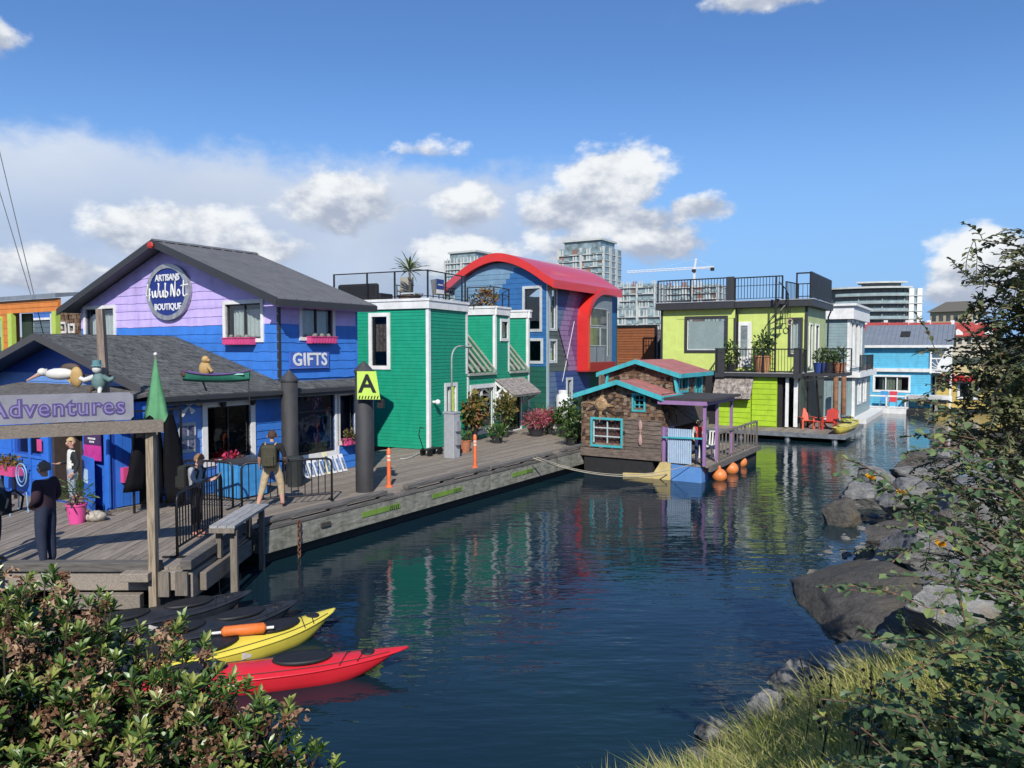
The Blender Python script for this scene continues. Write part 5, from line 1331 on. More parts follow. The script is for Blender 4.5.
for (x, y, z0, z1) in ((-.03, -.03, qm, qt), (-.63, -.43, 0, qm - .3)):
    g = MB(); g.box(x, x + .16, y, y + .16, z0 + .02, z1); g.build('corner_board', M_white, grey)
g = MB(); g.box(-1.5, 7, -1.2, 5, -.4, -.02); g.build('float', M_white, grey)
railing(grey, [(-.8, -.7, qm + .02), (2.5, -.7, qm + .02), (5.5, -.7, qm + .02)], 1.0, M_black, bars=.3, bar=.03)
# two brown mooring piles with an X of cables
for i, u in enumerate((835, 843)):
    p = ground(u, 427 - 3 * i, 0); t = thing('mooring_pile', ('left of two slim brown piles beside the lime float', 'right of two slim brown piles beside the lime float')[i], 'pile', (p.x, p.y, 0), 0, 'brown piles')
    g = MB(); zt_ = at(u, 374, p.y).z; g.lathe([(.15, -1), (.14, zt_), (.0, zt_ + .05)], (0, 0, 0), 10); g.build('shaft', mat('brown_pile', (.24, .115, .06), .8, .3, 3, dirt=.3), t, smooth=True)
    g = MB(); g.lathe([(.17, .4), (.17, .55)], (0, 0, 0), 10); g.build('hoop', M_steel, t)

# ================================================================== BRIGHT BLUE HOUSE
B = Frame(ground(940, 413, 0), 31.8)
blue = fthing(B, 'blue_float_house', 'bright turquoise-blue float house with grey metal roof and white trim', 'house')
M_cyan = paint('cyan_blue_paint', (.09, .42, .62), rnd=.03)
hw = [(1.95, 4.1, 1.45, 2.42)]
backing(blue, 'x', 0, const(.66), const(4.75), .3, 4.7, hw, M_cyan); siding(blue, 'x', 0, const(.66), const(4.75), .3, 4.65, .17, hw, M_cyan, t=.018, split=False)
w = window(blue, 'x', 0, *hw[0], trim=.12, nx=3, mull=.07, curtain=[(2.4, 3.6, 1.45, 2.4)], sill=False, cm=mat('grey_green_curtain', (.25, .26, .2), .9))
g = MB(); wbox(g, 'x', 0, .66, 4.3, .02, .22, 2.78, 3.02); g.build('belt_board', M_white, blue)
g = MB(); g.box(0, 6, 4.7, 4.8, .3, 4.7); g.box(0, 6, .62, .70, .3, 4.7); g.box(6, 6.1, .66, 4.8, .3, 4.7); g.build('rear_wall', M_cyan, blue)
g = MB(); g.prism([(-.35, 4.62), (2.9, 6.12), (6.2, 4.62), (6.2, 4.54), (2.9, 6.03), (-.35, 4.54)], 'y', -.7, 5.0); br = g.build('roof', mat('blue_grey_metal', (.25, .28, .32), .45, .06, 2, metal=.3), blue)
for i in range(20):
    y = -.6 + i * .29; g = MB(); g.bar((-.35, y, 4.635), (2.9, y, 6.135), .025, .035); g.build('seam', MATS['blue_grey_metal'], br)
g = MB(); g.prism([(.9, 5.22), (1.7, 5.58), (1.7, 5.64), (.9, 5.28)], 'y', 2.0, 2.6); g.build('skylight', M_dark, br)
g = MB(); g.box(-.4, -.352, -.7, 5.0, 4.46, 4.64); g.build('eave_board', M_white, blue)
# balcony at the right with a sunburst balustrade
g = MB(); g.box(-.05, 1.5, -.62, .64, 2.74, 2.9); g.build('balcony_floor', M_white, blue)
for y in (-.58, .62):
    g = MB(); g.box(-.12, .02, y - .06, y + .06, .3 if y < 0 else 2.7, 4.55); g.build('balcony_post', M_white, blue)
g = MB(); g.bar((-.06, -.55, 3.72), (-.06, .6, 3.72), .09, .09); g.bar((-.06, -.55, 2.98), (-.06, .6, 2.98), .07, .07); g.build('balcony_rail', M_white, blue)
for i in range(7):
    a = pi * (i + .5) / 7; g = MB(); R_ = .62; e = (.02 + min(.55, max(-.55, R_ * 1.1 * cos(a))), 2.98 + min(.72, R_ * 1.15 * sin(a) + .05)); g.bar((-.06, .02 + .1 * cos(a), 3.0 + .08 * sin(a)), (-.06, *e), .09, .04, 0, (0, 1, 0)); g.build('sunburst_slat', M_white, blue)
g = MB(); g.box(1.4, 1.5, -.6, .6, 2.9, 4.5); g.build('balcony_wall', M_white, blue)
# floating porch: white frame, red and blue chairs
g = MB(); g.box(-2.2, 0, 1.9, 4.9, -.2, .35); g.build('porch_float', M_white, blue); g = MB(); g.box(-2.0, 6, .6, 1.88, -.1, .28); g.build('house_float', M_dark, blue)
for (p, q) in (((-2.15, 1.95, .36), (-2.15, 1.95, 1.2)), ((-2.15, 3.1, .36), (-2.15, 3.1, 1.2)), ((-2.15, 4.2, .36), (-2.15, 4.2, 1.2)), ((-2.15, 1.95, 1.18), (-2.15, 4.3, 1.18)), ((-2.15, 1.95, .42), (-2.15, 4.3, .42)), ((-.1, 1.95, 1.18), (-2.15, 1.95, 1.18)), ((-.1, 1.95, .36), (-.1, 1.95, 1.2))):
    g = MB(); g.bar(p, q, .1, .1); g.build('porch_frame', M_white, blue)
for i, (y, c, l) in enumerate(((3.2, (.55, .04, .06), 'red folding chair on the porch of the blue float house'), (3.75, (.05, .25, .5), 'blue folding chair on the porch of the blue float house'))):
    t = thing('folding_chair', l, 'chair', B.wld((-1.3, y - .4, .35)), B.rz); m_ = mat('chair_cloth_%d' % i, c, .8)
    g = MB(); g.box(-.22, .22, -.24, .24, .4, .44); g.build('seat', m_, t); g = MB(); g.prism([(.2, .44), (.34, 1.1), (.3, 1.1), (.16, .44)], 'y', -.24, .24); g.build('backrest', m_, t)
    for a in (-.2, .2):
        for b in (-.22, .22):
            g = MB(); g.bar((a, b, 0), (-a, b, .42), .03, .03); g.build('leg', M_steel, t)
# white upturned dinghy hanging by the house, satellite dish
dn_ = fthing(B, 'white_dinghy', 'white dinghy slung beside the blue house window', 'boat')
g = MB(); prof = []
for i in range(13):
    t = i / 12; w_ = .55 * sin(pi * min(1, t * .93 + .07)) ** .6; prof.append((1.9 - t * 2.6, w_))
vs = []
for (y, w_) in prof: vs += [(-.5 - w_, y, 1.22), (-.5 - w_ * .8, y, .95), (-.5, y, .8), (-.5 + w_ * .8, y, .95), (-.5 + w_, y, 1.22)]
fs = [(5 * i + k, 5 * i + k + 1, 5 * i + k + 6, 5 * i + k + 5) for i in range(12) for k in range(4)] + [(5 * i, 5 * i + 5, 5 * i + 9, 5 * i + 4) for i in range(12)]
g.add(vs, fs); g.build('hull', M_white, dn_, smooth=False)
g = MB(); g.box(-.7, -.3, -.4, 1.5, .66, .82); g.build('cradle', M_dark, dn_)
sd_ = fthing(B, 'satellite_dish', 'grey satellite dish at the left edge of the blue house', 'dish')
dy, dz = B.px(868, 370, -.8)
g = MB(); g.lathe([(.02, 0), (.25, .04), (.42, .14), (.41, .15), (.24, .06), (.02, .03)], (0, 0, 0), 18); o = g.build('reflector', mat('dish_grey', (.4, .4, .42), .5), sd_, smooth=True); o.location = (-.8, dy, dz); o.rotation_euler = (.5, -1.1, 0)
g = MB(); g.tube([(-.8, dy, dz), (-.1, dy - .2, dz - .25), (0, dy - .25, dz - .3)], .03, 6); g.build('arm', M_steel, sd_)

# yellow and red boathouse awning seen through the leaves further right
T = Frame(ground(962, 411, 0), 31.8)
yel = fthing(T, 'yellow_float_house', 'yellow float house with red flowers behind the shrub', 'house')
M_yel = paint('butter_yellow', (.62, .45, .12))
backing(yel, 'x', 0, const(-3.5), const(1.6), .2, 2.6, [(-.9, .2, 1.0, 2.0)], M_yel); siding(yel, 'x', 0, const(-3.5), const(1.6), .2, 2.6, .2, [(-.9, .2, 1.0, 2.0)], M_yel, t=.015, split=False)
window(yel, 'x', 0, -.9, .2, 1.0, 2.0, trim=.12)
g = MB(); g.prism([(-.5, 2.5), (1.8, 3.3), (4, 2.5), (4, 2.4), (1.8, 3.2), (-.5, 2.4)], 'y', -3.8, 1.9); g.build('roof', mat('pale_yellow_roof', (.5, .4, .2), .8), yel)
g = MB(); g.box(.1, 4, -3.4, 1.5, -.2, 2.4); g.build('inner_wall', M_dark, yel)
g = MB()
for i in range(90): g.blob((-.5 + rs.uniform(-.2, .1), rs.uniform(-2.5, 1.6), 2.35 + rs.uniform(-.3, .2)), .12, 6, 4)
g.build('red_flowers', mat('red_blossom', (.5, .03, .03), .8), yel)['kind'] = 'stuff'

# ================================================================== ORANGE HOUSE at the far left and its neighbours
O = Frame(at(57, 360, 27), 31.8); O.o.z = DECK
org = fthing(O, 'orange_house', 'orange boarded house with lime green posts at the left edge', 'house')
M_org = paint('orange_paint', (.62, .20, .035), rnd=.06); M_lpost = paint('lime_post', (.45, .58, .10))
zt = O.px(40, 299)[1]; zo = O.px(40, 312)[1]; yl_ = [O.px(u, 320)[0] for u in (57, 53, 23, 13, 9, 2)]
backing(org, 'x', 0, const(yl_[0] - .1), const(yl_[0] + 8), zo, zt, [], M_org); siding(org, 'x', 0, const(yl_[0] - .1), const(yl_[0] + 8), zo, zt, .17, [], M_org, t=.02)
backing(org, 'x', 0, const(yl_[4]), const(yl_[4] + 5), 0, zo, [(yl_[5], yl_[5] + 1, 3.2, zo - .2)], M_org); siding(org, 'x', 0, const(yl_[4]), const(yl_[4] + 5), .2, zo, .26, [(yl_[5], yl_[5] + 1, 3.2, zo - .2)], M_org, t=.02)
window(org, 'x', 0, yl_[5], yl_[5] + 1, 3.2, zo - .2, trim=.1, tm=M_lpost, sill=True)
g = MB(); g.box(-.05, .12, yl_[1], yl_[0], 0, zo); g.build('post', M_lpost, org); g = MB(); g.box(-.06, .1, yl_[3], yl_[4], 0, zo); g.build('post', M_lpost, org)
g = MB(); g.box(.3, .36, yl_[2], yl_[3], 0, zo); g.build('door', mat('dark_green_door', (.03, .05, .035), .6), org)
g = MB(); g.prism([(-.12, zt + .0), (1.2, zt + .2), (1.2, zt + .3), (-.12, zt + .16)], 'y', yl_[0] - .15, yl_[0] + 9); g.build('roof', mat('steel_roof', (.3, .33, .36), .35, .1, 3, metal=.5), org)
g = MB(); g.box(.02, .35, yl_[4] - .05, yl_[4] + .1, 0, zt); g.build('wing_wall', M_org, org)
# behind it: blue-and-slate house and a brown shingled one
O2 = Frame(at(57, 345, 40), 31.8); O2.o.z = DECK
nb = fthing(O2, 'slate_house', 'blue and slate house seen through the orange porch', 'house')
za, zb_ = O2.px(45, 314)[1], O2.px(45, 320)[1]
y0_, y1_ = O2.px(52, 320)[0], O2.px(34, 320)[0]
siding(nb, 'x', 0, const(y0_), const(y1_), 1, zb_, .25, [], paint('slate_board', (.10, .14, .16)), t=.03); siding(nb, 'x', 0, const(y0_), const(y1_), zb_ + .12, za + .1, .25, [], paint('mid_blue_roof', (.05, .14, .42)), t=.03)
g = MB(); g.box(.02, 5, y0_, y1_, 0, za); g.build('wall', M_dark, nb)
g = MB(); wbox(g, 'x', 0, y0_ - .1, y1_ + .1, 0, .1, zb_, zb_ + .12); wbox(g, 'x', 0, y0_ - .12, y0_, 0, .1, 0, za); wbox(g, 'x', 0, y1_, y1_ + .12, 0, .1, 0, zb_ - .001); g.build('trim', M_white, nb)
wh = fthing(O2, 'white_house', 'low white house with dark roof seen through the orange porch', 'house')
g = MB(); g.prism([(y1_ + .2, 0), (y1_ + 2.2, 0), (y1_ + 2.2, 3.4), (y1_ + 1.0, 4.0), (y1_ + .2, 3.5)], 'x', .5, 4); g.build('wall', M_white, wh); g = MB(); g.prism([(y1_ + 2.5, 3.3), (y1_ + 1.0, 4.1), (y1_ + .15, 3.6), (y1_ + .15, 3.75), (y1_ + 1.0, 4.3), (y1_ + 2.5, 3.5)], 'x', .3, 4.2); g.build('roof', M_trimgrey, wh)
g = MB(); wbox(g, 'x', .5, y1_ + .6, y1_ + 1.3, -.01, .02, 2.4, 3.0); g.build('window', M_dark, wh)
O3 = Frame(at(74, 345, 33), 31.8); O3.o.z = DECK
bs = fthing(O3, 'shingled_house', 'brown shingled gable with small white windows beyond the lilac house', 'house')
ya, yb2 = O3.px(76, 320)[0], O3.px(59, 320)[0]; zt = O3.px(66, 308)[1]
z0_ = O3.px(66, 331)[1]
hs_ = [(O3.px(65.5, 320)[0], O3.px(60.5, 320)[0], z0_, O3.px(66, 324)[1]), (O3.px(74, 320)[0], O3.px(70, 320)[0], z0_, O3.px(66, 326)[1])]
backing(bs, 'x', 0, const(ya - 2), const(yb2), 0, zt, hs_, M_weath); shakes(bs, 'x', 0, const(ya - 2), const(yb2), 2.5, zt - .1, hs_, M_shake, h=.16)
for q in hs_: window(bs, 'x', 0, *q, trim=.1, nx=1, sill=False)
g = MB(); g.box(.1, 4, ya - 2, yb2, 0, zt); g.build('rear_wall', M_dark, bs)

# rigging wires of a boat outside the picture
for i, (u0, v0, u1, v1) in enumerate(((-22, 120, 36, 312), (-8, 120, 46, 345))):
    a, b = at(u0, v0, 30), at(u1, v1, 30)
    g = MB(); g.tube([a, b], .017, 5); tag(g.build('rigging_wire', mat('wire_grey', (.12, .12, .13), .5)), ('left of two thin rigging wires crossing the sky at the left edge', 'right of two thin rigging wires crossing the sky at the left edge')[i], 'wire')

# ================================================================== THE CITY BEHIND
M_conc = mat('pale_concrete', (.50, .52, .50), .8, .1, .3); M_glz = mat('tower_glass', (.24, .32, .34), .2, .3, .25, spec=.6); M_brk = mat('tower_brick', (.30, .13, .08), .85); M_balg = mat('balcony_glass', (.30, .40, .42), .2, .2, .3); M_dgl = mat('dark_tower_glass', (.085, .105, .11), .2, .4, .2, spec=.6)
def block(label, name, u0, u1, v0, v1, Y, floors_px, deg=31.8, depth=None, bays=6, brick=False, crown=True, cyl=False, cat='tower', gm=None, setb=1.0):
    """Mid/high-rise: floor slabs proud of set-back glazing, piers, balconies with fronts and side walls; window units are single parts."""
    fr = Frame(at(u1, v1, Y), deg); zb = fr.o.z; fr.o.z = 2.0
    t = fthing(fr, name, label, cat); ztop = fr.px(u1, v0)[1]; W = fr.px(u0, v0)[0]; D = depth or W * .8
    fh = floors_px * Y / FPX * 1.02; nf = int(ztop / fh)
    zlow = max(0, zb - 2 - 2 * fh)
    g = MB(); g.box(setb, D, .05 + setb * .3, W - .05, 0, ztop); g.build('core', gm or M_glz, t)
    z = zlow; k = 0
    while z < ztop - fh * .4:
        g = MB(); g.box(0, D, 0, W, z, z + fh * .16); g.build('floor_slab', M_conc, t)
        for b in range(bays):
            y0, y1 = W * b / bays, W * (b + 1) / bays; r = rs.random()
            if r < .5:                                   # balcony front
                g = MB(); g.box(-.35, -.22, y0 + W * .02, y1 - W * .02, z + fh * .16, z + fh * .5); g.build('balcony_front', M_balg, t)
            if r > .32:                                  # window unit between piers
                g = MB(); g.box(setb - .3, setb + .02, y0 + W * .015, y0 + W * .05, z + fh * .16, z + fh); g.box(setb - .3, setb + .02, (y0 + y1) / 2, (y0 + y1) / 2 + W * .03, z + fh * .16, z + fh); g.build('window_pier', M_brk if brick and rs.random() < .3 else M_conc, t)
        z += fh; k += 1
    for y in ((0, W * .47, W * .96) if not cyl else (W * .45,)):
        g = MB(); g.box(-.12, setb + .1, y, y + W * .045, zlow, ztop); g.build('pier', M_conc, t)
    for x in (D * .3, D * .65):
        g = MB(); g.box(x, x + D * .12, -.1, .4, zlow, ztop); g.build('pier', M_conc, t)
    if crown:
        g = MB(); g.box(D * .1, D * .9, W * .12, W * .88, ztop, ztop + fh * 1.1); g.build('penthouse', M_glz, t); g = MB(); g.box(D * .05, D * .95, W * .08, W * .92, ztop + fh * 1.1, ztop + fh * 1.4); g.build('crown_slab', M_conc, t)
    return t
block('tall pale apartment tower with rounded top behind the red roof', 'apartment_tower', 557, 604, 246, 330, 480, 6.2, brick=True, bays=7)
block('white stepped apartment tower top left of the red roof', 'apartment_tower', 444, 478, 258, 330, 500, 6.0, bays=5)
block('pale mid-rise flats behind the brown shed', 'apartment_block', 618, 655, 283, 345, 380, 6.6, bays=6, brick=True, crown=False, cat='building')
block('lower pale flats in front of the mid-rise behind the brown shed', 'apartment_block', 612, 662, 307, 345, 340, 7.5, bays=7, crown=False, cat='building')
block('pale flats seen through the roof railing of the lime house', 'apartment_block', 664, 718, 284, 345, 420, 6.0, bays=7, crown=False, cat='building', brick=True)
# curved condominium at the right: sweeping floor slabs, dark glazing, flat overhanging roof
cv = Frame(at(885, 330, 300), 10); cv.o.z = 2.0
cond = fthing(cv, 'curved_condominium', 'dark glazed condominium with sweeping balconies and overhanging flat roof', 'building')
rad = 30.0; fh = 3.05; ccx = rad; M_slab = mat('grey_slab', (.26, .28, .28), .8, .1, .3)
def ring(r0, a0, a1, z0, z1, name, m, n=26, r1=None):
    g = MB(); r1 = r1 or r0 - 1.4; pts = [(ccx - r0 * cos(a0 + (a1 - a0) * i / n), r0 * sin(a0 + (a1 - a0) * i / n)) for i in range(n + 1)] + [(ccx - r1 * cos(a1 - (a1 - a0) * i / n), r1 * sin(a1 - (a1 - a0) * i / n)) for i in range(n + 1)]
    g.prism(pts, 'z', z0, z1); return g.build(name, m, cond)
ztop = cv.px(890, 288)[1]
ring(rad - 1.6, -.5, .78, 0, ztop, 'glass_wall', M_dgl, r1=rad - 8)
z = ztop - fh * 9
i = 0
while z < ztop - .5:
    a1 = .62 - .0 * i; a0 = -.30
    ring(rad, a0, a1 + (.06 if i % 2 else 0), z, z + .35, 'balcony_slab', M_slab, r1=rad - 3); ring(rad - .1, a0, a1, z + .36, z + 1.25, 'balcony_front', M_balg, r1=rad - .25)
    for k in range(9):
        a = -.27 + k * .1; g = MB(); c_, s_ = cos(a), sin(a); g.bar((ccx - (rad - 1.5) * c_, (rad - 1.5) * s_, z + .35), (ccx - (rad - 1.5) * c_, (rad - 1.5) * s_, z + fh), .5, .4); g.build('pier', M_slab if k % 3 == 0 else M_dgl, cond)
    z += fh; i += 1
ring(rad + 1.5, -.32, .86, ztop, ztop + .7, 'roof_slab', M_conc, r1=rad - 10)
ring(rad - 3, -.25, .3, ztop + .7, ztop + 2.2, 'penthouse', M_dgl, r1=rad - 9); ring(rad - 1, -.3, .36, ztop + 2.2, ztop + 2.8, 'roof_slab', M_conc, r1=rad - 10)
for k in range(10):
    z = ztop - fh * (k + 1); g = MB(); g.box(2.4, 8, -14.5, -9.0, z, z + .35); g.build('balcony_slab', M_conc, cond); g = MB(); g.box(2.6, 8, -14.2, -12.4, z + .35, z + fh); g.box(2.6, 8, -11.2, -9.4, z + .35, z + fh); g.build('wall_panel', M_white, cond)
g = MB(); g.box(3.2, 9, -14, -9.2, 0, ztop); g.build('end_wall', M_balg, cond)
# tower crane
cr = Frame(at(694, 330, 700), 31.8); cr.o.z = 2.0
crane = fthing(cr, 'tower_crane', 'white tower crane with long horizontal jib above the roofs', 'crane')
zj = at(694, 269, 700).z - 2; yl2 = cr.px(627, 268)[0]; yr2 = cr.px(714, 268)[0]
M_cw = mat('crane_white', (.7, .72, .74), .6)
g = MB(); g.box(-1.0, 1.0, -1.0, 1.0, 0, zj); g.build('mast', M_cw, crane)
def truss(name, y0, y1, h):
    g = MB(); n = 18
    for (dx, dz) in ((-.9, 0), (.9, 0), (0, h)): g.bar((dx, y0, zj + dz), (dx, y1, zj + dz), .55, .55)
    for i in range(n):
        a, b = y0 + (y1 - y0) * i / n, y0 + (y1 - y0) * (i + 1) / n; g.bar((-.9, a, zj), (0, b, zj + h), .3, .3); g.bar((.9, a, zj), (0, b, zj + h), .3, .3)
    g.build(name, M_cw, crane)
truss('jib', 0, yl2, 1.8); truss('counter_jib', 0, yr2, 1.4)
g = MB(); g.bar((0, 0, zj), (0, -1.5, zj + 9.5), 1.6, 1.2); g.build('apex', M_cw, crane); g = MB(); g.box(-1.2, 1.2, yr2, yr2 + 3, zj - 2.5, zj + .3); g.build('counterweight', M_dark, crane); g = MB(); g.box(-2.2, -1, -1.5, 2.0, zj - 2.8, zj - .3); g.build('cab', M_dark, crane)
for (a, z_) in ((yl2 * .6, zj + 1.8), (yr2 * .9, zj + 1.4)):
    g = MB(); g.bar((0, -1.5, zj + 9.3), (0, a, z_), .12, .12); g.build('tie', M_cw, crane)
# row of red-roofed townhouses, and the beige house on the rise
M_rt = mat('red_tile_roof', (.36, .055, .045), .8, .15, .8); M_cream = mat('cream_render', (.55, .5, .4), .85)
for i, u in enumerate((872, 893, 915, 937, 961, 985)):
    fr = Frame(at(u, 345, 150 + i * 2), 31.8); zb = fr.o.z; fr.o.z = 1.5
    t = fthing(fr, 'townhouse', ['leftmost red-roofed townhouse beside the grey float house', 'second red-roofed townhouse from the left', 'third red-roofed townhouse below the condominium', 'fourth red-roofed townhouse above the blue house roof', 'fifth red-roofed townhouse below the beige house', 'rightmost red-roofed townhouse behind the tree'][i], 'house', 'red-roofed townhouses')
    zr_ = fr.px(u, 322)[1]; ze = fr.px(u, 335)[1]; Wd = 4.6
    g = MB(); g.box(0, 8, -Wd / 2, Wd / 2, 0, ze); g.build('wall', M_cream, t)
    g = MB(); g.prism([(-.5, ze - .1), (4, zr_), (8.5, ze - .1), (8.5, ze - .3), (4, zr_ - .25), (-.5, ze - .3)], 'y', -Wd / 2 - .02, Wd / 2 - .04); rf = g.build('roof', M_rt, t)
    g = MB(); yy = rs.uniform(-.8, .8); g.prism([(yy - .9, ze - .3), (yy + .9, ze - .3), (yy + .9, ze + .5), (yy, ze + 1.3), (yy - .9, ze + .5)], 'x', -.3, 2.5); g.build('dormer', M_white, rf)
    g = MB(); g.box(3.4, 4.2, Wd / 2 - .9, Wd / 2 - .2, zr_ - 1, zr_ + .5); g.build('chimney', M_white, rf)
    for yy in (-1.4, .2, 1.4):
        g = MB(); wbox(g, 'x', 0, yy - .35, yy + .35, .0, .04, ze - 1.9, ze - .7); g.build('window', M_dgl, t)
hf_ = Frame(at(968, 340, 210), 50); hf_.o.z = 2
bh_ = fthing(hf_, 'beige_house', 'beige house with grey-brown hipped roof on the rise at the right', 'house')
zt = hf_.px(968, 300)[1]; ze = hf_.px(968, 311)[1]
g = MB(); g.box(0, 9, 0, 10, 0, ze); g.build('wall', mat('beige_wall', (.45, .38, .25), .85), bh_)
g = MB(); e = .8; g.add([(-e, -e, ze), (9 + e, -e, ze), (9 + e, 10 + e, ze), (-e, 10 + e, ze), (4.5, 2.0, zt), (4.5, 7.5, zt)], [(0, 1, 4), (1, 2, 5, 4), (2, 3, 5), (3, 0, 4, 5), (0, 3, 2, 1)]); g.build('roof', mat('brown_grey_roof', (.13, .12, .10), .9), bh_)
for k in range(5):
    g = MB(); wbox(g, 'x', 0, .8 + k * 1.9, 1.9 + k * 1.9, 0, .05, ze - 2.6, ze - 1.0); g.build('window', M_dgl, bh_)
g = MB(); g.prism([(2.5, ze), (6.5, ze), (4.5, ze + 2.4)], 'y', -.9, -.5); g.build('gable', MATS['beige_wall'], bh_)
g = MB(); wbox(g, 'y', 0, 3.2, 5.4, 0, .05, ze - 2.6, ze - 1.0); g.build('window', M_dgl, bh_)

# ================================================================== THINGS ON AND AROUND THE DOCK
def leaf(mb, tn, p, d, up, L_, w, tone, fold=.25, curl=.15):
    """one leaf: 6-vertex folded blade starting at p along d"""
    d = Vector(d).normalized(); s = d.cross(Vector(up))
    s = s.normalized() if s.length > 1e-4 else d.orthogonal().normalized(); n = s.cross(d)
    p = Vector(p); e = n * w * fold; cu = n * L_ * curl; o = len(mb.v)
    f = lambda t, h: tuple(p + d * (L_ * t) + s * (w * h) + e * abs(h) * 2 - cu * t * t)
    mb.v += [f(0, 0), f(.4, .40), f(.76, .47), f(1, .0), f(.76, -.47), f(.4, -.40), f(.58, 0)]
    mb.f += [(o, o + 6, o + 1), (o + 1, o + 6, o + 2), (o + 2, o + 6, o + 3), (o + 3, o + 6, o + 4), (o + 4, o + 6, o + 5), (o + 5, o + 6, o)]; mb.m += [0] * 6; tn += [tone] * 7
def rdir(r, up=.2):
    while 1:
        v = Vector((r.uniform(-1, 1), r.uniform(-1, 1), r.uniform(-1, 1)))
        if .05 < v.length < 1: v.normalize(); v.z += up; return v.normalized()
def leafball(mb, tn, c, rad, n, size, r, tones=(.2, .8), up=.3, hollow=.5, asp=.5):
    rx, ry, rz = rad if isinstance(rad, (tuple, list)) else (rad,) * 3
    for _ in range(n):
        v = rdir(r, 0); q = (hollow + (1 - hollow) * r.random()) ; p = (c[0] + v.x * rx * q, c[1] + v.y * ry * q, c[2] + v.z * rz * q)
        d = (v + rdir(r, up) * .9); L_ = size * r.uniform(.6, 1.25); leaf(mb, tn, p, d, rdir(r, .6), L_, L_ * asp, r.uniform(*tones))
def plant_part(name, mb, tn, m, parent):
    o = mb.build(name, m, parent); set_tone(o, tn); return o
ML_green = leafmat('garden_leaf', [(.012, .03, .01), (.03, .075, .02), (.07, .14, .03), (.14, .2, .05)])
ML_autumn = leafmat('autumn_leaf', [(.05, .07, .02), (.14, .15, .04), (.28, .2, .05), (.3, .1, .05)])
ML_pink = leafmat('pink_heather', [(.25, .03, .07), (.45, .08, .14), (.55, .2, .22), (.2, .15, .06)])
ML_red = leafmat('red_geranium', [(.4, .01, .02), (.6, .03, .06), (.55, .06, .2), (.1, .15, .04)])
ML_dark = leafmat('purple_foliage', [(.03, .02, .03), (.09, .05, .07), (.12, .1, .06), (.06, .09, .03)])
ML_grass = leafmat('blade_leaf', [(.05, .1, .02), (.12, .2, .05), (.25, .3, .1), (.35, .33, .15)])
rp_ = random.Random(5)
def pot(par, r, h, m, c=(0, 0, 0), taper=.75):
    g = MB(); g.lathe([(r * taper, 0), (r, h * .92), (r * 1.08, h * .92), (r * 1.08, h), (r * .92, h), (r * .9, h * .9)], c, 16); smooth_by_angle(g.build('pot', m, par))
    g = MB(); g.lathe([(.01, h * .89), (r * .9, h * .9)], c, 14); g.build('soil', M_soil, par)
M_terra = mat('terracotta', (.42, .16, .08), .8, .15, 8); M_potdk = mat('dark_glazed_pot', (.03, .03, .035), .4); M_potwh = mat('white_pot', (.6, .58, .54), .6); M_potbl = mat('blue_glazed_pot', (.04, .08, .3), .3); M_potpk = mat('pink_plastic_pot', (.7, .08, .3), .45, .04)
def potted(label, loc, pr, ph, pm, mlist, stem=True, cat='plant', name='potted_plant', group=None):
    """mlist: (leaf material, centre offset z, radii, n leaves, leaf size, tones, aspect)"""
    t = thing(name, label, cat, loc, rp_.uniform(0, 6), group); 
    if pm: pot(t, pr, ph, pm)
    for k, (m, zc, rad, n, sz, tones, asp) in enumerate(mlist):
        mb = MB(); tn = []; leafball(mb, tn, (0, 0, zc), rad, n, sz, rp_, tones, asp=asp, hollow=.25); plant_part('foliage', mb, tn, m, t)
    if stem:
        g = MB()
        for i in range(4): a = i * 1.6; g.tube([(0, 0, ph * .8), (.1 * cos(a) * pr * 3, .1 * sin(a) * pr * 3, mlist[0][1])], .012, 4)
        g.build('stems', mat('stem_brown', (.08, .06, .03), .9), t)
    return t
def spiky(label, loc, pr, ph, pm, n, L_, m, tones=(.2, .9), name='spiky_plant', w=.03, trunk=0):
    t = thing(name, label, 'plant', loc, 0)
    if pm: pot(t, pr, ph, pm)
    if trunk:
        g = MB(); g.tube([(0, 0, ph * .8), (.02, .0, ph + trunk * .5), (0, .02, ph + trunk)], [.05, .04, .045], 8); g.build('trunk', mat('palm_trunk', (.16, .12, .08), .9, .3, 30, .01), t)
    mb = MB(); tn = []
    for i in range(n):
        d = rdir(rp_, .75); leaf(mb, tn, (0, 0, ph * .9 + trunk), d, (0, 0, 1), L_ * rp_.uniform(.6, 1.1), w, rp_.uniform(*tones), fold=.4, curl=rp_.uniform(.05, .45))
    plant_part('foliage', mb, tn, m, t); return t
def onF(u, v, z=DECK): return ground(u, v, z)

# ---- pilings
def piling(label, fx, fy, h, r, m, cone=True):
    t = thing('piling', label, 'piling', F.wld((fx, fy, 0)), F.rz)
    g = MB(); g.lathe([(r * 1.03, -1.6), (r, 0), (r * .98, h)], (0, 0, 0), 20); g.build('shaft', m, t, smooth=True)
    g = MB(); g.lathe([(r * 1.1, h), (r * 1.1, h + .06), (.02, h + (.3 if cone else .12))], (0, 0, 0), 20); smooth_by_angle(g.build('cap', mat('pile_cap', (.05, .05, .055), .6), t)); return t
M_pile = mat('dark_pile', (.032, .032, .035), .7, .15, 3, dirt=.3, dirtcol=(.12, .11, .09))
pA = piling('tall charcoal piling carrying the lime A sign on the dock', 4.75, -3.05, 2.98, .225, M_pile)
piling('charcoal piling close to the shop wall behind the A piling', 7.7, -.42, 2.75, .22, M_pile)
piling('charcoal piling between the two big shop windows', 4.62, -.52, 2.72, .22, M_pile)
asg = thing('letter_sign', 'lime green panel with black letter A on the piling', 'sign', F.wld((4.75, -3.05, 0)), 0)
sgn = math.radians(12)
g = MB(); zc = at(368, 386, 18.9).z - DECK; q = at(368, 386, 18.6)
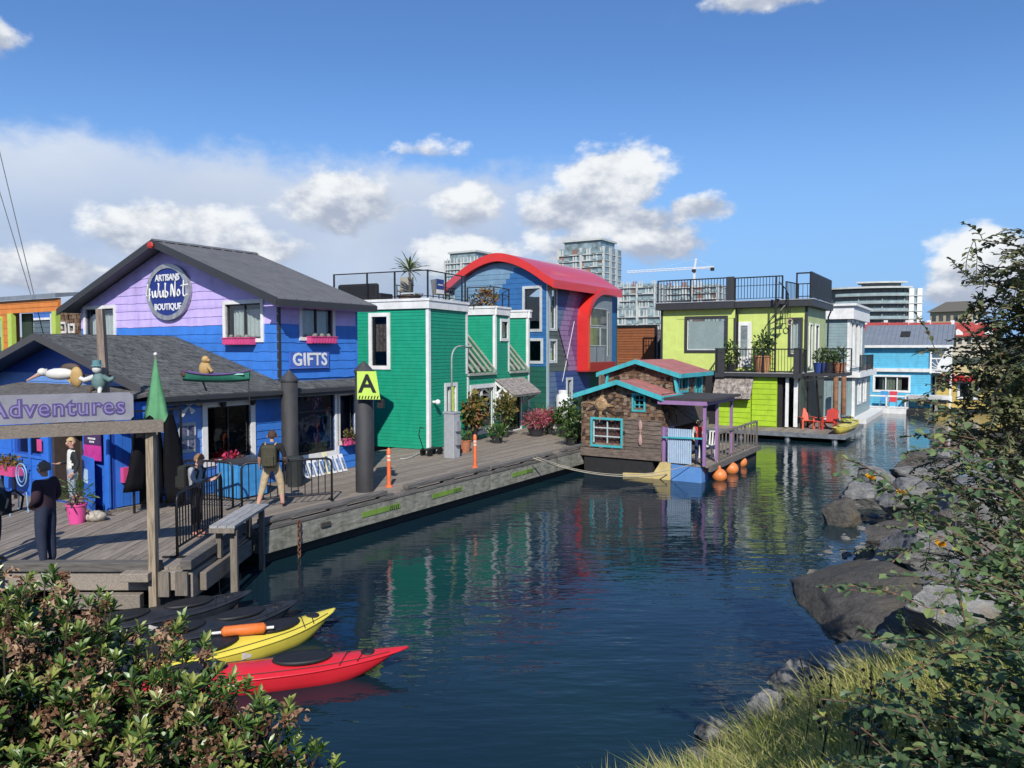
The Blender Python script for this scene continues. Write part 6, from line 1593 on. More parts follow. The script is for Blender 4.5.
asg.location = (q.x, q.y, q.z); asg.rotation_euler = (0, 0, -.05)
g.add([(-.27, 0, -.33), (.30, .0, -.33), (.20, 0, .36), (-.27, 0, .36), (-.27, .02, -.33), (.30, .02, -.33), (.20, .02, .36), (-.27, .02, .36)], [(0, 1, 2, 3), (5, 4, 7, 6), (0, 4, 5, 1), (1, 5, 6, 2), (2, 6, 7, 3), (3, 7, 4, 0)]); g.build('panel', mat('lime_panel', (.48, .68, .10), .6, .05), asg)
put_text('letter', 'A', .62, M_black, asg, (-.02, -.012, .04), ROT_S, extrude=.004, offset=.012)
for k in range(7):
    g = MB(); x = -.24 + k * .075; g.add([(x, -.004, -.32), (x + .03, -.004, -.32), (x + .055, -.004, -.24), (x + .025, -.004, -.24)], [(0, 1, 2, 3)]); g.build('stripe', M_black, asg)
g = MB(); g.box(.2, .34, .1, .3, -.55, -.35); g.build('bracket', M_black, asg)
# ---- orange bollards
for (u, v, l) in ((389, 487, 'orange delineator post near the A piling'), (475, 468, 'orange delineator post in front of the grey utility pedestal')):
    p = onF(u, v); t = thing('delineator_post', l, 'bollard', p, 0, 'orange posts along the dock edge')
    g = MB(); g.lathe([(.1, 0), (.1, .03), (.055, .05), (.05, .85), (.06, .86), (.05, .98), (.02, 1.02)], (0, 0, 0), 14); smooth_by_angle(g.build('post', mat('orange_plastic', (.75, .16, .05), .5, .08), t))
    for z in (.68, .78):
        g = MB(); g.lathe([(.0535, z), (.053, z + .06)], (0, 0, 0), 14); g.build('band', mat('pale_band', (.75, .55, .45), .5), t)
# ---- crowd-control railings
def barrier(label, P, Q_, h=1.1, n=14, group='black railing panels'):
    P, Q_ = Vector(P), Vector(Q_); d = Q_ - P; L_ = math.hypot(d.x, d.y); t = thing('railing_panel', label, 'railing', (P.x, P.y, DECK), atan2(d.y, d.x), group)
    g = MB(); r_ = .12; pts = [(0, 0, 0), (0, 0, h - r_), (r_ * .3, 0, h - r_ * .3), (r_, 0, h), (L_ - r_, 0, h), (L_ - r_ * .3, 0, h - r_ * .3), (L_, 0, h - r_), (L_, 0, 0)]; g.tube(pts, .026, 8); g.build('frame', M_black, t, smooth=True)
    g = MB(); g.tube([(0, 0, .18), (L_, 0, .18)], .02, 6); g.build('bottom_rail', M_black, t)
    me = None
    for i in range(1, n):
        x = L_ * i / n; z1 = h - .01
        if me is None: g = MB(); g.tube([(0, 0, .18), (0, 0, z1)], .0125, 5, cap=False); b_ = g.build('bar', M_black, t); me = b_.data
        else: b_ = bpy.data.objects.new('bar', me); COL.objects.link(b_); b_.parent = t
        b_.location = (x, 0, 0)
    for x in (0, L_):
        g = MB(); g.box(x - .03, x + .03, -.25, .25, 0, .03); g.build('foot', M_black, t)
    return t
barrier('black railing panel on the landing beside the bench', (-5.72, 12.85), (-5.78, 15.0), 1.1, 17)
a, b = onF(242, 509), onF(332, 501); barrier('black railing panel behind the man in beige trousers', a, b, 1.02, 13)
a, b = onF(233, 508), onF(183, 506); barrier('black railing panel at the blue counter behind the phone user', a, b, 1.05, 12)
a, b = onF(181, 505), onF(160, 502); barrier('short black railing panel beside the shop downpipe', a, b, 1.05, 5)
# ---- bench of planks on the landing edge
bench = thing('bench', 'grey plank bench on posts at the edge of the landing', 'bench', (-5.25, 13.0, DECK))
for k in range(3):
    g = MB(); g.box(-.0 + k * .15, .142 + k * .15, .05, 1.95, .46, .505); g.build('seat_plank', mat('pale_grey_plank', (.33, .33, .33), .8, .2, 8, stretch=(4, .4, 4), rnd=.1), bench)
g = MB(); g.box(.0, .44, .03, .075, .38, .458); g.build('end_board', M_woodgreyZ, bench)
for (x, y, z0) in ((.05, .2, -.1), (.3, .2, -.9), (.05, 1.7, -.1), (.3, 1.7, -.9)):
    g = MB(); g.box(x, x + .09, y, y + .1, z0, .458); g.build('leg', M_woodgreyZ, bench)
g = MB(); g.box(.41, .45, .12, .2, -.75, .4); g.build('brace', M_woodgreyZ, bench)
# ---- gantry sign
gan = thing('sign_gantry', 'weathered timber gantry post and beam carrying the Adventures sign', 'gantry', (-5.75, 12.05, 0))
bL = ground(-60, 442, 3.0)
g = MB(); g.box(-.06, .06, -.06, .06, -1.0, 3.0); g.build('post', mat('pale_post_wood', (.34, .27, .19), .8, .3, 6, .004, 30, stretch=(6, 6, .4)), gan)
v = Vector((bL.x + 5.75, bL.y - 12.05, 0)); dv = v.normalized()
g = MB(); g.bar(Vector((.2, 0, 3.1)) - dv * .0 + Vector((0, 0, 0)), Vector((.0, 0, 3.1)) + v, .13, .19); g.build('beam', M_woodgrey, gan)
g = MB(); e = v * 1.05; g.bar((e.x, e.y, 0), (e.x, e.y, 3.0), .12, .12); g.build('post', MATS['pale_post_wood'], gan)
sgn_o = thing('adventures_sign', 'grey board sign reading Adventures in purple letters', 'sign', (-5.75, 12.05, 0), atan2(-dv.y, -dv.x))
# local x now runs to the right along the beam
g = MB(); x1 = -.24; x0 = -3.2; zz0, zz1 = 3.21, 3.64; r_ = .05
g.prism([(x0, zz0), (x1 - r_, zz0), (x1, zz0 + r_), (x1, zz1 - r_), (x1 - r_, zz1), (x0, zz1)], 'y', -.04, .0); g.build('board', mat('sign_grey', (.24, .24, .28), .7, .08, dirt=.15), sgn_o)
for (nm_, m_, off_, ey_) in (('letters', paint('purple_letters', (.085, .065, .20), rnd=0), .02, -.042), ('letter_faces', paint('lilac_letters', (.24, .20, .40), rnd=0), -.004, -.05)):
    o = put_text(nm_, 'Adventures', .36, m_, sgn_o, (0, ey_, 3.425), ROT_S, extrude=.004, offset=off_, space=1.12)
    xs_ = [v_.co.x for v_ in o.data.vertices]; k_ = 1.80 / (max(xs_) - min(xs_)) * (1.0 if off_ > 0 else .975)
    for v_ in o.data.vertices: v_.co.x *= k_
    o.location.x = x1 - .10 - .90
g = MB(); g.box(x0, x1 - .02, .005, .09, zz0, zz0 + .06); g.build('batten', M_woodgreyY, sgn_o)
# ---- furled green flag on a pole behind the gantry
q = at(157, 430, 12.35); fl = thing('furled_flag', 'furled green flag on a slim pole above the gantry post', 'flag', (q.x, q.y, 0))
ztop = at(158, 356, 12.35).z; zb_ = at(156, 420, 12.35).z
g = MB(); g.tube([(0, 0, DECK + .6), (.0, 0, ztop + .02)], .014, 6); g.build('pole', M_woodgreyZ, fl); g = MB(); g.blob((0, 0, ztop + .03), .03, 8, 6); g.build('finial', M_white, fl)
vs = []; n = 16; m_ = 12
for j in range(m_ + 1):
    t = j / m_; z = ztop - t * (ztop - zb_); R_ = .012 + .15 * t ** 1.1
    for i in range(n): a = 2 * pi * i / n; w_ = 1 + .42 * sin(6 * a + 2.5 * t) * t ** .5 + .12 * sin(11 * a); vs.append((R_ * w_ * cos(a) - .02 * t, R_ * .6 * w_ * sin(a), z + .09 * t * sin(3 * a + 1)))
g = MB(); g.add(vs, [(j * n + i, j * n + (i + 1) % n, (j + 1) * n + (i + 1) % n, (j + 1) * n + i) for j in range(m_) for i in range(n)]); g.build('cloth', mat('flag_green', (.10, .30, .14), .8, .1, 6), fl, smooth=True)
# ---- wooden post with carved figures in front of the shingled wing
q = F.wld((.7, 2.0, 0)); tp = at(103, 309, q.y)
q = at(105, 400, 15.6); fp = thing('figure_post', 'slim weathered post rising in front of the shingled roof', 'post', (q.x, q.y, 0))
g = MB(); zt1 = at(101, 309, 15.6).z; dx = at(101, 309, 15.6).x - q.x
g.prism([(-.085, DECK + 2.2), (.095, DECK + 2.2), (.05 + dx, zt1), (-.08 + dx, zt1)], 'y', -.06, .06); g.build('shaft', mat('post_brown', (.26, .2, .16), .85, .25, 5, stretch=(5, 5, .5)), fp)
g = MB(); g.box(-.45, .4, -.18, .18, q.z - .0 - .42 + .02, q.z - .38 + .02); g.build('shelf', M_trimgrey, fp)
M_cw_ = mat('carving_white', (.62, .6, .55), .7, .08); M_cb = mat('carving_tan', (.45, .29, .11), .7, .15); M_cg = mat('carving_green', (.12, .2, .19), .7); M_cd = mat('carving_dark', (.08, .05, .035), .7)
q2 = at(60, 374, 15.4); bd = thing('flying_bird_carving', 'carved white bird with tan wing flying beside the post', 'carving', q2, .1)
g = MB(); g.blob((.0, 0, .0), (.30, .12, .12), 12, 8); g.build('body', M_cw_, bd, smooth=True)
g = MB(); g.tube([(-.25, 0, .03), (-.38, -.02, .04)], [.08, .05], 8); g.blob((-.33, -.02, .04), (.09, .08, .08), 10, 7); g.build('head', M_cw_, bd, smooth=True)
g = MB(); g.tube([(-.38, -.02, .0), (-.62, -.04, -.13)], [.045, .015], 8); g.build('bill', mat('bill_pink', (.5, .3, .24), .6), bd)
g = MB(); g.blob((.34, -.05, -.06), (.13, .06, .21), 10, 8); g.build('wing', M_cb, bd, smooth=True); g = MB(); g.blob((.16, .1, .12), (.2, .05, .1), 8, 6); g.build('wing', M_cd, bd, smooth=True); g = MB(); g.prism([(.2, -.2), (.3, -.02), (.1, -.05)], 'y', -.02, .02); g.build('tail', M_cb, bd)
g = MB(); g.bar((.1, .05, -.02), (.9, .3, -.05), .03, .03); g.build('bracket', M_trimgrey, bd)
q3 = at(99, 391, 15.3); fg = thing('seated_figure_carving', 'carved bird figure in teal hat seated on the post shelf', 'carving', q3, 0)
g = MB(); g.blob((0, 0, .18), (.14, .12, .19), 10, 8); g.build('body', M_cg, fg, smooth=True); g = MB(); g.blob((-.02, -.02, .44), (.09, .09, .09), 10, 8); g.build('head', M_cw_, fg, smooth=True)
g = MB(); g.lathe([(.12, 0), (.1, .02), (.085, .03), (.08, .12), (.01, .13)], (-.02, -.02, .5), 12); g.build('hat', mat('hat_teal', (.1, .22, .24), .7), fg)
for s in (-1, 1):
    g = MB(); g.tube([(s * .1, 0, .28), (s * .26, -.06, .22), (s * .34, -.08, .27)], [.06, .05, .04], 8); g.build('wing', M_cw_ if s < 0 else M_cg, fg, smooth=True)
    g = MB(); g.tube([(s * .07, -.08, .05), (s * .1, -.16, .02), (s * .1, -.16, -.12)], [.05, .04, .035], 8); g.build('leg', M_cd if s < 0 else M_cw_, fg, smooth=True)
# ---- carved otter in a little green boat fixed above the eave
q4 = at(215, 378, 16.9); bt = thing('boat_carving', 'carved tan otter sitting in a small green and purple boat on the roof edge', 'carving', q4, -.02)
vs = []; n = 14
for i in range(n + 1):
    t = i / n; x = -.72 + 1.5 * t; w_ = .15 * sin(pi * min(.97, t + .03)) ** .6; rise = .08 * (2 * t - 1) ** 2 + .0
    vs += [(x, -w_, .08 + rise), (x, -w_ * .7, -.04 + rise * .6), (x, 0, -.1 + rise * .5), (x, w_ * .7, -.04 + rise * .6), (x, w_, .08 + rise)]
g = MB(); g.add(vs, [(5 * i + k, 5 * i + k + 1, 5 * i + k + 6, 5 * i + k + 5) for i in range(n) for k in range(4)]); g.build('hull', mat('boat_green', (.03, .2, .13), .6), bt, smooth=True)
g = MB()
for sgn in (0, 4):
    g.tube([vs[5 * i + sgn] for i in range(n + 1)], .022, 5)
g.build('gunwale', mat('boat_purple', (.08, .04, .16), .6), bt)
for (a, b, m) in ((-.05, .33, mat('boat_blue', (.03, .05, .3), .6)), (.33, .68, mat('boat_mint', (.3, .6, .5), .6))):
    g = MB(); g.box(a, b, -.1, .1, .075, .105); g.build('deck', m, bt)
g = MB(); g.blob((-.22, 0, .2), (.14, .11, .18), 10, 8); g.build('otter_body', M_cb, bt, smooth=True); g = MB(); g.blob((-.2, -.02, .41), (.085, .08, .085), 10, 8); g.blob((-.13, -.03, .39), (.05, .045, .04), 8, 6); g.build('otter_head', M_cb, bt, smooth=True)
g = MB(); g.tube([(-.1, -.1, .25), (.0, -.14, .14)], [.045, .035], 8); g.build('otter_arm', M_cb, bt); g = MB(); g.blob((-.68, 0, .1), (.1, .08, .1), 8, 6); g.build('bow_figure', M_cd, bt)
g = MB(); g.tube([(.75, 0, .1), (.75, .05, -.62)], .012, 5); g.tube([(-.3, .05, -.08), (-.3, .25, -.3)], .02, 5); g.build('stay', M_trimgrey, bt)
# ---- propeller-like bird carving under the eave, poster, lanterns
q5 = F.wld((1.75, -.28, 0)); q5.z = at(190, 405, q5.y).z; wv = thing('gull_carving', 'white winged carving with tan disc under the shop eave', 'carving', q5, F.rz)
for (a, L_, m) in ((.5, .26, M_cw_), (2.3, .26, M_cw_), (4.0, .3, M_cw_), (5.3, .2, M_cw_)):
    g = MB(); g.prism([(0, -.03), (L_ * cos(a) - .06 * sin(a), L_ * sin(a) + .06 * cos(a)), (L_ * 1.15 * cos(a), L_ * 1.15 * sin(a)), (L_ * cos(a) + .07 * sin(a), L_ * sin(a) - .07 * cos(a))], 'y', -.02 - .02 * (a > 3), .01); g.build('wing', m, wv)
g = MB(); g.tube([(.26, -.06, .12), (.26, -.02, .12)], .15, 16); g.build('disc', M_cb, wv); g = MB(); g.bar((0, 0, 0), (0, .26, 0), .03, .03); g.build('bracket', M_trimgrey, wv)
po = fthing(F, 'notice_board', 'pale notice board with four pictures on the blue shop wall', 'notice board')
g = MB(); wbox(g, 'y', 0, 1.66, 2.1, .03, .07, 1.1, 1.82); g.build('board', mat('pale_board', (.45, .46, .46), .7), po)
for (a, z) in ((1.71, 1.5), (1.9, 1.5), (1.71, 1.18), (1.9, 1.18)):
    g = MB(); wbox(g, 'y', 0, a, a + .15, .0705, .075, z, z + .24); g.build('picture', mat('picture_print', (.12, .13, .22), .6, .6, 12), po)
for i, x in enumerate((2.85, 3.75, 5.6)):
    t = thing('wall_lantern', ('black lantern above the left shop window', 'black lantern right of the left shop window', 'black lantern above the big shop window')[i], 'lamp', F.wld((x, -.12, 2.12)), F.rz, 'black wall lanterns')
    g = MB(); g.lathe([(.03, .0), (.075, .05), (.085, .2), (.11, .21), (.02, .3)], (0, 0, 0), 8); g.build('body', M_black, t); g = MB(); g.bar((0, 0, .25), (0, .12, .28), .025, .025); g.build('arm', M_black, t)
# flowers in the shop boxes
for (x0, x1, z, lab, mm, n) in ((2.68, 3.35, .74, 'red and purple flowers in the pink box under the left shop window', ML_red, 130), (7.0, 7.42, .92, 'pink flowers in the box under the right shop window', ML_autumn, 80)):
    t = thing('box_flowers', lab, 'flowers', F.wld(((x0 + x1) / 2, -.16, z)), F.rz)
    mb = MB(); tn = []; leafball(mb, tn, (0, 0, .08), ((x1 - x0) / 2 + .08, .14, .2), n, .09, rp_, (0, .8), asp=.7, hollow=.1); plant_part('blossom', mb, tn, mm, t)
    mb = MB(); tn = []; leafball(mb, tn, (.1, 0, .02), ((x1 - x0) / 2 + .15, .16, .16), n, .12, rp_, (0, 1), asp=.45, hollow=.1); plant_part('foliage', mb, tn, ML_dark, t)
# ---- blue counter / table by the phone user, rubbish bin, card racks
tb = fthing(F, 'counter', 'light blue folding counter outside the shop', 'table')
g = MB(); g.box(2.3, 3.2, -1.35, -.55, .84, .88); g.build('top', mat('counter_dark', (.05, .05, .06), .6), tb)
g = MB(); g.box(2.3, 2.34, -1.33, -.57, .05, .84); g.build('front_panel', mat('counter_blue', (.05, .28, .62), .6), tb); g = MB(); g.box(2.34, 3.15, -1.33, -1.29, .05, .84); g.build('side_panel', MATS['counter_blue'], tb)
bn_ = fthing(F, 'litter_bin', 'dark litter bin beside the piling', 'bin')
g = MB(); g.lathe([(.19, 0), (.23, .72), (.24, .74), (.2, .78), (.02, .8)], (4.35, -.98, 0), 14); smooth_by_angle(g.build('drum', mat('bin_dark', (.03, .035, .035), .6), bn_))
for i in range(8):
    x = 5.25 + i * .21
    t = fthing(F, 'picture_card_stand', ['leftmost white card stand leaning below the big window', 'second white card stand below the big window', 'third white card stand below the big window', 'fourth white card stand below the big window', 'yellow-topped white card display below the big window', 'sixth white card stand below the big window', 'seventh white card stand near the right window', 'rightmost white card stand near the charcoal piling'][i], 'card stand', 'white card stands')
    g = MB(); hh = .5 if i != 4 else .62; g.prism([(-.42, .02), (-.2, hh), (-.17, hh), (-.39, .02)], 'x', x, x + .15); g.build('card', mat('card_white', (.7, .71, .72), .7) if i != 4 else mat('card_yellow', (.75, .7, .4), .7), t)
    g = MB(); g.prism([(-.405, .09), (-.265, hh - .1), (-.26, hh - .1), (-.40, .09)], 'x', x + .03, x + .12); g.build('print', mat('card_print', (.16, .25, .42), .7, .5, 10), t)
# ---- wet gear hanging beside the booth
wg = thing('hanging_wetsuits', 'black wetsuits hanging in a bundle beside the booth', 'wetsuits', F.wld((.75, -.6, 0)), F.rz)
for k, (dx, w_, z0, z1) in enumerate(((-.3, .2, .5, 2.05), (-.05, .24, .15, 2.2), (.2, .22, .1, 2.1))):
    vs = []; n = 12; m_ = 8
    for j in range(m_ + 1):
        t = j / m_; z = z1 - (z1 - z0) * t; R_ = w_ * (.5 + .8 * t * (1.4 - t * .8))
        for i in range(n): a = 2 * pi * i / n; q_ = 1 + .25 * sin(3 * a + 4 * t + k); vs.append((dx * (1 + t) + R_ * q_ * cos(a), .12 * sin(k * 2) + R_ * .7 * q_ * sin(a), z))
    g = MB(); g.add(vs, [(j * n + i, j * n + (i + 1) % n, (j + 1) * n + (i + 1) % n, (j + 1) * n + i) for j in range(m_) for i in range(n)] + [tuple(range(m_ * n, m_ * n + n))]); g.build('suit', mat('neoprene', (.006, .006, .008), .85, spec=.15), wg, smooth=True)
g = MB(); g.bar((-.6, 0, 2.22), (.6, 0, 2.22), .04, .04); g.bar((-.58, 0, 0), (-.58, 0, 2.22), .04, .04); g.bar((.58, 0, 0), (.58, 0, 2.22), .04, .04); g.build('rack', M_black, wg)
# ---- pots by the booth
p = onF(77, 523); potted('bright pink pot with spiky green plant before the booth doorway', p, .19, .4, M_potpk, [(ML_green, .62, (.26, .26, .3), 110, .2, (.3, 1), .16), (ML_pink, .45, (.2, .2, .08), 30, .07, (.6, 1), .8)])
p = onF(95, 521); st_ = thing('stone', 'pale rounded stone on the deck beside the pink pot', 'stone', p)
g = MB(); g.blob((0, 0, .1), (.24, .17, .12), 12, 8, jit=.08, rnd=rp_); g.build('body', mat('pale_stone', (.42, .38, .32), .9, .3, 12), st_, smooth=True)
p = F.wld((-.35, 3.7, .55)); t = thing('window_planter', 'pink planter with mixed flowers at the left of the booth', 'planter', p, F.rz)
g = MB(); g.box(-.12, .12, -.45, .45, 0, .22); g.build('box', M_pink, t); mb = MB(); tn = []; leafball(mb, tn, (0, 0, .3), (.2, .5, .15), 160, .12, rp_, (0, 1), asp=.5, hollow=.1); plant_part('foliage', mb, tn, ML_autumn, t)

for y in (-.3, .3):
    g = MB(); g.bar((0, y, -.55), (0, y, 0), .05, .05); g.build('leg', M_black, t)
p = onF(12, 517); ch_ = thing('wire_chair', 'pale blue wire bistro chair with round back near the booth', 'chair', (p.x - .1, p.y + .5, DECK), -.5)
M_lbm = mat('pale_blue_metal', (.25, .42, .65), .5)
g = MB(); g.tube([(.2 * cos(2 * pi * i / 20), 0, .82 + .25 * sin(2 * pi * i / 20)) for i in range(21)], .014, 5, cap=False); g.tube([(.12 * cos(2 * pi * i / 16), 0, .82 + .16 * sin(2 * pi * i / 16)) for i in range(17)], .01, 5, cap=False); g.build('backrest', M_lbm, ch_)
g = MB(); g.lathe([(.2, .44), (.21, .46), (.01, .47)], (0, -.18, 0), 18); g.build('seat', M_black, ch_)
for (x, y) in ((-.17, .02), (.17, .02), (-.17, -.36), (.17, -.36)):
    g = MB(); g.tube([(x * 1.15, y, 0), (x * .8, y * .9, .45)], .013, 5); g.build('leg', M_lbm, ch_)
# ---- utility pedestal with gooseneck lamp, gas bottle, meter
p = onF(452, 458); up_ = thing('utility_pedestal', 'grey dock utility pedestal with gooseneck lamp and lime tag', 'pedestal', p, F.rz)
g = MB(); g.box(-.18, .18, -.2, .2, 0, 1.48); g.build('cabinet', mat('pedestal_grey', (.36, .37, .39), .5, .06), up_, bevel=.02); g = MB(); g.box(-.2, .2, -.22, .22, 1.48, 1.53); g.build('lid', MATS['pedestal_grey'], up_)
for k, (x, z) in enumerate(((.0, .9), (.0, .45))):
    g = MB(); g.box(-.1, .1, -.30, -.202, z, z + .34); g.build('outlet_box', mat('outlet_grey', (.28, .29, .31), .5), up_)
g = MB(); pts = [(0, 0, 1.5), (0, 0, 3.25)] + [(.42 * (1 - cos(t)) * 1.0, -.0, 3.25 + .42 * sin(t)) for t in [pi / 2 * i / 6 for i in range(1, 7)]] + [(.75, 0, 3.68)]; g.tube(pts, .03, 8); g.build('lamp_arm', mat('pole_green_grey', (.3, .34, .3), .5), up_, smooth=True)
g = MB(); g.blob((.95, 0, 3.66), (.24, .08, .05), 10, 6); g.build('lamp_head', MATS['pole_green_grey'], up_, smooth=True)
g = MB(); g.box(-.05, .07, -.05, -.035, 1.55, 2.35); g.build('tag', mat('lime_tag', (.5, .65, .12), .6), up_)
p = onF(563, 424); gb_ = thing('gas_cylinder_cabinet', 'white gas cylinder in front of the vaulted house', 'gas cylinder', p, F.rz)
g = MB(); g.lathe([(.02, .0), (.3, .02), (.34, .12), (.34, 1.0), (.28, 1.12), (.1, 1.16), (.1, 1.28), (.02, 1.29)], (0, 0, .3), 16); smooth_by_angle(g.build('tank', mat('tank_white', (.72, .72, .7), .4, .04), gb_)); g = MB(); g.lathe([(.22, 1.12), (.24, 1.32), (.22, 1.32), (.2, 1.14)], (0, 0, .3), 14); g.build('collar', MATS['tank_white'], gb_); g = MB(); g.box(-.4, .4, -.4, .4, 0, .3); g.build('stand', M_weath, gb_)
# cart of wheels and hose beside the green wall
p = onF(432, 455); ct = thing('hand_cart', 'small black wheeled cart against the green house', 'cart', p, F.rz)
for (x, y) in ((-.3, -.15), (.25, -.15), (-.3, .15), (.25, .15)):
    g = MB(); g.tube([(x, y - .03, .13), (x, y + .03, .13)], .13, 12); g.build('wheel', M_black, ct)
g = MB(); g.box(-.45, .4, -.12, .12, .2, .24); g.build('tray', M_black, ct); g = MB(); g.tube([(-.45, 0, .22), (-.7, 0, .75), (-.62, 0, 1.0), (-.45, 0, .95)], .018, 6); g.build('handle', M_black, ct)
hs2 = thing('hose', 'pale hose lying along the foot of the green house', 'hose', (0, 0, 0))
g = MB(); g.tube([onF(400 + i * 6, 459 - i * 1.4 + 1.2 * sin(i * 1.3), DECK + .03) for i in range(9)], .03, 6); g.build('tube', mat('hose_grey', (.35, .36, .33), .6), hs2, smooth=True)
# ---- plants along the green house
potted('large autumn-coloured shrub in dark pot left of the green house window', onF(470, 441), .34, .6, M_potdk, [(ML_autumn, 1.2, (.75, .65, .75), 620, .2, (0, 1), .6), (ML_green, 1.0, (.6, .6, .7), 250, .2, (.3, 1), .55)])
potted('hanging mound of yellow-green foliage right of the green house window', onF(505, 437) , .2, .35, M_potdk, [(ML_autumn, 1.25, (.5, .45, .55), 320, .17, (0, .8), .6), (ML_green, .9, (.35, .35, .5), 120, .17, (.5, 1), .5)])
potted('terracotta pot at the foot of the grey pedestal', onF(465, 452), .22, .42, M_terra, [(ML_green, .55, (.22, .22, .2), 70, .15, (.3, 1), .5)])
potted('low green plant in a black tub by the porch posts', onF(497, 443), .24, .3, M_potdk, [(ML_green, .48, (.42, .36, .24), 220, .15, (.3, 1), .5)])
potted('round pink heather in a dark pot at the end of the green house', onF(536, 436), .34, .32, M_potdk, [(ML_pink, .68, (.62, .55, .42), 700, .11, (0, .85), .5)], stem=False)
potted('reddish flowering plant in a grey tub right of the pink heather', onF(550, 434), .26, .4, M_potdk, [(ML_red, .75, (.4, .35, .4), 200, .13, (.2, 1), .5), (ML_green, .6, (.4, .4, .35), 150, .16, (.2, .9), .4)])
spiky('white pot with fine grassy plant beside the heather', onF(556, 434), .28, .5, M_potwh, 130, .75, ML_grass)
spiky('tall grass clump behind the pink heather', onF(541, 428), .25, .35, M_potdk, 160, 1.0, ML_grass)
potted('bushy green planter beside the cottage wall', onF(566, 437), .3, .4, M_potdk, [(ML_green, .9, (.55, .5, .6), 420, .17, (.2, 1), .5)])
potted('dark leafy shrub in tub close behind the cottage corner', onF(577, 434), .3, .45, M_potdk, [(ML_green, 1.05, (.55, .5, .7), 420, .17, (0, .8), .5)])
potted('pale-flowered bush at the dock end beside the cottage', onF(573, 445), .3, .3, M_potdk, [(ML_green, .55, (.6, .5, .4), 380, .15, (.3, 1), .5)])
# ---- roof-terrace plants
q = G.wld((.35, 1.0, GT + .0)); spiky('small palm in a dark bowl at the corner of the green roof terrace', (q.x, q.y, q.z), .42, .5, mat('brown_bowl', (.07, .045, .03), .6), 46, .75, ML_grass, name='potted_palm', trunk=.95, w=.05, tones=(.3, 1))
q = G.wld((X2 + .6, .7, GT)); potted('red and pink flowers on the second roof terrace', q, .3, .3, M_potdk, [(ML_autumn, .75, (.6, .5, .45), 360, .15, (.4, 1), .5)])
q = G.wld((X2 + .0 + .2, 1.1, GT)); potted('pale flowers at the left of the second roof terrace', q, .2, .3, M_potdk, [(ML_dark, .5, (.4, .3, .25), 120, .14, (.3, 1), .5)])
# ---- balcony pots on the lime house
for (x, y, z, r, h, m, l) in ((-.85, 1.9, 2.66, .42, .85, mat('orange_tub', (.55, .26, .12), .7), 'large orange tub with shrub on the lime balcony'), (-.9, 3.5, 2.66, .22, .4, M_potdk, 'small black pot on the lime balcony beside the door')):
    potted(l, E.wld((x, y, z)), r, h, m, [(ML_green, h + .55, (.5, .5, .65), 260, .2, (.2, 1), .45)])
for (x, y, m, l) in ((-.1, -.7, M_potbl, 'blue pot on the side balcony of the lime house'), (.1, -1.1, M_potdk, 'dark planter in the middle of the lime side balcony'), (.1, -1.6, M_terra, 'terracotta pot at the end of the lime side balcony')):
    potted(l, E.wld((x, y, 2.67)), .3, .5, m, [(ML_green, .85, (.35, .3, .35), 150, .2, (.3, 1), .3)])
spiky('tall yellow-green reeds on the lime side balcony', E.wld((.5, -1.3, 2.67)), .3, .5, M_potdk, 90, 1.1, ML_grass, tones=(.4, 1))

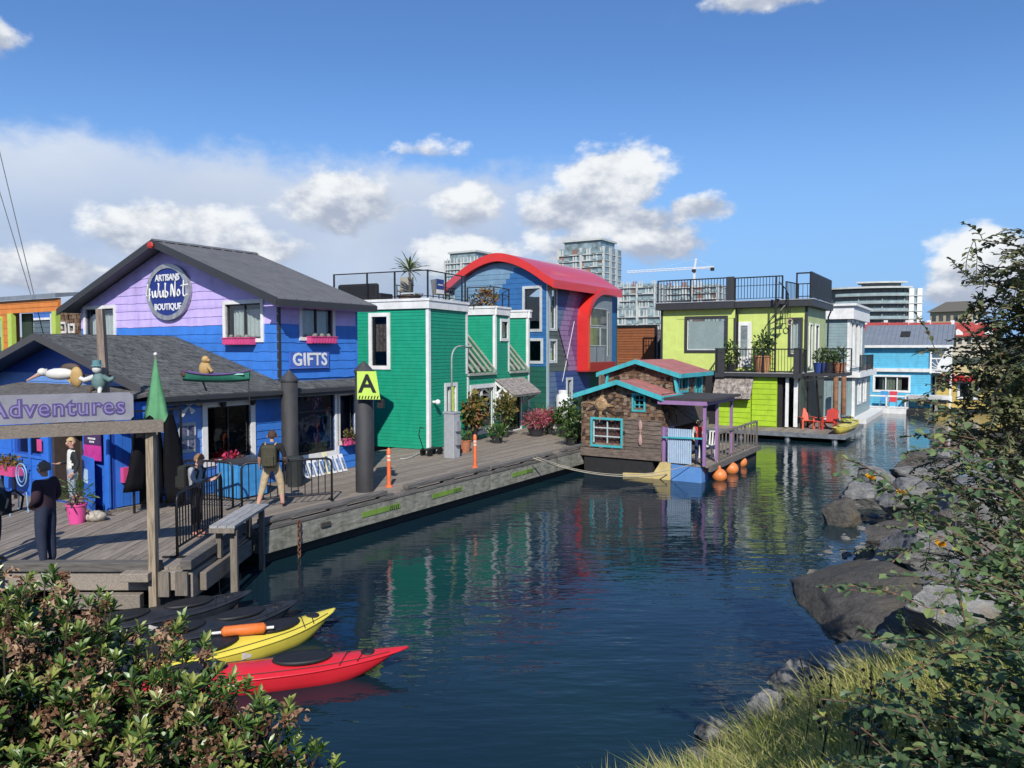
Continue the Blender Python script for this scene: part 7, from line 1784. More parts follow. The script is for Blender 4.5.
# ================================================================== KAYAKS
def kayak(label, name, p, q, z, w, m, cockpits=2, hatch=True, group='kayaks', deckm=None, keel=.12):
    p, q = Vector((p[0], p[1], 0)), Vector((q[0], q[1], 0)); d = q - p; L_ = d.length; t = thing(name, label, 'kayak', (p.x, p.y, z), atan2(d.y, d.x), group)
    n = 30; vs = []; K_ = 10
    def wd(s): return w / 2 * (max(0, sin(pi * s)) ** .75) + .012
    def sheer(s): return .2 + .20 * max(0, s - .62) ** 2 * 3.2 + .10 * max(0, .3 - s) ** 2 * 6
    def keelz(s): return min(sheer(s) - .012, -keel + .40 * max(0, s - .70) ** 2 * 15 + .30 * max(0, .22 - s) ** 2 * 30)
    for i in range(n + 1):
        s = i / n; W_ = wd(s); x = L_ * s
        for k in range(K_ + 1):
            a = pi * k / K_; y = -W_ * cos(a); f = sin(a)
            vs.append((x, y, sheer(s) + (keelz(s) - sheer(s)) * f ** .8))
    g = MB(); g.add(vs, [(i * (K_ + 1) + k, i * (K_ + 1) + k + 1, (i + 1) * (K_ + 1) + k + 1, (i + 1) * (K_ + 1) + k) for i in range(n) for k in range(K_)]); g.build('hull', m, t, smooth=True)
    vs = []; Kd = 6
    for i in range(n + 1):
        s = i / n; W_ = wd(s); x = L_ * s
        for k in range(Kd + 1): f = k / Kd * 2 - 1; vs.append((x, W_ * f * 1.015, sheer(s) + .012 + .085 * (1 - f * f) * (W_ / (w / 2)) ** .8))
    g = MB(); g.add(vs, [(i * (Kd + 1) + k, (i + 1) * (Kd + 1) + k, (i + 1) * (Kd + 1) + k + 1, i * (Kd + 1) + k + 1) for i in range(n) for k in range(Kd)]); g.build('deck', deckm or m, t, smooth=True)
    g = MB(); g.tube([(L_ * i / n, -wd(i / n) * 1.01, sheer(i / n) + .006) for i in range(n + 1)], .014, 5); g.tube([(L_ * i / n, wd(i / n) * 1.01, sheer(i / n) + .006) for i in range(n + 1)], .014, 5); g.build('seam', m, t, smooth=True)
    M_ck = mat('cockpit_black', (.012, .013, .016), .6)
    for k in range(cockpits):
        cxk = L_ * ((.52,) if cockpits == 1 else (.30, .64))[k]; rx, ry = (.37, .2)
        zc = sheer(cxk / L_) + .095
        g = MB(); g.lathe([(1.0, 0), (1.04, .02), (1.0, .045), (.9, .04), (.6, .055), (.01, .075)], (0, 0, 0), 24); o = g.build('spray_cover', M_ck, t, smooth=True); o.scale = (rx, ry, 1); o.location = (cxk, 0, zc - .015)
    for (s0, s1) in ((.76, .88), (.08, .18)):
        g = MB()
        for s in (s0, (s0 + s1) / 2):
            g.tube([(L_ * s, -wd(s), sheer(s) + .03), (L_ * (s + .03), 0, sheer(s) + .11), (L_ * (s + .06), wd(s + .06), sheer(s) + .03)], .007, 4); 
        g.build('deck_line', M_ck, t)
    for s in (.86, .12):
        g = MB(); g.lathe([(.1, 0), (.105, .015), (.09, .03), (.01, .035)], (L_ * s, 0, sheer(s) + .04), 16); g.build('hatch', M_ck, t, smooth=True)
    for sd in (-1, 1):
        g = MB(); g.tube([(L_ * i / n, sd * wd(i / n) * .8, sheer(i / n) + .012 + .085 * .36 * (wd(i / n) / (w / 2)) ** .8 + .008) for i in range(2, n - 1)], .006, 4); g.build('perimeter_line', M_ck, t)
    g = MB(); g.box(L_ * .40, L_ * .40 + .13, -wd(.4) * .96 - .012, -wd(.4) * .9, sheer(.4) - .11, sheer(.4) - .02); g.build('sticker', mat('sticker_white', (.6, .55, .5), .6), t)
    return t
M_kred = mat('kayak_red', (.62, .022, .035), .28, .04, 2, coat=.35, dirt=.1); M_kyel = mat('kayak_yellow', (.72, .60, .08), .35, .04, 2, coat=.25, dirt=.12); M_kblk = mat('kayak_dark', (.022, .026, .034), .5, .2)
pr, qr = ground(95, 694, .12), ground(408, 660, .12)
kayak('red sea kayak with black spray covers floating nearest the camera', 'sea_kayak', pr, qr, 0, .57, M_kred)
py_, qy = ground(148, 677, .12), ground(335, 620, .12)
ky = kayak('yellow sea kayak with orange paddle float strapped on deck', 'sea_kayak', py_, qy, 0, .62, M_kyel, cockpits=2)
tg = thing('paddle_float', 'orange paddle float strapped on the yellow kayak', 'float', ground(244, 634, .33) + Vector((0, 0, .0)), .3)
g = MB(); g.tube([(-.3, 0, .06), (-.26, 0, .06), (.26, 0, .06), (.3, 0, .06)], [.03, .075, .075, .03], 10); g.build('bag', mat('orange_nylon', (.72, .17, .03), .6), tg, smooth=True); 
for (a_, b_) in ((-.42, -.3), (.3, .4)):
    g = MB(); g.tube([(a_, 0, .055), (b_, 0, .055)], .02, 6); g.build('end_cap', M_white, tg)
for i, (a, b, l) in enumerate(((ground(60, 640, .1), ground(252, 601, .1), 'dark kayak floating closest to the landing'), (ground(120, 654, .1), ground(298, 611, .1), 'dark kayak between the yellow kayak and the landing'))):
    kayak(l, 'sea_kayak', a, b, -.02, .66, M_kblk, cockpits=2)
# two yellow kayaks resting on the lime house float
kayak('yellow kayak hanging over the edge of the lime house float', 'sea_kayak', E.wld((-3.3, -1.9, 0)), E.wld((1.3, -2.35, 0)), .5, .62, M_kyel, cockpits=1)
kayak('short yellow kayak lying behind the red deck chairs', 'sea_kayak', E.wld((-.2, -1.9, 0)), E.wld((2.8, -1.75, 0)), .55, .6, mat('kayak_lime_yellow', (.6, .6, .08), .4), cockpits=1)

# ================================================================== PEOPLE
def person(label, loc, rz, pose, mats, H=1.75, short_sleeve=False, bare_calf=False, hair=None, group=None):
    """One continuous skinned body. Local: faces -y, x to its left-hand picture side; joints in units of a 1.75 m figure."""
    k = H / 1.75
    J = dict(pel=(0, 0, .95), wst=(0, .005, 1.1), chs=(0, .015, 1.32), nk=(0, .01, 1.47), hd=(0, -.015, 1.585), cr=(0, -.005, 1.70),
             ls=(-.18, .01, 1.41), le=(-.24, .02, 1.13), lw=(-.25, -.06, .89), lh=(-.25, -.085, .82), rs=(.18, .01, 1.41), re=(.24, .02, 1.13), rw=(.25, -.06, .89), rh=(.25, -.085, .82),
             lp=(-.095, 0, .90), lk=(-.10, -.01, .50), la=(-.10, .03, .09), lt=(-.11, -.15, .035), rp=(.095, 0, .90), rk=(.10, -.01, .50), ra=(.10, .03, .09), rt=(.11, -.15, .035))
    J.update({a: b for a, b in pose.items() if a != 'look'})
    R_ = dict(pel=.145, wst=.13, chs=.155, nk=.056, hd=.092, cr=.07, ls=.075, le=.048, lw=.034, lh=.036, rs=.075, re=.048, rw=.034, rh=.036, lp=.095, lk=.062, la=.042, lt=.036, rp=.095, rk=.062, ra=.042, rt=.036)
    R_.update(mats.get('radii', {}))
    names = list(J); idx = {n: i for i, n in enumerate(names)}
    V_ = [Vector(J[n]) for n in names]; RR = [R_[n] for n in names]
    Ed = [('pel', 'wst'), ('wst', 'chs'), ('chs', 'nk'), ('nk', 'hd'), ('hd', 'cr'), ('chs', 'ls'), ('ls', 'le'), ('le', 'lw'), ('lw', 'lh'), ('chs', 'rs'), ('rs', 're'), ('re', 'rw'), ('rw', 'rh'),
          ('pel', 'lp'), ('lp', 'lk'), ('lk', 'la'), ('la', 'lt'), ('pel', 'rp'), ('rp', 'rk'), ('rk', 'ra'), ('ra', 'rt')]
    segs = [(idx[a], idx[b], a + b) for a, b in Ed]
    fwd = Vector((0, -1, 0))
    # nose and chin
    i0 = len(V_); V_.append(V_[idx['hd']] + Vector(pose.get('look', (0, -1, -.05))).normalized() * .118); RR.append(.016); segs.append((idx['hd'], i0, 'nose'))
    for s in ('l', 'r'):                                  # four fingers and a thumb, slightly curled
        w, h = V_[idx[s + 'w']], V_[idx[s + 'h']]; d = (h - w).normalized(); sd = d.cross(Vector((0, 1, 0)));
        sd = sd.normalized() if sd.length > .1 else Vector((1, 0, 0)); nb = sd.cross(d)
        for f in range(4):
            o = (f - 1.5) * .019; L_ = (.075, .085, .08, .062)[f]; a = h + d * .02 + nb * o * 1.1; b = a + d * L_ * .55 + sd * .006; c = b + d * L_ * .4 + sd * .022 * (1 if s == 'l' else -1)
            n0 = len(V_); V_ += [a + d * .01, b, c]; RR += [.0105, .0095, .008]; segs += [(idx[s + 'h'], n0, 'hand'), (n0, n0 + 1, 'hand'), (n0 + 1, n0 + 2, 'hand')]
        n0 = len(V_); V_ += [w.lerp(h, .6) + nb * -.034, w.lerp(h, .6) + nb * -.05 + d * .045]; RR += [.012, .010]; segs += [(idx[s + 'h'], n0, 'hand'), (n0, n0 + 1, 'hand')]
    me = bpy.data.meshes.new('person_skeleton'); me.from_pydata([tuple(v * k) for v in V_], [(a, b) for a, b, _ in segs], [])
    ob = bpy.data.objects.new('person_skeleton', me); COL.objects.link(ob)
    sk = ob.modifiers.new('skin', 'SKIN'); sk.use_smooth_shade = True; sk.branch_smoothing = .6
    sd_ = me.skin_vertices[0].data
    for i, r in enumerate(RR): sd_[i].radius = (r * k, r * k * (.78 if i in (idx['pel'], idx['wst'], idx['chs']) else 1))
    for i in range(len(V_)): sd_[i].use_root = (i == idx['pel'])
    ob.modifiers.new('sub', 'SUBSURF').levels = 2
    dg = bpy.context.evaluated_depsgraph_get(); body = bpy.data.meshes.new_from_object(ob.evaluated_get(dg)); bpy.data.objects.remove(ob); bpy.data.meshes.remove(me)
    body.name = 'body'; body.materials.clear()
    ms = [mats['top'], mats['legs'], mats.get('skin', M_skin), mats['shoes'], mats.get('sleeve', mats['top'])]
    for m_ in ms: body.materials.append(m_)
    reg = {}
    for a, b in Ed:
        n = a + b
        reg[n] = 0
        if n in ('nkhd', 'hdcr', 'lwlh', 'rwrh'): reg[n] = 2
        if n in ('lsle', 'rsre', 'lelw', 'rerw'): reg[n] = 4
        if n in ('lelw', 'rerw') and short_sleeve: reg[n] = 2
        if n in ('pellp', 'lplk', 'lkla', 'pelrp', 'rprk', 'rkra'): reg[n] = 1
        if n in ('lalt', 'rart'): reg[n] = 3
    reg['nose'] = 2; reg['hand'] = 2
    sg_ = [(V_[a] * k, V_[b] * k, n) for a, b, n in segs]
    for p in body.polygons:
        c = p.center; bd = 1e9; bn = None
        for a, b, n in sg_:
            ab = b - a; t = max(0, min(1, (c - a).dot(ab) / max(1e-9, ab.length_squared))); d = (c - a - ab * t).length
            if d < bd: bd, bn, bt = d, n, t
        i = reg[bn]
        if bn == 'chsnk' and bt > .75: i = 2
        if bare_calf and bn in ('lkla', 'rkra') and bt > .45: i = 2
        if bn == 'pelwst' and c.z < .99 * k: i = 1
        p.material_index = i; p.use_smooth = True
    t = thing('person', label, 'person', loc, rz, group)
    o = bpy.data.objects.new('body', body); COL.objects.link(o); o.parent = t
    hd = Vector(J['hd']) * k; look = Vector(pose.get('look', (0, -1, -.05))).normalized(); sdv = look.cross(Vector((0, 0, 1))).normalized(); upv = sdv.cross(look)
    if hair:
        g = MB(); n = 16; m_ = 10; vs = []
        for j in range(m_ + 1):
            th = .62 * pi * j / m_
            for i in range(n):
                a = 2 * pi * i / n; lim = 1.0 if cos(a) < .35 else .62      # forehead stays bare
                q = upv * cos(th * lim) * .116 + (look * cos(a) * .105 + sdv * sin(a) * .098) * sin(th * lim)
                vs.append(hd + Vector((0, 0, .025 * k)) + q * k * (1 + .05 * sin(5 * a + 3 * j) + .04 * sin(11 * a - 5 * j)) - look * .012 * k)
        g.add(vs, [(j * n + i, j * n + (i + 1) % n, (j + 1) * n + (i + 1) % n, (j + 1) * n + i) for j in range(m_) for i in range(n)]); g.build('hair', hair, t, smooth=True)
    for s in (-1, 1):
        g = MB(); g.blob(hd + (sdv * s * .034 + look * .083 + upv * .022) * k, .011 * k, 7, 5); g.build('eye', M_dark, t); g = MB(); g.blob(hd + (sdv * s * .098 + upv * .0) * k, (.014 * k, .022 * k, .034 * k), 7, 6); g.build('ear', mats.get('skin', M_skin), t, smooth=True)
    g = MB(); g.blob(hd + (look * .088 - upv * .048) * k, (.022 * k, .012 * k, .006 * k), 7, 5); g.build('mouth', mat('lip', (.35, .13, .1), .6), t)
    return t
def backpack(label, loc, rz, m, h=.46, w=.32, d=.17, strap=None):
    t = thing('backpack', label, 'backpack', loc, rz)
    g = MB(); g.box(-w / 2, w / 2, -d / 2, d / 2, -h / 2, h / 2); g.build('pack', m, t, bevel=.06)
    g = MB(); g.box(-w * .36, w * .36, d / 2 - .01, d / 2 + .05, -h * .42, h * .05); g.build('pocket', m, t, bevel=.02)
    for s in (-1, 1):
        g = MB(); g.tube([(s * w * .3, -d / 2, h * .45), (s * w * .36, -d / 2 - .1, h * .55), (s * w * .42, -d / 2 - .27, h * .3), (s * w * .45, -d / 2 - .2, -h * .25), (s * w * .36, -d / 2, -h * .4)], .02, 6); g.build('strap', strap or m, t, smooth=True)
    return t
cl = lambda n, c, r=.9: mat(n, c, r, .12, 14)
def faceto(ux, uy): return atan2(uy, ux) + pi / 2          # rotation so that local -y points along (ux, uy)
# man in dark jacket, in profile to the left, hands held before him
p = onF(47, 566)
person('man in dark plum jacket and navy jeans standing on the landing', p, faceto(-1, .15), dict(wst=(0, -.01, 1.1), chs=(0, .01, 1.31), le=(-.24, .04, 1.12), lw=(-.13, -.17, 1.0), lh=(-.07, -.2, .98), re=(.24, .04, 1.12), rw=(.13, -.17, 1.0), rh=(.07, -.2, .96), look=(.05, -1, -.1)),
       dict(top=cl('plum_jacket', (.032, .014, .026)), legs=cl('navy_jeans', (.018, .026, .055)), shoes=cl('black_shoe', (.008, .008, .008), .6), radii=dict(pel=.175, wst=.185, chs=.185, ls=.095, rs=.095, le=.075, re=.075, lp=.115, rp=.115, lk=.085, rk=.085, la=.06, ra=.06)), 1.76, hair=cl('grey_brown_hair', (.2, .155, .12)))
# person at the left edge
q = at(-8, 560, 12.6)
person('person in slate blue jacket cut off by the left edge', (q.x, q.y, DECK), faceto(.3, 1), dict(le=(-.26, -.05, 1.12), lw=(-.2, -.2, .95), lh=(-.17, -.25, .92), re=(.27, .02, 1.12), rw=(.27, -.1, .9), rh=(.27, -.12, .84)),
       dict(top=cl('slate_jacket', (.05, .07, .11)), legs=cl('dark_jeans', (.015, .02, .04)), shoes=cl('black_shoe', (.01, .01, .01)), radii=dict(pel=.17, wst=.17, chs=.18, ls=.09, rs=.09, lp=.11, rp=.11, lk=.08, rk=.08)), 1.72, hair=cl('dark_hair', (.03, .02, .015)))
backpack('dark shoulder bag of the person at the left edge', (q.x + .24, q.y - .08, DECK + 1.0), 1.2, cl('bag_dark', (.02, .025, .03)), .4, .3, .16)
# woman in a white vest in the doorway
q = onF(73, 511)
person('woman in white vest and pale jeans at the booth doorway', q, faceto(-1, -.9), dict(le=(-.24, .04, 1.14), lw=(-.12, -.22, 1.12), lh=(-.1, -.28, 1.12), re=(.24, .08, 1.13), rw=(.24, .0, .92), rh=(.23, -.05, .88), look=(.35, -1, -.02)),
       dict(top=cl('white_vest', (.68, .67, .62)), sleeve=cl('black_sleeve', (.02, .022, .024)), legs=cl('pale_jeans', (.3, .34, .42)), shoes=cl('dark_boot', (.03, .03, .035)), radii=dict(wst=.15, chs=.16, pel=.16, lp=.1, rp=.1)), 1.66, hair=cl('blonde_hair', (.45, .33, .17)))
# phone user in grey hoodie with black backpack
q = onF(197, 536)
person('person in grey hoodie looking down at a phone behind the railing', q, faceto(1, -.12), dict(chs=(0, .0, 1.31), nk=(0, -.03, 1.45), hd=(0, -.085, 1.55), cr=(0, -.09, 1.66), le=(-.2, -.08, 1.15), lw=(-.08, -.3, 1.16), lh=(-.05, -.37, 1.18), re=(.2, -.08, 1.15), rw=(.1, -.3, 1.15), rh=(.06, -.37, 1.17), look=(0, -1, -.45)),
       dict(top=cl('grey_hoodie', (.30, .31, .34)), legs=cl('black_trousers', (.012, .012, .014)), shoes=cl('pink_shoe', (.5, .22, .17)), radii=dict(wst=.15, chs=.165)), 1.64, hair=cl('sandy_hair', (.24, .13, .06)))
f = Vector((1, -.12, 0)).normalized(); q2 = q - f * .23
backpack('black backpack worn by the phone user', (q2.x, q2.y, DECK + 1.13), faceto(1, -.12), cl('pack_black', (.015, .016, .014)), .46, .3, .17)
ph = q + f * .42; pt = thing('phone', 'phone held by the person in grey hoodie', 'phone', (ph.x, ph.y, DECK + 1.12), faceto(1, -.12)); g = MB(); g.bar((0, 0, 0), (0, -.09, .11), .075, .009); g.build('case', mat('phone_case', (.35, .33, .32), .4), pt)
# man with olive backpack and beige trousers, back to the camera, mid-stride
q = onF(273, 508)
person('man in black T-shirt and beige cropped trousers walking away', q, faceto(-.1, 1), dict(lk=(-.17, -.06, .50), la=(-.2, -.05, .09), lt=(-.22, -.22, .035), rk=(.2, .02, .5), ra=(.3, .1, .1), rt=(.33, -.06, .035), lp=(-.1, 0, .9), rp=(.11, 0, .9), le=(-.27, -.0, 1.15), lw=(-.27, -.16, 1.0), lh=(-.26, -.22, .98), re=(.27, -.0, 1.15), rw=(.3, -.1, .95), rh=(.3, -.14, .9), look=(.15, -1, -.1)),
       dict(top=cl('black_tshirt', (.012, .012, .013)), legs=cl('beige_trousers', (.45, .35, .22)), shoes=cl('sandal', (.12, .05, .04)), radii=dict(lp=.115, rp=.115, lk=.085, rk=.085, chs=.175, wst=.15, ls=.085, rs=.085)), 1.78, short_sleeve=True, bare_calf=True, hair=cl('brown_hair', (.07, .035, .02)))
backpack('olive backpack with tan straps on the man in beige trousers', (q.x - .0, q.y - .22, DECK + 1.2), faceto(-.1, 1), cl('olive_canvas', (.055, .05, .03)), .5, .33, .18, strap=cl('tan_strap', (.35, .25, .14)))
# figure on the cottage porch
q = C.wld((.35, -.82, .56))
person('person in red vest and navy trousers on the cottage porch', q, faceto(-.2, -1), dict(lw=(-.22, -.16, .95), lh=(-.2, -.2, .92)), dict(top=cl('red_vest', (.5, .05, .04)), sleeve=cl('white_sleeve', (.6, .58, .52)), legs=cl('navy_trousers', (.03, .04, .12)), shoes=cl('black_shoe', (.01, .01, .01))), 1.5, hair=cl('straw_hat', (.6, .55, .25)))

# ================================================================== SHORE: BOULDERS, GRASS, SHRUBS
def rockmat(name, c1, c2, c3):
    if name in MATS: return MATS[name]
    m = bpy.data.materials.new(name); m.use_nodes = True; MATS[name] = m; nt = m.node_tree; N = nt.nodes; L = nt.links; b = N['Principled BSDF']; b.inputs['Roughness'].default_value = .85
    tc = N.new('ShaderNodeTexCoord'); mp = N.new('ShaderNodeMapping'); mp.inputs['Scale'].default_value = (1, 1, 2.6); mp.inputs['Rotation'].default_value = (.3, .5, .2); L.new(tc.outputs['Object'], mp.inputs[0])
    n1 = N.new('ShaderNodeTexNoise'); n1.inputs['Scale'].default_value = 4.2; n1.inputs['Detail'].default_value = 9; n1.inputs['Roughness'].default_value = .68; n1.inputs['Distortion'].default_value = .6; L.new(mp.outputs[0], n1.inputs['Vector'])
    rp = N.new('ShaderNodeValToRGB'); e = rp.color_ramp.elements; e[0].position = .3; e[0].color = (*c2, 1); e[1].position = .72; e[1].color = (*c1, 1); q = e.new(.5); q.color = (*[(a + b_) / 2 for a, b_ in zip(c1, c2)], 1); L.new(n1.outputs[0], rp.inputs[0])
    n2 = N.new('ShaderNodeTexNoise'); n2.inputs['Scale'].default_value = 1.1; n2.inputs['Detail'].default_value = 5; L.new(tc.outputs['Object'], n2.inputs['Vector'])
    mr = N.new('ShaderNodeMapRange'); mr.inputs['From Min'].default_value = .56; mr.inputs['From Max'].default_value = .68; mr.inputs['To Max'].default_value = .7; L.new(n2.outputs[0], mr.inputs['Value'])
    mx = N.new('ShaderNodeMix'); mx.data_type = 'RGBA'; L.new(mr.outputs[0], mx.inputs[0]); L.new(rp.outputs[0], mx.inputs[6]); mx.inputs[7].default_value = (*c3, 1); L.new(mx.outputs[2], b.inputs['Base Color'])
    n3 = N.new('ShaderNodeTexNoise'); n3.inputs['Scale'].default_value = 9; n3.inputs['Detail'].default_value = 8; n3.inputs['Roughness'].default_value = .7; L.new(mp.outputs[0], n3.inputs['Vector'])
    bp = N.new('ShaderNodeBump'); bp.inputs['Distance'].default_value = .075; L.new(n3.outputs[0], bp.inputs['Height']); L.new(bp.outputs[0], b.inputs['Normal']); return m
M_rkgrey = rockmat('boulder_grey', (.32, .31, .29), (.09, .09, .087), (.17, .13, .075)); M_rkdark = rockmat('boulder_dark_wet', (.125, .112, .095), (.042, .038, .034), (.12, .10, .06)); M_rkpale = rockmat('boulder_pale', (.42, .41, .38), (.16, .155, .15), (.23, .17, .09)); M_rkblue = rockmat('boulder_bluegrey', (.30, .34, .35), (.11, .125, .13), (.15, .13, .09))
def boulder(label, c, s, m, seed, rz=0.0, facets=15, rough=.12, tilt=0.0, name='boulder', rot=None):
    r = random.Random(seed); bm = bmesh.new(); bmesh.ops.create_icosphere(bm, subdivisions=5, radius=1.0)
    pls = [(rdir(r, .1), r.uniform(.5, .85)) for _ in range(facets)]
    for v in bm.verts:
        p = v.co.copy()
        for n, d in pls:
            e = p.dot(n) - d
            if e > 0: p -= n * e * .97
        q = Vector((p.x * 1.3, p.y * 1.3, p.z * 1.3)) + Vector((seed * 1.7, 0, 0))
        p *= 1 + rough * mnoise.fractal(q, 1.0, 2.0, 5) + .045 * mnoise.noise(q * 4) + .022 * mnoise.noise(Vector((q.x * 4, q.y * 4, q.z * 17))) + .012 * mnoise.noise(q * 16)
        v.co = Vector((p.x * s[0], p.y * s[1], p.z * s[2]))
    me = bpy.data.meshes.new(name); bm.to_mesh(me); bm.free(); me.materials.append(m); me.polygons.foreach_set('use_smooth', [True] * len(me.polygons))
    try: me.set_sharp_from_angle(angle=radians(38))
    except Exception: pass
    o = bpy.data.objects.new(name, me); COL.objects.link(o); o.location = c; o.rotation_euler = rot or (tilt, tilt * .6, rz); return tag(o, label, 'boulder', 'boulders along the shore')
def gz(u, v, z): return ground(u, v, z)
def hit(u, v):                                            # where the line of sight meets the bank or the water
    r = ray(u, v); t = 2.0
    while t < 60:
        p = EYEV + r * t
        if p.z < max(0, shore_z(p.x, p.y)): return p
        t += .05
    return p
BL = [  # label, picture point of the rock's middle, height of that point, size (half extents), material, seed, turn
    ('angular grey boulder with a flat face at the point', 868, 508, .55, (.95, .9, .75), M_rkgrey, 11, .4, .12),
    ('dark boulder at the tip of the point', 846, 525, .3, (.6, .7, .75), M_rkdark, 12, .2, .12),
    ('tilted slab boulder leaning right of the flat-faced one', 915, 505, .8, (1.0, .9, .6), M_rkgrey, 13, -.3, .12),
    ('grey boulder behind the flat-faced one on the point', 880, 490, .6, (1.1, .8, .6), M_rkgrey, 14, 1.2, .12),
    ('low boulder row end beside the far water', 930, 480, .8, (1.4, 1.0, .6), M_rkgrey, 15, .2, .12),
    ('dark low rock farthest along the point', 925, 474, .3, (2.2, 1.0, .7), M_rkdark, 25, .5, .12),
    ('blue-grey rock at the edge of the grass', 850, 678, .55, (.72, .55, .42), M_rkblue, 16, .2, .10),
    ('pale rock beside the blue-grey rock at the waterline', 795, 690, .3, (.36, .36, .3), M_rkgrey, 17, .5, .10),
    ('whitish rock in the grass edge by the water', 765, 716, .4, (.3, .28, .22), M_rkpale, 18, .9, .10),
    ('small tan rock between grass and waterline', 803, 682, .6, (.28, .26, .24), M_rkpale, 19, .3, .10),
    ('small pale rock at the tip of the grass bank', 712, 738, .3, (.24, .2, .15), M_rkpale, 20, .1, .10),
    ('grey slab in the middle of the bank under the branches', 960, 560, 1.2, (1.1, 1.2, .6), M_rkgrey, 21, .3, .10),
    ('brown-grey slab at the right below the leaves', 985, 620, 1.3, (1.0, 1.0, .5), M_rkpale, 22, -.4, .10),
    ('grey boulder at the right edge behind the shrub', 1000, 520, 1.2, (1.4, 1.2, .8), M_rkgrey, 23, .6, .12),
    ('flat brown rock between the pale slab and grass', 905, 648, .8, (.75, .6, .35), M_rkgrey, 24, .4, .10),
    ('narrow grey rock above the pale slab', 905, 540, .95, (.8, .5, .4), M_rkdark, 27, .1, .12)]
for (l, u, v, z, s, m, sd, rz, ro) in BL:
    p = hit(u, v); boulder(l, (p.x, p.y + s[1] * .3, max(0, shore_z(p.x, p.y + s[1] * .3)) + s[2] * .12), s, m, sd, rz, rough=ro, tilt=.12 * ((sd % 3) - 1))
boulder('broad dark wet rock slab sloping into the water', (5.95, 12.9, .02), (1.15, 2.75, .62), M_rkdark, 3, rough=.07, facets=5, rot=(.03, -.36, -.22))
boulder('large pale grey rock slab above the dark wet slab', (7.15, 12.1, .6), (1.35, 2.1, .7), M_rkpale, 5, rough=.09, facets=8, rot=(.08, -.22, -.3))
rg = random.Random(21)
rub = MB()                                                # small rubble along the waterline
for i in range(240):
    k = rg.randrange(5, 12); t = rg.random(); (x0, y0), (x1, y1) = SHORE[k], SHORE[k + 1]; x = x0 + (x1 - x0) * t + rg.gauss(.25, .3); y = y0 + (y1 - y0) * t + rg.gauss(-.1, .3)
    s = rg.uniform(.04, .16); rub.blob((x, y, max(-.05, shore_z(x, y)) + s * .2), (s, s * rg.uniform(.6, 1), s * .6), 7, 5, jit=.25, rnd=rg)
tag(rub.build('rubble', M_rkgrey), 'small stones along the waterline', kind='stuff')

# ---- long grass on the bank
def grass():
    mb = MB(); tn = []; tuft = [(rg.uniform(.4, 6.2), rg.uniform(4.2, 9.2)) for _ in range(1300)]
    for (x, y) in tuft:
        d = shore_d(x, y)
        if d < .5 or (y > 7.9 - .12 * (x - 3)): continue
        z = shore_z(x, y); lean = Vector((rg.gauss(-.15, .35), rg.gauss(.1, .35), 0)); dry = rg.random()
        for _ in range(34):
            bx_, by_ = x + rg.gauss(0, .085), y + rg.gauss(0, .085); L_ = rg.uniform(.18, .46); w = rg.uniform(.004, .009); a = rg.uniform(0, pi); sx, sy = cos(a) * w, sin(a) * w
            l = lean + Vector((rg.gauss(0, .25), rg.gauss(0, .25), 0)); b0 = Vector((bx_, by_, z - .03)); b1 = b0 + l * L_ * .35 + Vector((0, 0, L_ * .6)); b2 = b0 + l * L_ * 1.0 + Vector((0, 0, L_ * rg.uniform(.75, 1.0)))
            o = len(mb.v); mb.v += [(b0.x - sx, b0.y - sy, b0.z), (b0.x + sx, b0.y + sy, b0.z), (b1.x + sx * .8, b1.y + sy * .8, b1.z), (b1.x - sx * .8, b1.y - sy * .8, b1.z), tuple(b2)]
            mb.f += [(o, o + 1, o + 2, o + 3), (o + 3, o + 2, o + 4)]; mb.m += [0, 0]; tt = min(1, max(0, dry * .75 + rg.gauss(.12, .18))); tn += [tt * .7, tt * .7, tt, tt, min(1, tt + .15)]
    o = mb.build('grass', leafmat('bank_grass', [(.18, .24, .045), (.34, .39, .09), (.53, .50, .17), (.64, .56, .28)], .6, .45)); set_tone(o, tn); tag(o, 'long yellow-green grass on the bank', kind='stuff')
grass()
p = gz(868, 755, 1.75); lf = thing('fallen_leaf', 'orange fallen leaf lying on the grass', 'leaf', (p.x, p.y, p.z + .1)); mb = MB(); tn = []
for a in range(7): leaf(mb, tn, (0, 0, 0), (cos(a * .9), sin(a * .9), .25), (0, 0, 1), .11, .07, .5 + .07 * a)
plant_part('blade', mb, tn, leafmat('orange_leaf', [(.4, .12, .03), (.55, .2, .06), (.6, .28, .1)]), lf)
# dry seed stalks in the grass
ss_ = thing('seed_stalks', 'dark dry seed stalks standing in the grass by the shrub', 'plant', (2.3, 4.75, 1.65)); g = MB()
for i in range(16):
    x, y = rg.uniform(-.35, .4), rg.uniform(-.3, .3); h = rg.uniform(.35, .62); g.tube([(x, y, 0), (x + .03, y, h * .5), (x + rg.uniform(-.06, .06), y, h)], .004, 4)
    for k in range(5): z = h * (.55 + .1 * k); g.blob((x + rg.uniform(-.04, .04), y, z), .013, 5, 4)
g.build('stalks', mat('dry_stalk', (.03, .025, .02), .9), ss_)

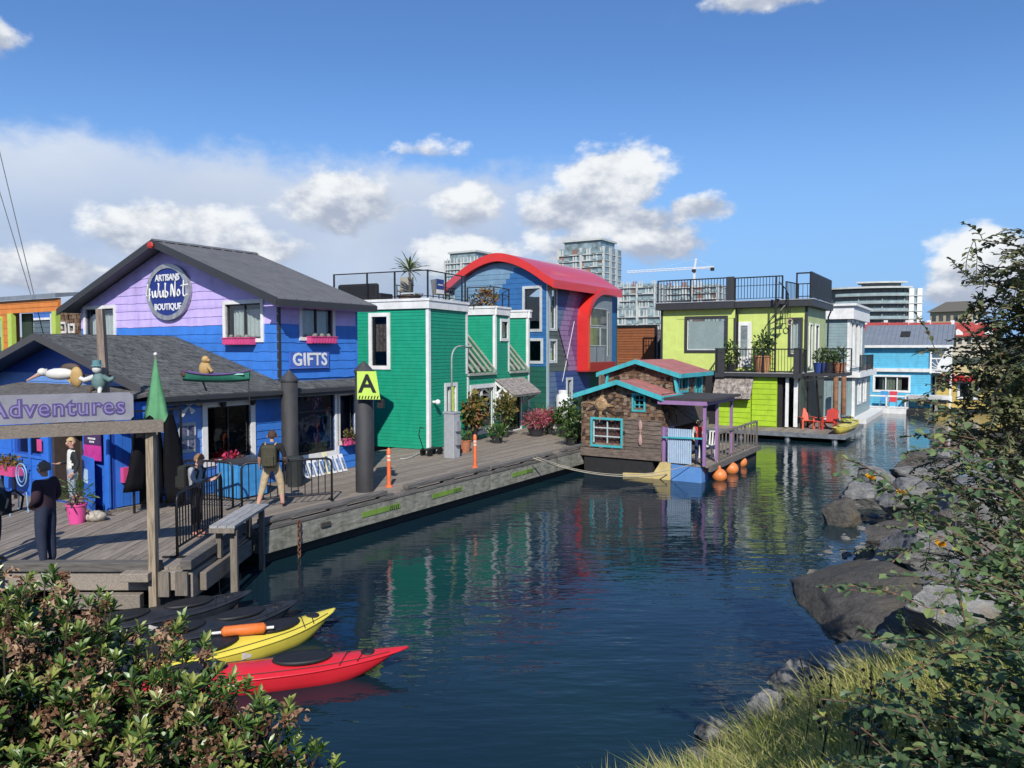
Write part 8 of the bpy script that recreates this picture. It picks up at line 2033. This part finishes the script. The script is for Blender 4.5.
# ---- leathery-leaved bush in the lower left corner
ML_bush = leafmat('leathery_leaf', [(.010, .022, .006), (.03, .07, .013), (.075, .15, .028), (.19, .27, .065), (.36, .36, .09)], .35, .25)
ML_brown = leafmat('dead_flower', [(.06, .03, .015), (.18, .09, .05), (.30, .18, .11), (.42, .28, .18)], .9, .2, .2)
def bush():
    t = thing('leathery_bush', 'bushy evergreen with upright leaf whorls and dead brown flower heads in the lower left corner', 'bush', (-2.6, 4.0, 1.2))
    mb, tn = MB(), []; mb2, tn2 = MB(), []; st = MB(); r = rg
    lobes = [((-2.75, 4.1, 1.55), (1.35, 1.0, 1.36), 1500), ((-1.75, 3.75, 1.5), (.95, .8, 1.05), 1000), ((-3.7, 4.4, 1.6), (1.1, 1.0, 1.38), 520), ((-1.15, 3.55, 1.45), (.62, .6, .66), 460)]
    off = Vector((2.6, -4.0, -1.2))
    for (c, rad, n) in lobes:
        c = Vector(c) + off
        for _ in range(n):
            v = rdir(r, .25)
            if v.y > .55: continue
            bump_ = 1 + .16 * mnoise.noise(v * 2.4 + c) + r.uniform(-.22, .07)
            p = c + Vector((v.x * rad[0], v.y * rad[1], v.z * rad[2])) * bump_
            ax = (v * .5 + Vector((0, 0, .75)) + rdir(r, 0) * .35).normalized(); fresh = r.random() ** .8
            m = r.randint(9, 14)
            for i in range(m):                             # whorl: leaves round the shoot tip, upper ones more upright
                a = 2.4 * i; h = i / m; s1 = ax.orthogonal().normalized(); s2 = ax.cross(s1); rad_ = (s1 * cos(a) + s2 * sin(a)); d = (ax * (.35 + 1.0 * h) + rad_ * (1.0 - .55 * h))
                L_ = r.uniform(.045, .085); yl = r.random() < .035
                leaf(mb, tn, p - ax * .035 * (1 - h), d, ax, L_, L_ * .34, 1.0 if yl else min(.9, max(0, .28 + .55 * fresh * (.5 + h) + r.gauss(0, .09))), fold=.3, curl=.1)
            if r.random() < .8:                           # spent flower cluster below or beside the tip
                q = p - ax * r.uniform(.0, .1) + rdir(r, 0) * .06; tone = r.random()
                for _k in range(r.randint(14, 30)):
                    leaf(mb2, tn2, q + rdir(r, 0) * r.uniform(.0, .06), rdir(r, .1), rdir(r, .3), r.uniform(.02, .045), r.uniform(.014, .026), min(1, max(0, tone + r.gauss(0, .22))), fold=.5, curl=.4)
            base = c + Vector((v.x * rad[0] * .35, v.y * rad[1] * .35, -rad[2] * .3))
            if r.random() < .4: st.tube([base, base.lerp(p, .55) + Vector((0, 0, -.05)), p], [.012, .008, .004], 4)
        for _ in range(int(n * 9)):                        # inner leaves fill the crown; shade inside the bush put into darker tones
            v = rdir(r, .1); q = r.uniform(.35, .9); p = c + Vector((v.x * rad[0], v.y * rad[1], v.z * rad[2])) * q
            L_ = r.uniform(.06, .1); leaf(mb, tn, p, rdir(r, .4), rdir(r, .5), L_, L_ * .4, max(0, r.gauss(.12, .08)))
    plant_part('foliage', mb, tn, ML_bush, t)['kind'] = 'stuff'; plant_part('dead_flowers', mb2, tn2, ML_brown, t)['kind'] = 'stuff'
    st.build('branches', mat('twig_brown', (.07, .045, .03), .9, .3, 20), t)
bush()

# ---- shrub with arching stems at the right, and the small tree behind it
ML_shrub = leafmat('shrub_leaf', [(.02, .042, .02), (.06, .105, .045), (.105, .17, .072), (.18, .25, .10), (.36, .38, .10)], .42, .3)
ML_tree = leafmat('tree_leaf', [(.04, .06, .025), (.11, .14, .06), (.18, .21, .095), (.25, .25, .12), (.33, .23, .10)], .5, .35)
M_twig = mat('red_brown_twig', (.16, .085, .055), .8, .3, 30); M_bark = mat('grey_bark', (.13, .11, .09), .9, .35, 14, .006)
def stem_leaves(mb, tn, pts, n, L_, r, tones, asp=.62, droop=.25):
    for i in range(n):
        f = .18 + .82 * (i + r.random() * .6) / n; k = min(len(pts) - 2, int(f * (len(pts) - 1))); a, b = pts[k], pts[k + 1]; p = a.lerp(b, f * (len(pts) - 1) - k); d = (b - a).normalized()
        side = d.cross(Vector((0, 0, 1))); side = side.normalized() if side.length > .1 else Vector((1, 0, 0)); sg = 1 if i % 2 else -1
        dd = (side * sg * .8 + d * .55 + Vector((0, 0, r.uniform(-droop, .35))) + rdir(r, 0) * .35)
        s = L_ * r.uniform(.65, 1.2) * (1.05 - .35 * f); leaf(mb, tn, p, dd, Vector((0, 0, 1)) + rdir(r, 0) * .5, s, s * asp, min(1, max(0, r.gauss(*tones))), fold=.18, curl=.18)
def arch(p, d, L_, r, n=9, sag=.55, wob=.06):
    pts = [Vector(p)]; d = Vector(d).normalized()
    for i in range(n): d = (d + Vector((r.gauss(0, wob), r.gauss(0, wob), -sag / n + r.gauss(0, wob * .6)))).normalized(); pts.append(pts[-1] + d * L_ / n)
    return pts
def shrub():
    r = rg; org = Vector((2.85, 3.55, 2.0)); t = thing('leafy_shrub', 'leafy green shrub with arching stems filling the lower right corner', 'shrub', org)
    mb, tn = MB(), []; st = MB()
    for i in range(190):
        b = Vector((r.uniform(-.4, .9), r.uniform(-.45, .5), r.uniform(-.6, .05))); d = Vector((r.gauss(-.4, .5), r.gauss(0, .4), r.uniform(.5, 1.3))); L_ = r.uniform(.6, 1.25)
        pts = arch(b, d, L_, r, sag=r.uniform(.5, 1.3)); st.tube(pts, [.006 * (1 - .08 * k) for k in range(len(pts))], 4); stem_leaves(mb, tn, pts, r.randint(40, 60), .092, r, (.46, .2))
        for k in range(2):
            q = pts[r.randint(3, 7)]; p2 = arch(q, Vector((r.gauss(-.3, .6), r.gauss(0, .6), r.uniform(0, .8))), r.uniform(.25, .6), r, n=5); st.tube(p2, .004, 4); stem_leaves(mb, tn, p2, r.randint(14, 24), .085, r, (.48, .2))
    # long sprays reaching out over the rocks
    for (u, v, Y, L0) in ((832, 468, 5.6, 0), (865, 480, 5.5, 0), (905, 420, 5.8, 0), (845, 590, 4.9, 0), (880, 575, 4.9, 0), (935, 400, 5.9, 0), (900, 520, 5.2, 0), (870, 640, 4.5, 0), (890, 680, 4.2, 0), (950, 500, 5.3, 0), (960, 450, 5.6, 0), (925, 560, 5.0, 0), (950, 590, 4.8, 0), (985, 560, 4.9, 0), (1000, 500, 5.2, 0)):
        tip = at(u, v, Y - 1.0) - org; b = Vector((r.uniform(.0, .7), r.uniform(-.2, .5), r.uniform(.2, .7))); n = 11; mid = (b + tip) / 2 + Vector((0, 0, .35)); pts = []
        for i in range(n + 1): s = i / n; pts.append(b * (1 - s) ** 2 + mid * 2 * s * (1 - s) + tip * s * s + Vector((r.gauss(0, .012), r.gauss(0, .012), r.gauss(0, .012))))
        st.tube(pts, [.007 * (1 - .07 * k) for k in range(n + 1)], 5); stem_leaves(mb, tn, pts, 40, .088, r, (.55, .16), asp=.7)
        for k in range(3):
            q = pts[r.randint(4, 9)]; p2 = arch(q, Vector((r.gauss(-.5, .5), r.gauss(0, .5), r.uniform(-.1, .6))), r.uniform(.25, .5), r, n=5); st.tube(p2, .004, 4); stem_leaves(mb, tn, p2, r.randint(10, 18), .07, r, (.48, .18), asp=.7)
    plant_part('foliage', mb, tn, ML_shrub, t)['kind'] = 'stuff'; st.build('stems', M_twig, t)
shrub()
for i, (u, v, Y) in enumerate(((870, 478, 5.5), (901, 494, 5.4), (940, 545, 5.1))):
    q = at(u, v, Y - 1.0); t = thing('yellow_rose', ('leftmost yellow flower on a spray over the water', 'yellow flower in the middle of the spray over the boulders', 'lowest yellow flower over the pale rock slab')[i], 'flower', q, 0, 'yellow flowers'); mb = MB(); tn = []
    for k in range(11): a = k * 2.4; leaf(mb, tn, (0, 0, 0), (cos(a), sin(a) - .6, .25 + .1 * (k % 3)), (0, -1, .4), .032, .03, .2 + .07 * k, fold=.4, curl=-.2)
    plant_part('petals', mb, tn, leafmat('yellow_petal', [(.62, .30, .015), (.75, .42, .02), (.8, .52, .06)], .6, .3), t)
def tree():
    r = rg; org = Vector((4.4, 6.3, 1.95)); t = thing('small_tree', 'small grey-green tree rising at the right edge', 'tree', org); mb, tn = MB(), []; st = MB()
    st.tube([(0, 0, -.4), (.02, .0, .6), (-.08, .05, 1.4), (-.02, 0, 2.4), (.05, 0, 3.25)], [.06, .05, .04, .025, .008], 8)
    for i in range(130):
        z = r.uniform(.1, 3.2); a = r.uniform(0, 2 * pi); b = Vector((-.04, .02, z)); el = r.uniform(.1, .9)
        L_ = r.uniform(.7, 1.15) * (1.2 - .24 * z); pts = arch(b, Vector((cos(a), sin(a), el)), L_, r, n=8, sag=.3, wob=.1); st.tube(pts, [.011 * (1 - .1 * k) for k in range(len(pts))], 5)
        stem_leaves(mb, tn, pts, 24, .068, r, (.42, .22), asp=.55)
        for k in range(7):
            q = pts[r.randint(2, 8)]; p2 = arch(q, rdir(r, .3), r.uniform(.2, .42), r, n=5, wob=.12); st.tube(p2, .004, 4); stem_leaves(mb, tn, p2, r.randint(14, 24), .068, r, (.46, .22), asp=.58)
    plant_part('crown', mb, tn, ML_tree, t)['kind'] = 'stuff'; st.build('trunk', M_bark, t)
tree()
